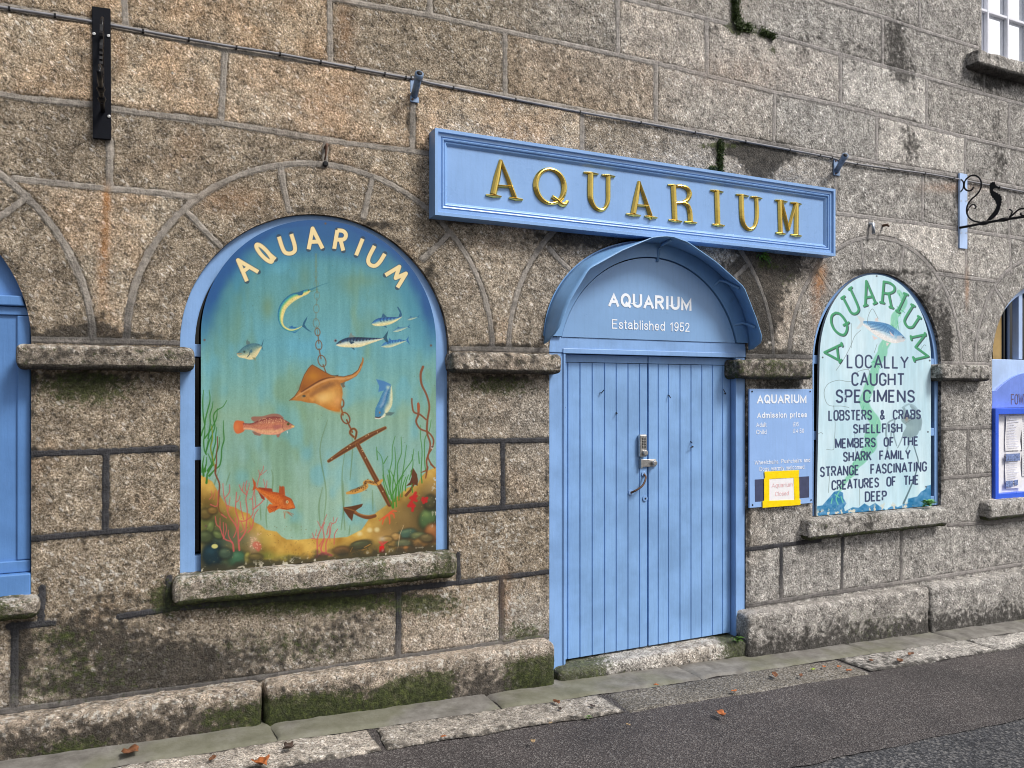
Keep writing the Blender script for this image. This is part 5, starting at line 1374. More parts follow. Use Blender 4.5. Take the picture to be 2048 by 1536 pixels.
# ------------------------------------------------------------------ painted boards: colours laid on a fine mesh of the board itself
class Canvas:
    def __init__(s, left, right, z0, z1, y, nr, nc, y_back):
        """left(z), right(z): board edges in metres"""
        zr = z0 + (z1 - z0) * np.linspace(0, 1, nr)
        L, R = np.array([left(z) for z in zr]), np.array([right(z) for z in zr])
        t = np.linspace(0, 1, nc)
        s.X = L[:, None] + (R - L)[:, None] * t[None, :]
        s.Z = np.repeat(zr[:, None], nc, 1)
        s.y, s.yb, s.nr, s.nc = y, y_back, nr, nc
        s.U, s.V = Q(s.X, s.Z, y)
        s.C = np.zeros(s.X.shape + (3,))
        s.P3 = np.stack([s.X, np.zeros_like(s.X), s.Z], -1)
    def put(s, m, a, col):
        a = np.clip(a, 0, 1)[:, None]
        s.C[m] = s.C[m] * (1 - a) + np.asarray(col, float) * a
    def box(s, pts, pad):
        p = np.array(pts)
        return (s.U > p[:, 0].min() - pad) & (s.U < p[:, 0].max() + pad) & (s.V > p[:, 1].min() - pad) & (s.V < p[:, 1].max() + pad)
    @staticmethod
    def segd(u, v, pts, closed=False):
        best = np.full(u.shape, 1e9); par = np.zeros(u.shape)
        n = len(pts)
        L = 0.0
        for i in range(n if closed else n - 1):
            (x0, y0), (x1, y1) = pts[i], pts[(i + 1) % n]
            l2 = max((x1 - x0) ** 2 + (y1 - y0) ** 2, 1e-9)
            t = np.clip(((u - x0) * (x1 - x0) + (v - y0) * (y1 - y0)) / l2, 0, 1)
            d = np.hypot(u - x0 - t * (x1 - x0), v - y0 - t * (y1 - y0))
            m = d < best
            best = np.where(m, d, best)
            par = np.where(m, L + t * math.sqrt(l2), par)
            L += math.sqrt(l2)
        return best, par / max(L, 1e-9)
    def fill(s, pts, col, soft=0.8, alpha=1.0, smooth=0, shade=None):
        if smooth: pts = spline(pts, smooth, True)
        m = s.box(pts, soft * 2 + 1)
        if not m.any(): return
        u, v = s.U[m], s.V[m]
        ins = np.zeros(u.shape, bool)
        n = len(pts)
        for i in range(n):
            (x0, y0), (x1, y1) = pts[i], pts[(i + 1) % n]
            c = ((y0 > v) != (y1 > v))
            if y1 != y0: ins ^= c & (u < (x1 - x0) * (v - y0) / (y1 - y0) + x0)
        d, _ = s.segd(u, v, pts, True)
        sd = np.where(ins, d, -d)
        a = sstep(-soft, soft, sd) * alpha
        if shade is not None: col = shade(u, v, sd)
        s.put(m, a, col)
    def stroke(s, pts, w, col, soft=0.6, alpha=1.0, smooth=0, butt=False):
        if smooth: pts = spline(pts, smooth)
        wm = max(w) if isinstance(w, (tuple, list)) else w
        m = s.box(pts, wm + soft * 2)
        if not m.any(): return
        d, t = s.segd(s.U[m], s.V[m], pts)
        ww = np.interp(t, np.linspace(0, 1, len(w)), w) if isinstance(w, (tuple, list)) else w
        if butt:
            u, v = s.U[m], s.V[m]
            for (p, q) in ((pts[0], pts[1]), (pts[-1], pts[-2])):
                dx, dy = q[0] - p[0], q[1] - p[1]
                l = math.hypot(dx, dy)
                al = ((u - p[0]) * dx + (v - p[1]) * dy) / l
                nearp = np.hypot(u - p[0], v - p[1]) < wm * 0.9
                d = np.where(nearp & (al < soft), np.maximum(d, ww / 2 - al), d)
        s.put(m, sstep(soft, -soft, d - ww / 2) * alpha, col)
    def spot(s, u, v, ru, rv, col, alpha=1.0, hard=1.0, rot=0.0):
        m = (abs(s.U - u) < max(ru, rv) * 3) & (abs(s.V - v) < max(ru, rv) * 3)
        du, dv = s.U[m] - u, s.V[m] - v
        c, sn = math.cos(rot), math.sin(rot)
        q = np.hypot((du * c + dv * sn) / ru, (-du * sn + dv * c) / rv)
        a = np.exp(-q ** 2 * 1.2) if hard <= 1 else sstep(1 + 1 / hard, 1 - 1 / hard, q)
        s.put(m, a * alpha, col)
    def bodyfill(s, top, bot, cols, alpha=1.0, soft=0.8, smooth=5, curve=1.0, stripes=None):
        """fish body between two edge polylines running head->tail; colours ramp from back to belly"""
        T, B = spline(top, smooth), spline(bot, smooth)
        poly = T + B[::-1]
        cs = np.array(cols, float)
        def shade(u, v, sd):
            dt, pt = s.segd(u, v, T); db, pb = s.segd(u, v, B)
            k = (dt / (dt + db + 1e-6)) ** curve
            col = np.stack([np.interp(k, np.linspace(0, 1, len(cs)), cs[:, i]) for i in range(3)], 1)
            if stripes:
                n, amt, lim, sc = stripes
                st = (np.sin(pt * n * 2 * math.pi + 3 * np.sin(k * 5)) > 0.15) & (k < lim) & (pt > 0.25)
                col = np.where(st[:, None], col * (1 - amt) + np.array(sc) * amt, col)
            gr = (vnoise(np.stack([u, v, 0 * u], 1), 0.55, 3) - 0.5)[:, None] * 26
            return np.clip(col + gr, 0, 255)
        s.fill(poly, None, soft, alpha, 0, shade)
    def build(s, name, mat, parent, name_edge='edge'):
        co = np.stack([s.X, np.full_like(s.X, s.y), s.Z], -1).reshape(-1, 3)
        me, used = gridmesh(name, co, s.nr, s.nc)
        a = me.color_attributes.new('col', 'FLOAT_COLOR', 'POINT')
        c = np.concatenate([lin(np.clip(s.C, 0, 255)).reshape(-1, 3)[used], np.ones((len(used), 1))], 1)
        a.data.foreach_set('color', c.astype(np.float32).ravel())
        return link(name, me, mat, parent)
    def rim(s):
        return [(s.X[i, 0], s.Z[i, 0]) for i in range(0, s.nr, 6)] + [(s.X[-1, 0], s.Z[-1, 0]), (s.X[-1, -1], s.Z[-1, -1])] + [(s.X[i, -1], s.Z[i, -1]) for i in range(s.nr - 1, -1, -6)] + [(s.X[0, -1], s.Z[0, -1])]

def signline(cv, s, u0, vt0, vb0, u1, vt1, vb1, w, col, alpha=1.0, gap=.34):
    tot = sum(GL[c][0] + gap for c in s) - gap
    pos = 0.0
    for c in s:
        wd, strokes = GL[c]
        for st in strokes:
            pts = []
            for x, y in st:
                f = (pos + x * wd) / tot
                vt, vb = vt0 + (vt1 - vt0) * f, vb0 + (vb1 - vb0) * f
                pts.append((u0 + (u1 - u0) * f, vb + (vt - vb) * y))
            cv.stroke(pts, w + 0.35, col, 0.5, alpha, butt=(pts[0] != pts[-1]))
        pos += wd + gap

# ================================================================== the mural
yM = 0.006
def z5(x, y): return (380 + .26367 * x, 400 + .26367 * y)
def z6(x, y): return (380 + .26367 * x, 780 + .26367 * y)
edge_px = [(402, 1140), (402, 760), (401, 680), (406, 619), (421, 574), (443, 540), (485, 498), (551, 461), (612, 442), (644, 440), (683, 446), (736, 466), (789, 500), (828, 548), (861, 611), (870, 664), (872, 760), (872, 1103)]
ep = [P(u, v, yM) for u, v in edge_px]
ml = np.array([(p[2], p[0]) for p in ep[:10]]); mr = np.array([(p[2], p[0]) for p in ep[9:]][::-1])
ml_s = np.array(spline([tuple(p) for p in ml], 6)); mr_s = np.array(spline([tuple(p) for p in mr], 6))
mz0, mz1 = (ep[0][2] + ep[-1][2]) / 2 - 0.004, ep[9][2]
MCX, MA, MZS = (ep[0][0] + ep[-1][0]) / 2, (ep[-1][0] - ep[0][0]) / 2, 1.93
def m_half(z): return MA if z < MZS else MA * math.sqrt(max(1 - ((z - MZS) / (mz1 - MZS)) ** 2, 0.0)) if z < mz1 else 0.0
def m_left(z): return MCX - m_half(z)
def m_right(z): return MCX + m_half(z)
cv = Canvas(m_left, m_right, mz0, mz1, yM, 720, 490, yM + 0.02)
U, V = cv.U, cv.V
vv = [430, 520, 600, 690, 760, 830, 900, 1000, 1140]
bgc = np.array([(62, 124, 150), (76, 140, 152), (90, 150, 154), (94, 158, 172), (112, 164, 160), (130, 166, 144), (128, 168, 158), (144, 176, 156), (142, 178, 154)], float)
for k in range(3): cv.C[..., k] = np.interp(V, vv, bgc[:, k])
st3 = np.stack([cv.X * 3.2, cv.X * 0, cv.Z * 1.1], -1)
nz = fbm(st3, 2.2, 4, 101, 0.55)
g_ = sstep(0.5, 0.72, nz)[..., None]
cv.C = cv.C * (1 - 0.55 * g_) + np.array((112, 146, 112)) * 0.55 * g_
nz2 = fbm(np.stack([cv.X * 5, cv.X * 0, cv.Z * 3], -1), 1.6, 3, 105)
b_ = sstep(0.52, 0.74, nz2)[..., None]
cv.C = cv.C * (1 - 0.35 * b_) + np.array((92, 170, 204)) * 0.35 * b_
streak = fbm(np.stack([cv.X * 60, cv.X * 0, cv.Z * 4], -1), 1.0, 3, 109)
cv.C += ((streak - 0.5) * 22)[..., None]
weave = vnoise(np.stack([cv.X * 260, cv.X * 0, cv.Z * 260], -1), 1.0, 113)
cv.C += ((weave - 0.5) * 12)[..., None]
for u, v, ru, rv, a in ((535, 615, 14, 26, .5), (610, 555, 14, 26, .3), (590, 590, 12, 30, .3), (700, 575, 22, 16, .25), (430, 800, 12, 60, .4), (740, 640, 30, 40, .3), (720, 560, 50, 14, .3)): cv.spot(u, v, ru, rv, (112, 132, 82), a)
# deep blue round the rim of the arch
rho = np.where(cv.Z > MZS, np.hypot((cv.X - MCX) / MA, (cv.Z - MZS) / (mz1 - MZS)), np.abs(cv.X - MCX) / MA)
wob = (fbm(cv.P3, 9, 3, 117) - 0.5) * 0.10
topness = sstep(1.80, 2.12, cv.Z)
rim_ = sstep(0.84, 0.975, rho + wob * 0.8) * topness
top2 = sstep(2.26, 2.46, cv.Z + wob * 0.5) * 0.9
rim_ = np.maximum(rim_, top2 * sstep(0.6, 0.8, rho))
cv.C = cv.C * (1 - rim_[..., None]) + np.array((18, 78, 138)) * rim_[..., None]
mid_ = sstep(0.66, 0.86, rho + wob) * (1 - rim_) * topness * 0.55
cv.C = cv.C * (1 - mid_[..., None]) + np.array((44, 120, 156)) * mid_[..., None]
# faint far weeds
for pts in ([(655, 840), (640, 900), (652, 980), (648, 1040)], [(686, 962), (688, 1005), (682, 1060)], [(645, 975), (638, 1010), (640, 1050)], [(543, 940), (546, 955), (544, 990)], [(535, 1000), (532, 1030), (534, 1056)], [(520, 1010), (522, 1040)], [(745, 980), (746, 1022)], [(700, 1050), (698, 1070)], [(440, 935), (430, 965), (424, 990)], [(460, 945), (452, 970)], [(703, 860), (705, 900), (700, 960)], [(690, 900), (684, 960), (690, 1060)]):
    cv.stroke(pts, (1.0, 2.6, 1.6), (88, 118, 74), 1.2, 0.6, 5)
# anchor chain fading upwards
ch = [(632, 508), (632, 560), (634, 585), (633, 610), (632, 640), (635, 664), (637, 680), (638, 694), (641, 712), (646, 728), (652, 745), (657, 755)]
def chain(pts, r, w, c, al):
    pp = spline(pts, 8)
    d = np.cumsum([0] + [math.hypot(pp[i + 1][0] - pp[i][0], pp[i + 1][1] - pp[i][1]) for i in range(len(pp) - 1)])
    s_, k = 0.0, 0
    while s_ < d[-1]:
        f = s_ / d[-1]
        L = r * (0.75 + 0.6 * f)
        i = min(int(np.searchsorted(d, s_)), len(pp) - 2)
        t = math.atan2(pp[i + 1][1] - pp[i][1], pp[i + 1][0] - pp[i][0])
        x, y = pp[i]
        a = al[0] + (al[1] - al[0]) * f
        if k % 2 == 0:
            e = [(x + math.cos(q) * L * .62 * math.cos(t) - math.sin(q) * L * .4 * math.sin(t), y + math.cos(q) * L * .62 * math.sin(t) + math.sin(q) * L * .4 * math.cos(t)) for q in np.linspace(0, 2 * math.pi, 16)]
            cv.stroke(e, w, c, 0.6, a)
        else:
            cv.stroke([(x - math.cos(t) * L * .6, y - math.sin(t) * L * .6), (x + math.cos(t) * L * .6, y + math.sin(t) * L * .6)], w * 1.15, c, 0.6, a)
        s_ += L * 0.98; k += 1
cv.stroke(ch[:3], 3.5, (104, 128, 96), 1.5, .5)
chain(ch[:6], 12, 1.5, (110, 92, 60), (0.05, 0.6))
chain(ch[5:], 17, 2.0, (112, 70, 38), (0.75, 1.0))
chain([(682, 806), (684, 822), (692, 838), (699, 852), (706, 868)], 19, 2.8, (118, 66, 32), (1, 1))
# sailfish-like curved fish
def q2(x, y): return (540 + .078125 * x, 560 + .078125 * y)
def tr(f, L): return [f(*p) for p in L]
cv.bodyfill(tr(q2, [(1040, 245), (900, 250), (760, 300), (560, 350), (400, 460), (270, 620), (205, 800), (200, 960), (250, 1130), (360, 1260), (520, 1320), (700, 1280), (840, 1185)]),
            tr(q2, [(1045, 275), (960, 365), (860, 410), (700, 495), (560, 590), (430, 720), (370, 850), (340, 980), (340, 1110), (400, 1200), (540, 1265), (700, 1235), (835, 1170)]), [(18, 88, 130), (40, 140, 160), (120, 180, 120), (222, 204, 122), (226, 204, 130), (200, 196, 130)], smooth=4)
cv.stroke(tr(q2, [(1040, 250), (1200, 175), (1340, 120), (1500, 70)]), (4, 1.4, .8), (40, 110, 130), .8, .8)
cv.stroke(tr(q2, [(1050, 300), (1150, 255), (1240, 235)]), (1.8, 1), (70, 120, 100), .6, .7)
cv.fill(tr(q2, [(620, 350), (720, 320), (860, 260), (850, 340), (820, 385), (740, 400), (690, 360)]), (20, 92, 130), .8)
cv.spot(*q2(990, 262), 1.8, 1.4, (70, 80, 20), 1, 2)
cv.fill(tr(q2, [(820, 1190), (860, 1070), (960, 925), (940, 1010), (885, 1140), (940, 1230), (1070, 1340), (960, 1290), (870, 1220)]), (20, 84, 116), .8)
cv.fill(tr(q2, [(480, 1210), (575, 1165), (590, 1205), (700, 1200), (640, 1240), (540, 1235)]), (24, 96, 156), .8)
cv.fill(tr(q2, [(540, 1330), (640, 1320), (760, 1265), (680, 1330), (640, 1365)]), (36, 110, 150), .8)
# small pale fish, left
def q1(x, y): return (400 + .078125 * x, 660 + .078125 * y)
cv.fill(tr(q1, [(1190, 380), (1180, 300), (1215, 230), (1230, 290), (1260, 280), (1290, 350), (1270, 380)]), (84, 110, 108), .7)
cv.bodyfill(tr(q1, [(950, 600), (1000, 540), (1090, 450), (1200, 380), (1330, 345), (1480, 350), (1590, 400)]), tr(q1, [(945, 640), (1010, 700), (1120, 720), (1260, 755), (1380, 740), (1470, 640), (1590, 430)]), [(52, 98, 116), (78, 122, 128), (120, 146, 132), (206, 196, 150), (226, 206, 156)])
cv.fill(tr(q1, [(1570, 400), (1600, 320), (1630, 235), (1615, 340), (1590, 420), (1625, 530), (1580, 470)]), (40, 88, 104), .6)
cv.stroke(tr(q1, [(1270, 570), (1265, 630), (1215, 690)]), 1.6, (50, 80, 84), .6)
cv.stroke(tr(q1, [(950, 605), (1060, 605)]), 1.2, (170, 130, 80), .5)
cv.spot(*q1(1135, 555), 2.0, 2.2, (40, 62, 60), 1, 2)
cv.fill(tr(q1, [(1330, 700), (1410, 705), (1430, 780), (1390, 760)]), (120, 128, 96), .6)
cv.fill(tr(q1, [(1265, 540), (1320, 490), (1345, 560), (1300, 590)]), (60, 104, 122), .6)
# shoal of mackerel
def q3(x, y): return (660 + .09766 * x, 600 + .09766 * y)
def fish3(top, bot, cols, tail, fins, stripes=None, colt=(28, 84, 120)):
    for f in fins: cv.fill(tr(q3, f), colt, .7)
    cv.fill(tr(q3, tail), colt, .7)
    cv.bodyfill(tr(q3, top), tr(q3, bot), cols, stripes=stripes)
BLC = [(22, 70, 130), (40, 110, 170), (150, 180, 170), (226, 214, 160), (222, 206, 150)]
fish3([(850, 480), (930, 400), (1050, 360), (1200, 350), (1400, 350), (1470, 330)], [(860, 500), (930, 530), (1080, 530), (1250, 490), (1380, 420), (1475, 345)], BLC, [(1400, 350), (1430, 260), (1370, 140), (1400, 145), (1450, 220), (1475, 300), (1460, 340)], [[(1055, 350), (1085, 270), (1165, 345)], [(1085, 530), (1165, 575), (1150, 530)]], (9, .5, .5, (16, 50, 110)))
fish3([(1580, 400), (1640, 355), (1720, 345), (1790, 350)], [(1585, 410), (1650, 408), (1720, 385), (1790, 358)], [(40, 100, 140), (120, 160, 160), (200, 200, 160)], [(1780, 352), (1835, 300), (1820, 345), (1840, 360)], [[(1640, 352), (1650, 325), (1690, 350)], [(1650, 405), (1680, 415), (1690, 398)]], None, (40, 104, 140))
fish3([(1295, 630), (1370, 580), (1460, 560), (1590, 550)], [(1300, 650), (1380, 650), (1470, 620), (1590, 560)], [(36, 100, 150), (130, 170, 170), (210, 206, 165)], [(1580, 555), (1640, 495), (1620, 545), (1655, 580)], [[(1375, 580), (1390, 540), (1430, 565)], [(1400, 648), (1440, 655), (1450, 635)]], None, (34, 96, 140))
fish3([(1045, 945), (1110, 880), (1220, 830), (1380, 815), (1570, 825)], [(1050, 955), (1130, 970), (1250, 965), (1400, 910), (1570, 835)], [(30, 96, 165), (60, 130, 180), (160, 186, 170), (222, 210, 160)], [(1550, 828), (1615, 740), (1600, 820), (1640, 915)], [[(1195, 830), (1220, 775), (1260, 825)], [(1380, 815), (1420, 795), (1480, 818)]], (10, .5, .5, (18, 66, 130)), (34, 104, 160))
fish3([(125, 900), (210, 830), (360, 770), (560, 760), (800, 770), (1100, 780)], [(130, 930), (230, 960), (400, 970), (600, 965), (800, 900), (1100, 795)], [(14, 38, 66), (30, 66, 100), (190, 200, 190), (226, 216, 176), (222, 204, 150)], [(1080, 780), (1195, 620), (1165, 770), (1200, 870), (1150, 860)], [[(425, 970), (505, 1030), (495, 975)]], (15, .7, .42, (10, 26, 50)), (26, 78, 100))
cv.fill(tr(q3, [(380, 765), (430, 655), (460, 720), (520, 745), (470, 765)]), (120, 128, 120), .7, .85)
cv.fill(tr(q3, [(390, 850), (480, 850), (500, 870), (430, 905)]), (20, 60, 84), .7)
cv.spot(*q3(215, 862), 2.2, 2.2, (60, 66, 60), .9, 2)
cv.spot(*q3(112, 832), 3.0, 3.0, (130, 116, 124), .9, 2); cv.spot(*q3(116, 832), 1.8, 1.8, (40, 34, 44), 1, 2)
# ray
def q4(x, y): return (560 + .09766 * x, 690 + .09766 * y)
cv.fill(tr(q4, [(1230, 790), (1330, 740), (1320, 820), (1340, 850), (1290, 880)]), (96, 92, 80), .7)
cv.fill(tr(q4, [(1100, 630), (1200, 610), (1180, 650)]), (60, 66, 66), .7)
ray = tr(q4, [(195, 1135), (300, 1050), (390, 920), (440, 760), (500, 610), (580, 480), (660, 405), (760, 455), (900, 540), (1000, 600), (1120, 640), (1300, 650), (1480, 600), (1600, 510), (1640, 400), (1680, 330), (1690, 240), (1715, 280), (1710, 350), (1680, 440), (1640, 540), (1560, 640), (1400, 730), (1230, 790), (1275, 880), (1285, 1000), (1260, 1150), (1225, 1365), (1130, 1360), (980, 1320), (820, 1240), (720, 1195), (560, 1180), (420, 1145), (300, 1135)])
def rshade(u, v, sd):
    n = fbm(np.stack([u, v, 0 * u], 1), 0.12, 3, 7)
    c = np.array((186, 120, 46), float) + (n - .5)[:, None] * np.array((70, 60, 44))
    e = sstep(9, 0, sd)[:, None]
    return c * (1 - 0.35 * e) + np.array((120, 66, 18)) * 0.35 * e
cv.fill(ray, None, .8, 1, 0, rshade)
cv.fill(tr(q4, [(400, 940), (470, 700), (580, 500), (665, 415), (900, 550), (1050, 640), (950, 690), (760, 780), (560, 900), (440, 960)]), (150, 84, 20), 3, .85, 3)
cv.spot(*q4(680, 640), 14, 10, (184, 118, 24), .8); cv.spot(*q4(480, 880), 10, 8, (120, 62, 14), .5)
cv.spot(*q4(1000, 1050), 26, 16, (222, 172, 92), .85, 1, -.3); cv.spot(*q4(860, 1080), 14, 10, (230, 190, 120), .6); cv.spot(*q4(1180, 1150), 8, 14, (226, 160, 96), .6)
cv.spot(*q4(1100, 1320), 20, 5, (206, 128, 40), .7, 1, .3)
cv.spot(*q4(960, 840), 24, 7, (116, 72, 40), .7, 1, -.35); cv.spot(*q4(700, 990), 16, 5, (130, 80, 42), .6, 1, -.5); cv.spot(*q4(480, 1060), 12, 4, (176, 122, 66), .6, 1, -.5)
cv.stroke(tr(q4, [(330, 1060), (500, 950), (700, 830), (900, 740), (1080, 690), (1280, 690), (1450, 660), (1580, 580), (1660, 440)]), (3, 4, 4.5, 4, 2), (206, 150, 96), 1.5, .75, 5)
cv.stroke(tr(q4, [(440, 960), (600, 860), (800, 740), (960, 680), (1120, 660)]), (2, 3, 3, 1.5), (86, 40, 10), 1.3, .75, 5)
cv.stroke(tr(q4, [(195, 1135), (300, 1050), (390, 920), (440, 760), (500, 610), (580, 480), (660, 405), (900, 545), (1040, 620), (1300, 650), (1480, 605), (1600, 515), (1650, 400)]), 1.3, (96, 50, 20), .7, .8)
cv.spot(*q4(490, 1045), 3.4, 2.2, (60, 56, 44), .95, 2); cv.spot(*q4(450, 1060), 3, 3, (150, 130, 90), .5)
# nosing-down blue fish
def q8(x, y): return (640 + .18223 * x, 730 + .18223 * y)
cv.fill(tr(q8, [(615, 155), (700, 175), (775, 210), (775, 260), (700, 280), (640, 295), (650, 230)]), (66, 122, 176), .8)
cv.bodyfill(tr(q8, [(605, 570), (610, 480), (650, 390), (690, 300), (740, 240), (770, 220)]), tr(q8, [(640, 585), (700, 570), (740, 520), (790, 440), (795, 320), (785, 230)]), [(60, 120, 160), (70, 130, 172), (120, 150, 180), (44, 106, 150), (90, 140, 160), (206, 210, 176), (210, 206, 160)])
cv.fill(tr(q8, [(610, 470), (700, 470), (715, 520), (660, 580), (605, 570)]), (54, 120, 160), 2, .8)
cv.fill(tr(q8, [(715, 530), (760, 515), (822, 522), (780, 555), (725, 555)]), (84, 112, 110), .7)
cv.spot(*q8(745, 245), 4, 4, (196, 214, 190), .8); cv.stroke(tr(q8, [(610, 572), (640, 578), (665, 570)]), 2.2, (70, 50, 46), .6); cv.stroke(tr(q8, [(606, 584), (650, 590), (712, 560)]), 1.6, (226, 216, 200), .6)
cv.spot(*q8(656, 522), 1.5, 2, (160, 110, 40), 1, 2); cv.spot(*q8(735, 470), 5, 12, (214, 210, 170), .6, 1, .3)
# brown wrasse
def q5(x, y): return (390 + .10742 * x, 780 + .10742 * y)
cv.fill(tr(q5, [(1055, 500), (1250, 490), (1420, 445), (1540, 445), (1610, 480), (1640, 540), (1400, 590), (1100, 590)]), (150, 92, 76), 1.2, .9, 3)
cv.fill(tr(q5, [(1060, 770), (1140, 775), (1240, 825), (1210, 855), (1110, 835)]), (140, 100, 84), 1); cv.fill(tr(q5, [(1510, 830), (1600, 810), (1560, 880), (1530, 880)]), (150, 100, 84), 1)
cv.fill(tr(q5, [(915, 600), (860, 575), (770, 568), (728, 620), (720, 710), (760, 800), (830, 808), (925, 745)]), (196, 96, 48), 1, 1, 4)
cv.spot(*q5(780, 690), 6, 10, (214, 124, 66), .7)
cv.bodyfill(tr(q5, [(890, 615), (1050, 620), (1200, 560), (1400, 500), (1560, 505), (1680, 560), (1780, 620), (1850, 670)]), tr(q5, [(900, 735), (1050, 745), (1200, 810), (1400, 835), (1560, 820), (1680, 760), (1780, 720), (1850, 690)]), [(116, 46, 44), (160, 90, 72), (190, 116, 84), (184, 108, 84), (216, 160, 116), (214, 140, 112)])
for i in range(70):
    r_ = np.random.RandomState(i)
    x, y = r_.uniform(1180, 1680), r_.uniform(530, 620)
    cv.spot(*q5(x, y), .7, .9, (226, 178, 130), .7, 2)
cv.fill(tr(q5, [(1630, 620), (1700, 590), (1790, 640), (1850, 680), (1760, 725), (1660, 750)]), (176, 116, 88), 2, .6)
cv.stroke(tr(q5, [(1640, 630), (1625, 690), (1660, 750)]), 1.1, (112, 60, 50), .7, .8); cv.spot(*q5(1735, 635), 2.6, 2.4, (70, 66, 20), 1, 2); cv.fill(tr(q5, [(1800, 660), (1855, 665), (1840, 695), (1790, 690)]), (222, 186, 110), .8)
cv.fill(tr(q5, [(1450, 660), (1600, 640), (1610, 700), (1480, 750)]), (160, 88, 84), 2, .6)
cv.stroke(tr(q5, [(1715, 765), (1725, 800)]), 1.2, (230, 230, 226), .5, .9)
# sea bed
def q6(x, y): return (390 + .1432 * x, 930 + .1432 * y)
def q7(x, y): return (610 + .13184 * x, 950 + .13184 * y)
bed = tr(q6, [(80, 140), (160, 180), (240, 230), (310, 350), (370, 460), (440, 560), (560, 590), (660, 650), (760, 680), (830, 800), (920, 840), (990, 905), (1140, 930), (1210, 1000), (1280, 1040), (1450, 1045), (1600, 1030)]) + tr(q7, [(60, 965), (400, 960), (640, 940), (860, 830), (960, 680), (1080, 570), (1300, 410), (1560, 190), (1700, 160), (1760, 30), (1850, -60), (1990, -120)]) + [(880, 935), (880, 1150), (396, 1150)]
def bedsh(u, v, sd):
    n = fbm(np.stack([u, v, 0 * u], 1), 0.05, 4, 17)
    c = np.array((192, 150, 66), float) + (n - .5)[:, None] * np.array((80, 84, 60))
    return np.clip(c, 0, 255)
cv.fill(bed, None, 1.2, 1, 0, bedsh)
for f, x, y, rx, ry, c, a in ((q6, 180, 560, 26, 26, (96, 72, 26), .9), (q6, 330, 760, 26, 24, (84, 74, 34), .9), (q6, 140, 760, 18, 26, (76, 84, 40), .9), (q6, 200, 900, 22, 24, (98, 104, 50), .9), (q6, 420, 900, 30, 26, (86, 84, 48), .9), (q6, 330, 1040, 40, 22, (60, 76, 50), .95), (q6, 620, 1050, 40, 26, (90, 96, 74), .8), (q6, 700, 1200, 36, 22, (92, 84, 48), .8), (q6, 860, 1200, 16, 14, (84, 60, 30), .7), (q6, 980, 1080, 14, 20, (150, 130, 50), .4), (q6, 1000, 1270, 20, 12, (90, 104, 40), .7), (q6, 1290, 1300, 30, 9, (110, 120, 40), .6), (q6, 820, 1100, 12, 22, (214, 182, 150), .6), (q6, 270, 1240, 26, 30, (18, 42, 54), 1), (q6, 200, 1330, 24, 26, (20, 40, 46), 1), (q6, 420, 1400, 30, 14, (52, 86, 70), .8),
                              (q7, 1700, 620, 60, 34, (84, 70, 36), .95), (q7, 1820, 760, 40, 50, (74, 60, 32), .9), (q7, 1500, 760, 40, 22, (112, 88, 46), .8), (q7, 1850, 500, 30, 30, (86, 68, 36), .8), (q7, 1900, 420, 20, 40, (72, 62, 38), .95), (q7, 1400, 850, 40, 18, (128, 104, 58), .8), (q7, 1600, 1000, 60, 26, (96, 76, 44), .95), (q7, 1200, 900, 30, 14, (176, 136, 76), .6), (q7, 1000, 1100, 60, 12, (104, 88, 46), .8), (q7, 700, 1150, 40, 12, (110, 82, 42), .8), (q7, 1900, 200, 16, 16, (170, 138, 84), .6), (q7, 1500, 600, 26, 20, (150, 120, 68), .6)):
    cv.spot(*f(x, y), rx, ry, c, a)
def rock(f, x, y, rx, ry, c, hi, rot=0.0):
    u, v = f(x, y)
    cv.spot(u, v, rx, ry, tuple(q * .42 for q in c), .95, 2.2, rot)
    cv.spot(u - rx * .06, v - ry * .1, rx * .9, ry * .82, c, .95, 3, rot)
    cv.spot(u - rx * .25, v - ry * .42, rx * .55, ry * .34, hi, .55, 1, rot)
rock(q6, 250, 1270, 20, 24, (18, 42, 50), (40, 76, 88)); rock(q6, 590, 1310, 20, 17, (56, 98, 70), (96, 138, 104)); rock(q6, 740, 1310, 7, 14, (150, 140, 66), (190, 180, 90)); rock(q6, 950, 1370, 30, 6, (130, 116, 56), (190, 170, 90))
rock(q6, 220, 880, 7, 16, (92, 106, 56), (160, 170, 100), .3); rock(q6, 320, 980, 11, 8, (86, 100, 56), (140, 150, 90), .4)
rock(q7, 1870, 670, 17, 24, (72, 98, 56), (140, 160, 90), .5); rock(q7, 1945, 880, 17, 20, (140, 88, 48), (196, 132, 80), .2); rock(q7, 1560, 890, 19, 10, (66, 92, 76), (120, 140, 100), -.2); rock(q7, 1730, 930, 17, 9, (92, 100, 66), (150, 150, 96)); rock(q7, 1760, 1040, 19, 12, (112, 82, 46), (180, 140, 80), -.2); rock(q7, 1330, 1030, 14, 9, (138, 108, 56), (186, 150, 84)); rock(q7, 1500, 1040, 16, 9, (88, 92, 66), (130, 130, 90)); rock(q7, 1540, 1130, 20, 7, (168, 108, 56), (200, 140, 80)); rock(q7, 1380, 940, 10, 8, (160, 124, 70), (210, 176, 110))
rock(q7, 560, 1150, 18, 9, (112, 80, 46), (140, 106, 66), -.1); rock(q7, 850, 1060, 21, 9, (74, 76, 52), (110, 116, 76), -.25)
cv.spot(*q6(275, 1135), 6.5, 4.5, (196, 190, 116), 1, 4)
for x, y in ((980, 835), (1090, 830), (830, 890)): cv.spot(*q7(x, y), 5, 4.5, (222, 206, 150), .8, 1.5)
for i in range(60):
    r_ = np.random.RandomState(900 + i)
    cv.spot(r_.uniform(480, 640), r_.uniform(1050, 1120), .8, .8, (110, 80, 40), .6, 2)
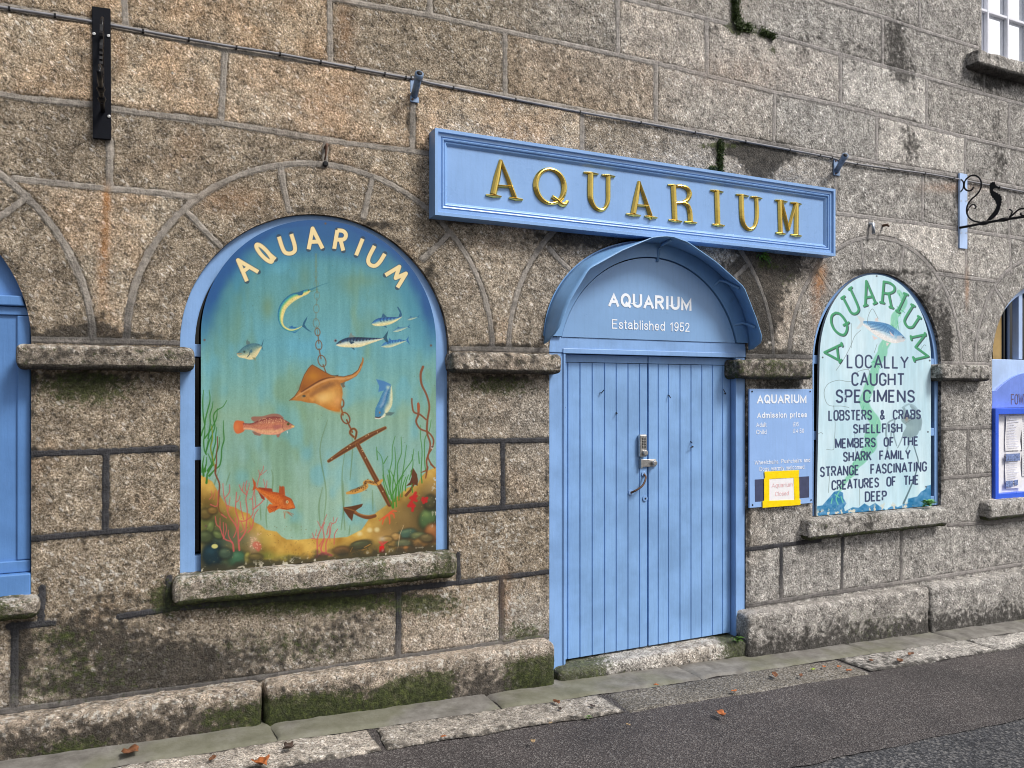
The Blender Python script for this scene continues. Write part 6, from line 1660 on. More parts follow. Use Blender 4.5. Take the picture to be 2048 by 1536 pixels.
rock(q7, 1900, 420, 12, 16, (70, 66, 40), (110, 104, 66), .2); rock(q7, 1850, 960, 14, 9, (98, 84, 52), (150, 130, 86)); rock(q7, 1250, 980, 11, 7, (150, 118, 64), (200, 164, 96))
rock(q6, 150, 690, 13, 12, (94, 78, 36), (140, 120, 66)); rock(q6, 250, 640, 10, 8, (120, 90, 40), (166, 132, 70)); rock(q6, 150, 1010, 15, 13, (66, 76, 46), (112, 122, 78)); rock(q6, 430, 1240, 14, 12, (58, 76, 60), (100, 120, 92)); rock(q6, 850, 1290, 15, 8, (96, 84, 46), (146, 126, 72))
for i in range(420):
    r_ = np.random.RandomState(5000 + i)
    a_, b_ = r_.uniform(404, 870), r_.uniform(985, 1132)
    cv.spot(a_, b_, r_.uniform(.8, 2.6), r_.uniform(.6, 1.4), ((70, 52, 26), (214, 176, 100), (96, 84, 44))[i % 3], .28 if (b_ > 1085 or a_ > 780 or a_ < 450) else 0.0, 1, r_.rand() * 3)
# grass weed, left
for pts in ([(160, 0), (145, 200), (150, 420), (165, 560), (185, 640)], [(262, 0), (280, 180), (240, 360), (200, 520), (180, 660), (140, 760), (115, 850)], [(335, 215), (320, 320), (280, 470), (285, 620), (265, 760), (245, 900)], [(415, 345), (405, 500), (350, 640), (260, 790), (180, 900)], [(595, 190), (520, 310), (410, 375), (350, 460), (350, 570), (370, 680), (320, 830), (260, 960), (215, 1120)], [(530, 570), (530, 760), (540, 930), (500, 1080), (490, 1260), (460, 1400), (400, 1460)], [(405, 690), (385, 850), (380, 980), (340, 1130), (320, 1290)], [(455, 880), (450, 1020), (400, 1180), (350, 1320), (230, 1500)], [(185, 650), (180, 820), (160, 960), (175, 1120), (210, 1200)], [(250, 900), (230, 1040), (200, 1180)], [(215, 1250), (205, 1400), (150, 1520)], [(240, 1180), (290, 1300), (310, 1400), (240, 1520)], [(170, 1220), (140, 1400), (130, 1530)], [(310, 640), (320, 860), (290, 1060), (320, 1240), (340, 1400)]):
    cv.stroke(tr(q5, pts), (1.2, 2.6, 2.6, 3.0), (44, 112, 34), .7, .92, 5)
cv.stroke(tr(q5, [(310, 680), (330, 900), (290, 1080), (330, 1260), (370, 1440)]), 2.2, (132, 136, 34), .7, .8, 5)
for pts in ([(140, 90), (150, 0)], [(120, 150), (110, 0)], [(160, 250), (170, 130), (250, 0)], [(200, 150), (300, 40)]): cv.stroke(tr(q6, pts), (4.5, 3, 2), (46, 110, 28), .8, .95)
cv.stroke(tr(q5, [(415, 870), (420, 1040), (400, 1180), (400, 1330), (385, 1520)]), (2, 2.5, 3), (110, 60, 40), .7, .9, 5)
cv.stroke(tr(q6, [(290, 0), (285, 120), (340, 260), (335, 400), (325, 540), (340, 640), (380, 680)]), (3.6, 3.2, 3, 2), (116, 58, 32), .7, .95, 5)
# pink coral
def coral(f, pts, w): cv.stroke(tr(f, pts), tuple(q * .8 for q in w), (196, 84, 82), .7, .88, 3)
for pts, w in (([(540, 1200), (520, 1080), (410, 1030), (350, 880), (300, 830), (285, 720)], (4.5, 3.4, 2.6, 2)), ([(520, 1090), (470, 990), (465, 910)], (3, 2)), ([(395, 1030), (400, 900), (395, 800)], (2.6, 1.8)), ([(350, 880), (350, 740)], (2.2, 1.6)), ([(620, 1190), (610, 1080), (600, 900), (610, 780), (570, 640), (570, 520), (580, 380)], (4.5, 3.5, 3, 2.4)), ([(575, 520), (610, 490), (630, 425)], (2.4, 1.6)), ([(600, 900), (540, 800), (470, 700), (440, 560), (400, 420), (390, 260)], (3.2, 2.6, 2)), ([(410, 470), (480, 380), (482, 275)], (2.4, 1.8)), ([(460, 640), (480, 520), (490, 450)], (2, 1.6)), ([(620, 1060), (700, 940), (720, 800), (730, 640), (710, 480), (725, 400), (700, 320), (725, 220)], (4, 3.2, 2.6, 2)), ([(720, 420), (650, 350), (615, 275)], (2.6, 1.8)), ([(660, 360), (685, 240)], (2.2, 1.6)), ([(725, 400), (755, 300), (755, 250)], (2.2, 1.6)), ([(610, 780), (700, 780), (800, 700), (810, 600), (800, 480), (760, 480)], (3, 2.4, 2)), ([(800, 480), (830, 330)], (2, 1.8)), ([(805, 620), (860, 580), (960, 480), (1000, 280), (1005, 220)], (3, 2.2, 1.6)), ([(985, 320), (955, 200)], (1.8, 1.4)), ([(860, 320), (900, 160), (950, 60), (955, 15)], (2, 1.6)), ([(905, 150), (890, 70)], (1.6, 1.3)), ([(920, 140), (1000, 75)], (1.6, 1.2)), ([(740, 940), (800, 860), (830, 700), (885, 620)], (3, 2.4, 1.8)), ([(680, 760), (640, 600), (630, 510)], (2.6, 1.8)), ([(650, 800), (680, 900), (640, 940)], (2, 2)), ([(440, 560), (510, 600)], (2, 1.5)), ([(370, 690), (440, 740)], (3, 2.4)), ([(200, 480), (240, 430), (225, 360)], (1.8, 1.3)), ([(260, 480), (285, 350)], (1.8, 1.3)), ([(215, 550), (310, 570), (325, 350)], (2.6, 1.6)), ([(830, 340), (850, 600)], (2, 1.6)), ([(780, 880), (760, 800)], (2.2, 1.6)), ([(560, 740), (580, 900), (540, 1010)], (2.4, 2.4)), ([(430, 820), (440, 900), (410, 1010)], (2, 2))): coral(q6, pts, w)
for pts, w in (([(190, 1220), (185, 1080), (190, 960), (250, 800), (330, 600)], (4, 3, 2, 1.4)), ([(280, 1200), (240, 1120), (290, 960), (270, 800), (300, 720)], (4, 3, 2)), ([(210, 1080), (290, 960)], (3, 2)), ([(320, 1180), (320, 1030), (380, 900), (400, 750), (460, 720), (490, 650)], (3.5, 2.4, 1.6)), ([(330, 900), (355, 780)], (3, 2)), ([(140, 960), (110, 880)], (2.4, 1.6)), ([(160, 920), (175, 830)], (2, 1.4)), ([(240, 800), (190, 700)], (2, 1.4)), ([(440, 1050), (450, 900), (495, 820)], (2.4, 2)), ([(380, 1000), (370, 740), (430, 740)], (2, 1.4)), ([(430, 700), (430, 640)], (1.6, 1.2)), ([(100, 960), (200, 980)], (2, 1.6)), ([(170, 1250), (280, 1190), (400, 1220)], (8, 9, 6))): coral(q7, pts, w)
cv.fill(tr(q6, [(800, 1120), (830, 1070), (900, 1080), (930, 1140), (890, 1210), (840, 1170)]), (196, 92, 76), 2, .7, 3)
for i in range(30):
    r_ = np.random.RandomState(700 + i); cv.spot(*q6(r_.uniform(770, 930), r_.uniform(950, 1180)), 1.2, 1.2, (222, 176, 150), .6, 2)
# red gurnard
cv.fill(tr(q6, [(800, 175), (850, 250), (850, 330), (800, 360), (820, 290)]), (178, 74, 26), .8)
cv.fill(tr(q6, [(880, 310), (1075, 330), (1085, 375), (960, 380)]), (150, 52, 20), .8); cv.fill(tr(q6, [(870, 350), (960, 440), (980, 490), (930, 470)]), (140, 52, 26), .8)
cv.bodyfill(tr(q6, [(850, 310), (1000, 360), (1180, 390), (1280, 440), (1350, 480), (1400, 590)]), tr(q6, [(850, 340), (980, 450), (1080, 545), (1180, 610), (1290, 625), (1395, 605)]), [(160, 66, 20), (192, 90, 28), (206, 110, 40), (196, 96, 34), (200, 110, 44)])
cv.fill(tr(q6, [(1170, 390), (1180, 285), (1210, 310), (1225, 290), (1250, 310), (1258, 425)]), (176, 80, 32), .8)
for k in range(4): cv.stroke(tr(q6, [(1185 + 18 * k, 400), (1188 + 19 * k, 300)]), 1, (120, 44, 18), .5, .7)
cv.fill(tr(q6, [(1150, 560), (1040, 545), (1005, 590), (1020, 640), (1040, 672), (1100, 650), (1190, 600)]), (198, 96, 34), .9)
for k in range(5): cv.stroke(tr(q6, [(1150, 575), (1015 + 22 * k, 590 + 18 * k)]), 1, (140, 50, 20), .5, .8)
cv.spot(*q6(1265, 515), 6.5, 7.5, (130, 50, 16), .6); cv.spot(*q6(1287, 516), 2.6, 2.9, (226, 206, 150), 1, 3); cv.spot(*q6(1287, 516), 1.2, 1.4, (60, 40, 20), 1, 2)
cv.stroke(tr(q6, [(1200, 600), (1290, 620), (1395, 600)]), 1.3, (120, 40, 14), .6, .9)
for a, b in (((1260, 650), (1252, 730)), ((1270, 650), (1340, 700)), ((1290, 650), (1375, 690)), ((1240, 650), (1258, 750)), ((1300, 660), (1360, 715))): cv.stroke(tr(q6, [a, b]), 1.0, (176, 84, 40), .5, .85)
# anchor
def an(pts, w, smooth=0):
    cv.stroke(tr(q8, pts), tuple(x + 2.2 for x in w), (150, 96, 40), .8, .8, smooth)
    cv.stroke(tr(q8, pts), w, (92, 50, 22), .8, 1, smooth)
    cv.stroke(tr(q8, [(x - 4, y - 5) for x, y in pts]), tuple(x * .35 for x in w), (134, 80, 38), .8, .7, smooth)
an([(370, 790), (330, 750), (340, 710), (375, 700), (400, 730), (395, 780), (385, 810)], (2.6, 2.6), 4)
an([(95, 1055), (250, 950), (410, 850), (560, 765), (715, 690)], (4.5, 8, 10, 8, 4.5))
an([(410, 870), (500, 1040), (600, 1230), (690, 1390), (765, 1530)], (7, 7.5, 8, 8.5, 9))
for x, y in ((130, 1030), (300, 915), (330, 885), (505, 780), (530, 765), (630, 735), (460, 930), (500, 1020), (690, 1385), (470, 950)): cv.spot(*q8(x, y), 1.0, 1.0, (220, 190, 140), .9, 2)
def q7s(pts, c, soft=.8, a=1.0): cv.fill(tr(q7, pts), c, soft, a)
cv.stroke(tr(q7, [(660, 520), (740, 560), (830, 610), (950, 645), (1060, 620)]), (7, 6.5, 7, 7), (110, 62, 28), .9, 1, 4)
cv.stroke(tr(q7, [(760, 560), (850, 600), (960, 615), (1050, 600)]), (2, 2.4, 2), (168, 110, 52), .9, .8, 4)
q7s([(580, 490), (700, 475), (880, 435), (860, 480), (780, 530), (740, 570), (715, 700), (660, 640), (590, 540)], (88, 48, 22))
cv.stroke(tr(q7, [(585, 495), (680, 520), (780, 555)]), 2, (150, 96, 44), .8, .8)
q7s([(1640, -60), (1710, 60), (1710, 165), (1650, 140), (1530, 170), (1590, 110), (1620, 20)], (84, 44, 20))
q7s([(1600, -60), (1640, -110), (1700, -10), (1715, 100), (1640, 110)], (92, 50, 24))
cv.stroke(tr(q7, [(1650, 140), (1600, 230), (1530, 310)]), (4, 4.5, 5), (104, 58, 26), .8)
# spotted eel round the shank
cv.stroke(tr(q7, [(640, 275), (760, 250), (880, 210), (930, 170), (910, 120), (960, 100), (1040, 125), (1110, 130), (1165, 80)]), (5, 9, 9.5, 8, 8, 8.5, 7, 5), (196, 142, 66), .9, 1, 6)
cv.stroke(tr(q7, [(700, 235), (800, 205), (900, 150), (920, 105), (1000, 110), (1090, 120)]), (3, 4, 3.5, 3.5, 3), (120, 80, 34), 1.2, .7, 6)
for i in range(46):
    r_ = np.random.RandomState(1300 + i)
    t = r_.rand(); pp = spline(tr(q7, [(660, 255), (760, 235), (880, 195), (925, 160), (910, 115), (960, 95), (1040, 118), (1110, 122)]), 6)
    x, y = pp[int(t * (len(pp) - 1))]
    cv.spot(x + r_.randn() * 1.2, y + r_.randn() * 2, 1.1, .9, (80, 48, 20), .85, 2)
# grass by the anchor, reds, starfish, crab, anemone
for pts in ([(1180, 0), (1200, 150), (1240, 280), (1330, 500)], [(1250, 0), (1280, 180), (1320, 340), (1340, 500)], [(1340, 0), (1330, 200), (1345, 490)], [(1410, 0), (1400, 150), (1380, 300), (1385, 480)], [(1500, 0), (1400, 130), (1330, 300)], [(1440, 60), (1420, 200), (1425, 380)], [(1530, 30), (1480, 180), (1470, 330)], [(1300, -60), (1350, 60), (1380, 200), (1360, 400)], [(1260, -80), (1300, 60), (1290, 200), (1310, 360)], [(1620, 130), (1630, 260)], [(1760, 0), (1775, 120)], [(1570, 0), (1530, 120), (1525, 240)]):
    cv.stroke(tr(q7, pts), (1.4, 2, 2.6), (58, 128, 36), .7, .92, 5)
for pts in ([(625, 940), (670, 1000), (690, 1080), (700, 1230), (760, 1420)], [(825, 780), (795, 900), (790, 1050), (760, 1200), (770, 1400)], [(890, 790), (895, 960), (850, 1100), (855, 1300)], [(950, 880), (930, 1040), (900, 1240), (870, 1440)], [(1030, 920), (1010, 1040), (930, 1160), (860, 1280)], [(745, 1000), (700, 1080)], [(820, 900), (830, 1080), (800, 1300)], [(1010, 980), (1020, 1100), (980, 1260)], [(1220, 600), (1200, 720), (1150, 820), (1150, 1080), (1170, 1200)], [(1100, 660), (1105, 800), (1120, 950), (1110, 1180), (1120, 1280)], [(620, 900), (630, 1040)], [(1080, 950), (1090, 1080)]):
    cv.stroke(tr(q8, pts), (1.2, 2, 2.2), (62, 124, 52), .7, .88, 5)
KB = (126, 66, 36)
for pts, w in (([(1130, 20), (1105, 100), (1115, 210), (1170, 330), (1200, 460), (1180, 600), (1175, 740), (1210, 860), (1195, 960), (1170, 1050), (1180, 1140)], (5, 4, 3.6, 3.8, 3.4, 3.2)), ([(1165, 600), (1100, 545), (1030, 515), (1010, 430), (1008, 370)], (3, 3.6, 3.2, 3)), ([(1080, 430), (1080, 540), (1055, 620), (1100, 700), (1190, 740), (1245, 820), (1230, 910), (1185, 1000), (1220, 1090)], (5, 3.4, 3.2, 3)), ([(1180, 1120), (1160, 1240)], (4, 2.4)), ([(1220, 1090), (1260, 1130)], (4, 3)), ([(1160, 1160), (1110, 1180)], (3, 1.5))): cv.stroke(tr(q8, pts), w, KB, .8, .95, 5)
cv.fill(tr(q8, [(1065, 420), (1080, 405), (1098, 450), (1090, 520), (1068, 510)]), (160, 78, 40), .8)
cv.spot(*q8(1231, 900), 2.4, 4.2, (220, 212, 206), .9, 2); cv.spot(*q8(1230, 898), 1.4, 1.8, (30, 26, 30), 1, 2)
for pts in ([(1680, 270), (1650, 320), (1600, 350), (1690, 390)], [(1620, 400), (1570, 470), (1660, 470), (1620, 430)], [(1640, 470), (1630, 540)], [(1780, 380), (1850, 350), (1800, 420), (1790, 350), (1840, 400)], [(1690, 320), (1660, 360)]): cv.stroke(tr(q7, pts), 5.5, (186, 26, 26), 1.2, .9)
for pts in ([(1280, 590), (1200, 640), (1130, 690)], [(1260, 600), (1200, 660), (1175, 745)], [(1270, 600), (1285, 680), (1285, 740)], [(1290, 580), (1340, 590), (1355, 650)], [(1280, 580), (1330, 545), (1390, 550)]): cv.stroke(tr(q7, pts), (4, 3.2, 2), (210, 84, 46), .8, .95, 3)
for pts in ([(700, 1050), (780, 1010), (900, 1000), (1000, 1010)], [(680, 1080), (800, 1090), (940, 1060), (1010, 1040)], [(700, 1150), (740, 1100), (830, 1170), (900, 1100), (960, 1130)], [(720, 1200), (800, 1180), (830, 1220)]): cv.stroke(tr(q7, pts), 2.2, (70, 66, 42), .8, .8, 3)
for pts in ([(720, 1100), (690, 1160)], [(760, 1180), (790, 1220)], [(900, 1100), (990, 1050)], [(860, 1140), (930, 1120)]): cv.stroke(tr(q7, pts), 1.6, (196, 136, 56), .7, .8)
cv.fill(tr(q7, [(1130, 1080), (1200, 1070), (1210, 1180), (1125, 1175)]), (206, 22, 22), 1)
for k in range(7): cv.stroke(tr(q7, [(1165, 1075), (1120 + 22 * k, 1010)]), 1.4, (200, 60, 56), .6, .85)
cv.spot(*q7(1170, 970), 7, 5, (222, 206, 190), .6); cv.stroke(tr(q7, [(1500, 760), (1440, 900), (1410, 1100), (1380, 1200)]), (1, 1.5, 1.2), (206, 180, 140), .6, .7)
# grime along the bottom edge and down the sides, nail heads
nb = fbm(cv.P3, 30, 3, 131)
gm = sstep(0.045, 0.0, cv.Z - mz0 - 0.012 + (nb - .5) * 0.06)[..., None] * 0.85
cv.C = cv.C * (1 - gm) + np.array((48, 46, 34)) * gm
pl_ = (sstep(0.66, 0.72, fbm(cv.P3, 55, 3, 137)) * sstep(0.05, 0.0, np.where(cv.Z < mz0 + 0.45, np.minimum(cv.Z - mz0, 1.2 * (MCX + MA - cv.X)), 1.0))).clip(0, 1)[..., None]
cv.C = cv.C * (1 - pl_) + np.array((186, 178, 160)) * pl_
for u, v in ((409, 680), (862, 691), (651, 447), (412, 1052), (865, 893)): cv.spot(u, v, 2.2, 2.2, (96, 70, 60), .9, 2)
for i in range(80):
    r_ = np.random.RandomState(3000 + i); cv.spot(r_.uniform(405, 870), r_.uniform(450, 1100), .7, .7, (60, 70, 60), .5, 2)
# lettering
CR = (238, 214, 158)
def mletter(strokes, w=8.0):
    for c, ww in (((34, 50, 66), w + 2.2), (CR, w)):
        for st, sm in strokes: cv.stroke(tr(z5, st), ww, c, .6, 1 if c == CR else .75, sm, butt=(c == CR and len(st) < 12))
mletter([([(432, 616), (364, 456), (518, 546)], 0), ([(398, 545), (448, 508)], 0)])
qe = [(563 + 66 * math.sin(a) * math.cos(.5) * .88 - 68 * math.cos(a) * math.sin(.5), 403 - 68 * math.cos(a) * math.cos(.5) + 66 * math.sin(a) * math.sin(.5) * .88) for a in np.linspace(0, 2 * math.pi, 28)]
mletter([(qe, 0), ([(602, 412), (648, 450)], 0)])
mletter([([(674, 278), (698, 355), (722, 398), (762, 406), (794, 386), (793, 340), (768, 258)], 4)])
mletter([([(900, 374), (930, 216), (1006, 368)], 0), ([(912, 318), (975, 315)], 0)])
mletter([([(1094, 370), (1118, 228)], 0), ([(1118, 230), (1162, 236), (1183, 264), (1166, 298), (1106, 300)], 4), ([(1142, 304), (1163, 384)], 0)])
mletter([([(1310, 294), (1260, 420)], 0)])
mletter([([(1400, 348), (1355, 440), (1360, 485), (1400, 500), (1438, 472), (1478, 408)], 4)])
mletter([([(1482, 570), (1588, 506), (1560, 592), (1638, 558), (1574, 664)], 0)])
cv.C = cv.C * 0.95 + np.array((90, 100, 84)) * 0.03
mural = empty('mural_panel', (MCX, 0, mz0), 'large arched board painted with ray, fishes, anchor and AQUARIUM lettering', 'painted sign')
M_ART = artwork('painted_board')
mo = cv.build('painted_face', M_ART, None)
rimp = cv.rim()
bd = MB().prism(rimp, yM + 0.0012, yM + 0.02)
bo = bd.build('board', plain('board_edge', (0.12, 0.11, 0.09), 0.7), None)
for o in (mo, bo): o.parent = mural; o.location = (-MCX, 0, -mz0)

# ================================================================== the white sign
yS = 0.006
def a5(x, y): return (1600 + .19531 * x, 520 + .19531 * y)
def a6(x, y): return (1600 + .19531 * x, 790 + .19531 * y)
e2 = [(1633, 1031), (1636, 760), (1639.5, 700), (1645, 660), (1660, 622), (1682, 588), (1710, 562), (1735, 552), (1755, 549.5), (1785, 552), (1812, 570), (1840, 610), (1857, 660), (1862, 696), (1862, 760), (1861.5, 1010)]
e2p = [P(u, v, yS) for u, v in e2]
k9 = 8
sz0, sz1 = (e2p[0][2] + e2p[-1][2]) / 2 - 0.004, e2p[k9][2]
SA0, SA1 = e2p[0][0], e2p[-1][0]
SB0, SB1 = e2p[2][0], e2p[-3][0]
SZS = 1.90
def s_half(z): return 1.0 if z < SZS else math.sqrt(max(1 - ((z - SZS) / (sz1 - SZS)) ** 2, 0))
def s_edge(z, lo, hi): return lo + (hi - lo) * min(1, max(0, (z - sz0) / (SZS - sz0)))
def s_left(z):
    a, b = s_edge(z, SA0, SB0), s_edge(z, SA1, SB1); c = (a + b) / 2
    return c + (a - c) * s_half(z)
def s_right(z):
    a, b = s_edge(z, SA0, SB0), s_edge(z, SA1, SB1); c = (a + b) / 2
    return c + (b - c) * s_half(z)
cv = Canvas(s_left, s_right, sz0, sz1, yS, 700, 480, yS + 0.018)
cv.C[:] = (196, 224, 236)
nn_ = fbm(np.stack([cv.X * 4, cv.X * 0, cv.Z * 2], -1), 1.5, 4, 201)
cv.C += ((nn_ - .5) * 40)[..., None] * np.array((1.2, .7, .5))
cv.C += ((fbm(np.stack([cv.X * 50, cv.X * 0, cv.Z * 5], -1), 1.0, 3, 203) - .5) * 18)[..., None]
KG, KG2 = (96, 186, 140), (160, 220, 184)
kelp = tr(a5, [(1010, 325), (1050, 380), (1070, 440), (1010, 530), (970, 580), (965, 660), (940, 740), (890, 830), (850, 900), (840, 960), (780, 1060), (760, 1150), (720, 1260), (690, 1360), (650, 1440)]) + tr(a6, [(650, 60), (690, 160), (760, 260), (770, 340), (720, 420), (730, 520), (680, 580), (640, 650), (570, 720), (540, 800), (490, 850), (440, 920), (405, 985)])
cv.stroke(kelp, (8, 13, 15, 17, 20, 17, 20, 18, 20, 24, 22, 18, 9, 4), KG, 1.6, .62, 4)
for i in range(60):
    r_ = np.random.RandomState(60 + i); p = kelp[r_.randint(len(kelp))]
    a = r_.rand() * 3; cv.stroke([(p[0] + r_.randn() * 5, p[1] + r_.randn() * 8), (p[0] + r_.randn() * 5, p[1] + r_.randn() * 10)], 1.2, KG2 if i % 3 else (60, 160, 110), .7, .7)
# blue fish
cv.fill(tr(a5, [(580, 560), (660, 600), (650, 660), (600, 710), (575, 700), (620, 640)]), (206, 212, 214), 1, .9)
cv.fill(tr(a5, [(770, 600), (795, 590), (805, 630), (770, 630)]), (214, 206, 206), .8); cv.fill(tr(a5, [(735, 770), (800, 800), (760, 820)]), (222, 206, 204), .8); cv.fill(tr(a5, [(880, 845), (915, 850), (890, 885)]), (222, 206, 204), .8)
cv.bodyfill(tr(a5, [(650, 625), (760, 630), (900, 655), (1000, 720), (1080, 800)]), tr(a5, [(645, 665), (760, 760), (880, 830), (980, 852), (1075, 825)]), [(70, 130, 180), (96, 154, 200), (150, 190, 215), (226, 226, 226), (228, 222, 220)])
for k in range(5): cv.stroke(tr(a5, [(690 + 10 * k, 645 + 16 * k), (850, 668 + 14 * k), (960, 730 + 10 * k)]), 1.1, (36, 84, 140), .5, .75, 3)
cv.fill(tr(a5, [(990, 780), (1040, 770), (1080, 805), (1060, 840), (1000, 840)]), (196, 196, 200), 1.5, .7); cv.spot(*a5(1055, 795), 1.5, 1.5, (70, 80, 90), 1, 2)
cv.fill(tr(a5, [(915, 725), (975, 790), (930, 770)]), (214, 196, 196), .8)
# grey lobster
LG = (126, 150, 160)
for pts, w in (([(1140, 110), (1190, 180), (1230, 260), (1225, 350)], (6, 8, 8, 6)), ([(1060, 130), (1090, 200), (1140, 300)], (5, 6, 8)), ([(960, 250), (900, 290), (880, 400), (900, 500), (890, 580)], (3, 4, 3)), ([(970, 260), (960, 400), (990, 520)], (3, 3, 2)), ([(1060, 400), (1030, 480), (1000, 540)], (3, 2)), ([(1130, 400), (1120, 500), (1090, 560)], (3, 2)), ([(1000, 330), (940, 360), (930, 480)], (3, 3, 2))): cv.stroke(tr(a6, pts), w, LG, .8, .8, 4)
cv.fill(tr(a6, [(1040, 200), (1080, 180), (1150, 220), (1235, 260), (1225, 350), (1190, 420), (1100, 440), (1050, 400), (1090, 320), (1040, 270)]), (130, 156, 164), 1.2, .9, 3)
cv.spot(*a6(1090, 240), 4, 7, (150, 120, 100), .6); cv.spot(*a6(1130, 340), 12, 9, (152, 178, 182), .6)
for r in (14, 9): cv.stroke(tr(a6, [(1050, 130), (1090, 105), (1120, 95), (1170, 115), (1215, 170)]), 2 + r * .12, (150, 178, 190), .8, .6, 4)
cv.stroke(tr(a6, [(1165, 520), (1190, 600), (1210, 690), (1180, 820), (1130, 950), (1060, 1110)]), (2, 2.4, 2.4, 3, 4), (84, 110, 122), .7, .9, 5)
# blue rocks
BR = (58, 128, 176)
for poly in ([(175, 1140), (230, 1130), (300, 1050), (350, 990), (400, 980), (440, 1000), (445, 1060), (475, 1110), (450, 1150), (460, 1190), (540, 1150), (600, 1155), (660, 1110), (710, 1140), (770, 1105), (830, 1150), (870, 1170), (860, 1210), (170, 1240)], [(1050, 1120), (1100, 1110), (1110, 1060), (1200, 1040), (1240, 990), (1280, 970), (1300, 930), (1345, 920), (1345, 1150), (1040, 1160)], [(900, 1160), (960, 1130), (1000, 1150), (1040, 1130), (1060, 1170), (900, 1190)]):
    cv.fill(tr(a6, poly), None, 1, .95, 0, lambda u, v, sd: np.array(BR, float) + ((fbm(np.stack([u, v, 0 * u], 1), .16, 3, 5) - .5)[:, None] * np.array((120, 70, 60))))
for pts in ([(400, 990), (370, 1060), (390, 1120)], [(330, 1060), (320, 1110)], [(420, 1040), (440, 1100)], [(360, 1020), (400, 1050)]): cv.stroke(tr(a6, pts), 2.2, (120, 206, 160), .8, .8, 3)
cv.spot(*a6(1280, 1130), 5, 4, (60, 150, 110), .6)
nb = fbm(cv.P3, 40, 3, 231)
fl_ = (sstep(0.62, 0.68, nb) * sstep(0.06, 0.0, cv.Z - sz0 - .01))[..., None]
cv.C = cv.C * (1 - fl_) + np.array((206, 204, 190)) * fl_
# cracks and pencil marks
for f, pts in ((a5, [(690, 640), (700, 570), (740, 500), (780, 560), (800, 600)]), (a5, [(620, 720), (560, 780), (520, 880), (440, 1030), (370, 1130)]), (a5, [(530, 1240), (480, 1245), (400, 1230), (300, 1260), (250, 1330), (255, 1420), (300, 1490), (420, 1495), (500, 1510)]), (a5, [(525, 650), (525, 900)]), (a5, [(790, 860), (760, 950)]), (a5, [(580, 1170), (600, 1140), (700, 1120), (710, 1180)]), (a6, [(345, 110), (360, 300), (350, 500), (340, 560), (270, 555)]), (a6, [(560, 400), (575, 640)]), (a6, [(610, 920), (612, 1130)]), (a6, [(180, 400), (215, 385), (235, 400)]), (a6, [(1140, 170), (1160, 230), (1080, 290)]), (a6, [(305, 800), (290, 1000)]), (a5, [(1230, 930), (1270, 870), (1290, 880)])):
    cv.stroke(tr(f, pts), .9, (90, 104, 104), .5, .7, 3)
for f, x, y in ((a5, 785, 165), (a5, 232, 998), (a5, 1328, 1030), (a6, 1310, 378), (a6, 205, 1195), (a6, 1290, 940)): cv.spot(*f(x, y), 1.6, 1.6, (60, 60, 66), .9, 2)
# arched green lettering with a dark shadow
def sl(strokes, w=4.6):
    for c, off in (((44, 54, 66), (7, 8)), ((60, 152, 104), (0, 0))):
        for st, sm in strokes: cv.stroke([a5(x + off[0], y + off[1]) for x, y in st], w, c, .6, .95, sm)
sl([([(415, 1035), (250, 945), (425, 862)], 0), ([(378, 890), (392, 1010)], 0), ([(405, 1048), (422, 1022)], 0), ([(424, 850), (432, 880)], 0)], 4.4)
sl([([(365, 540), (325, 570), (320, 640), (350, 710), (400, 755), (450, 765), (478, 720), (478, 660), (450, 600), (405, 550), (365, 540)], 3), ([(448, 665), (496, 640)], 0)], 4.6)
sl([([(438, 380), (490, 480), (520, 535), (560, 550), (595, 525), (592, 470), (512, 290)], 4), ([(424, 390), (452, 372)], 0), ([(500, 300), (526, 280)], 0)], 4.6)
sl([([(668, 462), (678, 215), (772, 440)], 0), ([(672, 385), (745, 372)], 0), ([(655, 470), (686, 460)], 0), ([(755, 448), (782, 436)], 0)], 4.6)
sl([([(840, 432), (858, 222)], 0), ([(858, 222), (920, 235), (965, 275), (958, 320), (905, 342), (848, 335)], 4), ([(908, 345), (935, 480)], 0), ([(822, 432), (858, 440)], 0), ([(918, 480), (950, 490)], 0)], 4.6)
sl([([(1082, 350), (1000, 525)], 0), ([(1065, 340), (1100, 355)], 0), ([(985, 518), (1015, 536)], 0)], 4.6)
sl([([(1158, 462), (1080, 590), (1072, 640), (1105, 685), (1150, 685), (1180, 645), (1222, 582)], 4), ([(1140, 455), (1172, 472)], 0), ([(1208, 575), (1234, 595)], 0)], 4.6)
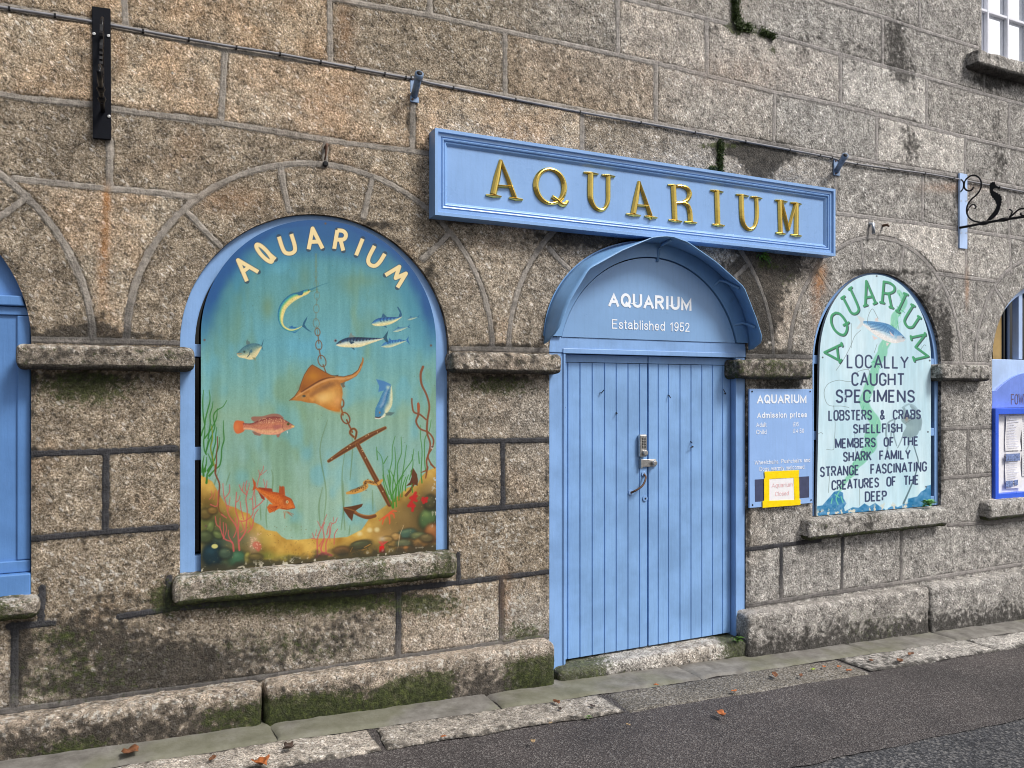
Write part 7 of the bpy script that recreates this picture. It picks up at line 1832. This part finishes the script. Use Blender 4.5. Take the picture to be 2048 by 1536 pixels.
sl([([(1140, 792), (1282, 762), (1182, 890), (1312, 985), (1168, 1018)], 0), ([(1134, 780), (1140, 815)], 0), ([(1278, 748), (1284, 770)], 0), ([(1158, 995), (1172, 1035)], 0)], 4.4)
NVY = (44, 56, 92)
for s_, u0, a, b, u1, c, d, w in (('LOCALLY', 1695, 709.5, 735, 1816, 714, 736, 3.0), ('CAUGHT', 1704, 746, 770.5, 1808, 748, 770, 3.2), ('SPECIMENS', 1672.5, 780.5, 804.5, 1829, 781.5, 803.5, 3.4), ('LOBSTERS  &  CRABS', 1658, 821.5, 840.5, 1841, 820.5, 837, 2.7), ('SHELLFISH', 1707, 849.5, 866, 1804, 847.5, 864, 2.7), ('MEMBERS  OF  THE', 1671.5, 878.5, 896, 1836, 874, 890, 2.7), ('SHARK  FAMILY', 1687, 905, 922.5, 1820, 900.5, 917, 2.7), ('STRANGE   FASCINATING', 1641, 935, 953, 1853, 924, 941.5, 2.7), ('CREATURES  OF  THE', 1664, 962, 979.5, 1837, 951, 968, 2.7), ('DEEP', 1731, 984.5, 1002.5, 1773, 982.5, 1000, 2.8)):
    signline(cv, s_, u0, a, b, u1, c, d, w, NVY, .96)
spec = empty('specimen_sign', ((SA0 + SA1) / 2, 0, sz0), 'tall arched pale sign lettered LOCALLY CAUGHT SPECIMENS with green AQUARIUM arc', 'painted sign')
so = cv.build('painted_face', M_ART, None)
bo = MB().prism(cv.rim(), yS + 0.0012, yS + 0.018).build('board', plain('board_edge_grey', (0.25, 0.26, 0.27), 0.7), None)
for o in (so, bo): o.parent = spec; o.location = (-(SA0 + SA1) / 2, 0, -sz0)

# ------------------------------------------------------------------ put every Empty at the base of its thing
dgx = bpy.context.view_layer
dgx.update()
for o in list(COL.objects):
    if o.type == 'EMPTY' and o.parent is None and o is not building and o.location.length < 1e-6:
        pts_ = [c.matrix_world @ Vector(b) for c in o.children for b in c.bound_box]
        if not pts_: continue
        base = Vector((sum(p.x for p in pts_) / len(pts_), max(p.y for p in pts_), min(p.z for p in pts_)))
        o.location = base
        for c in o.children: c.location = c.location - base
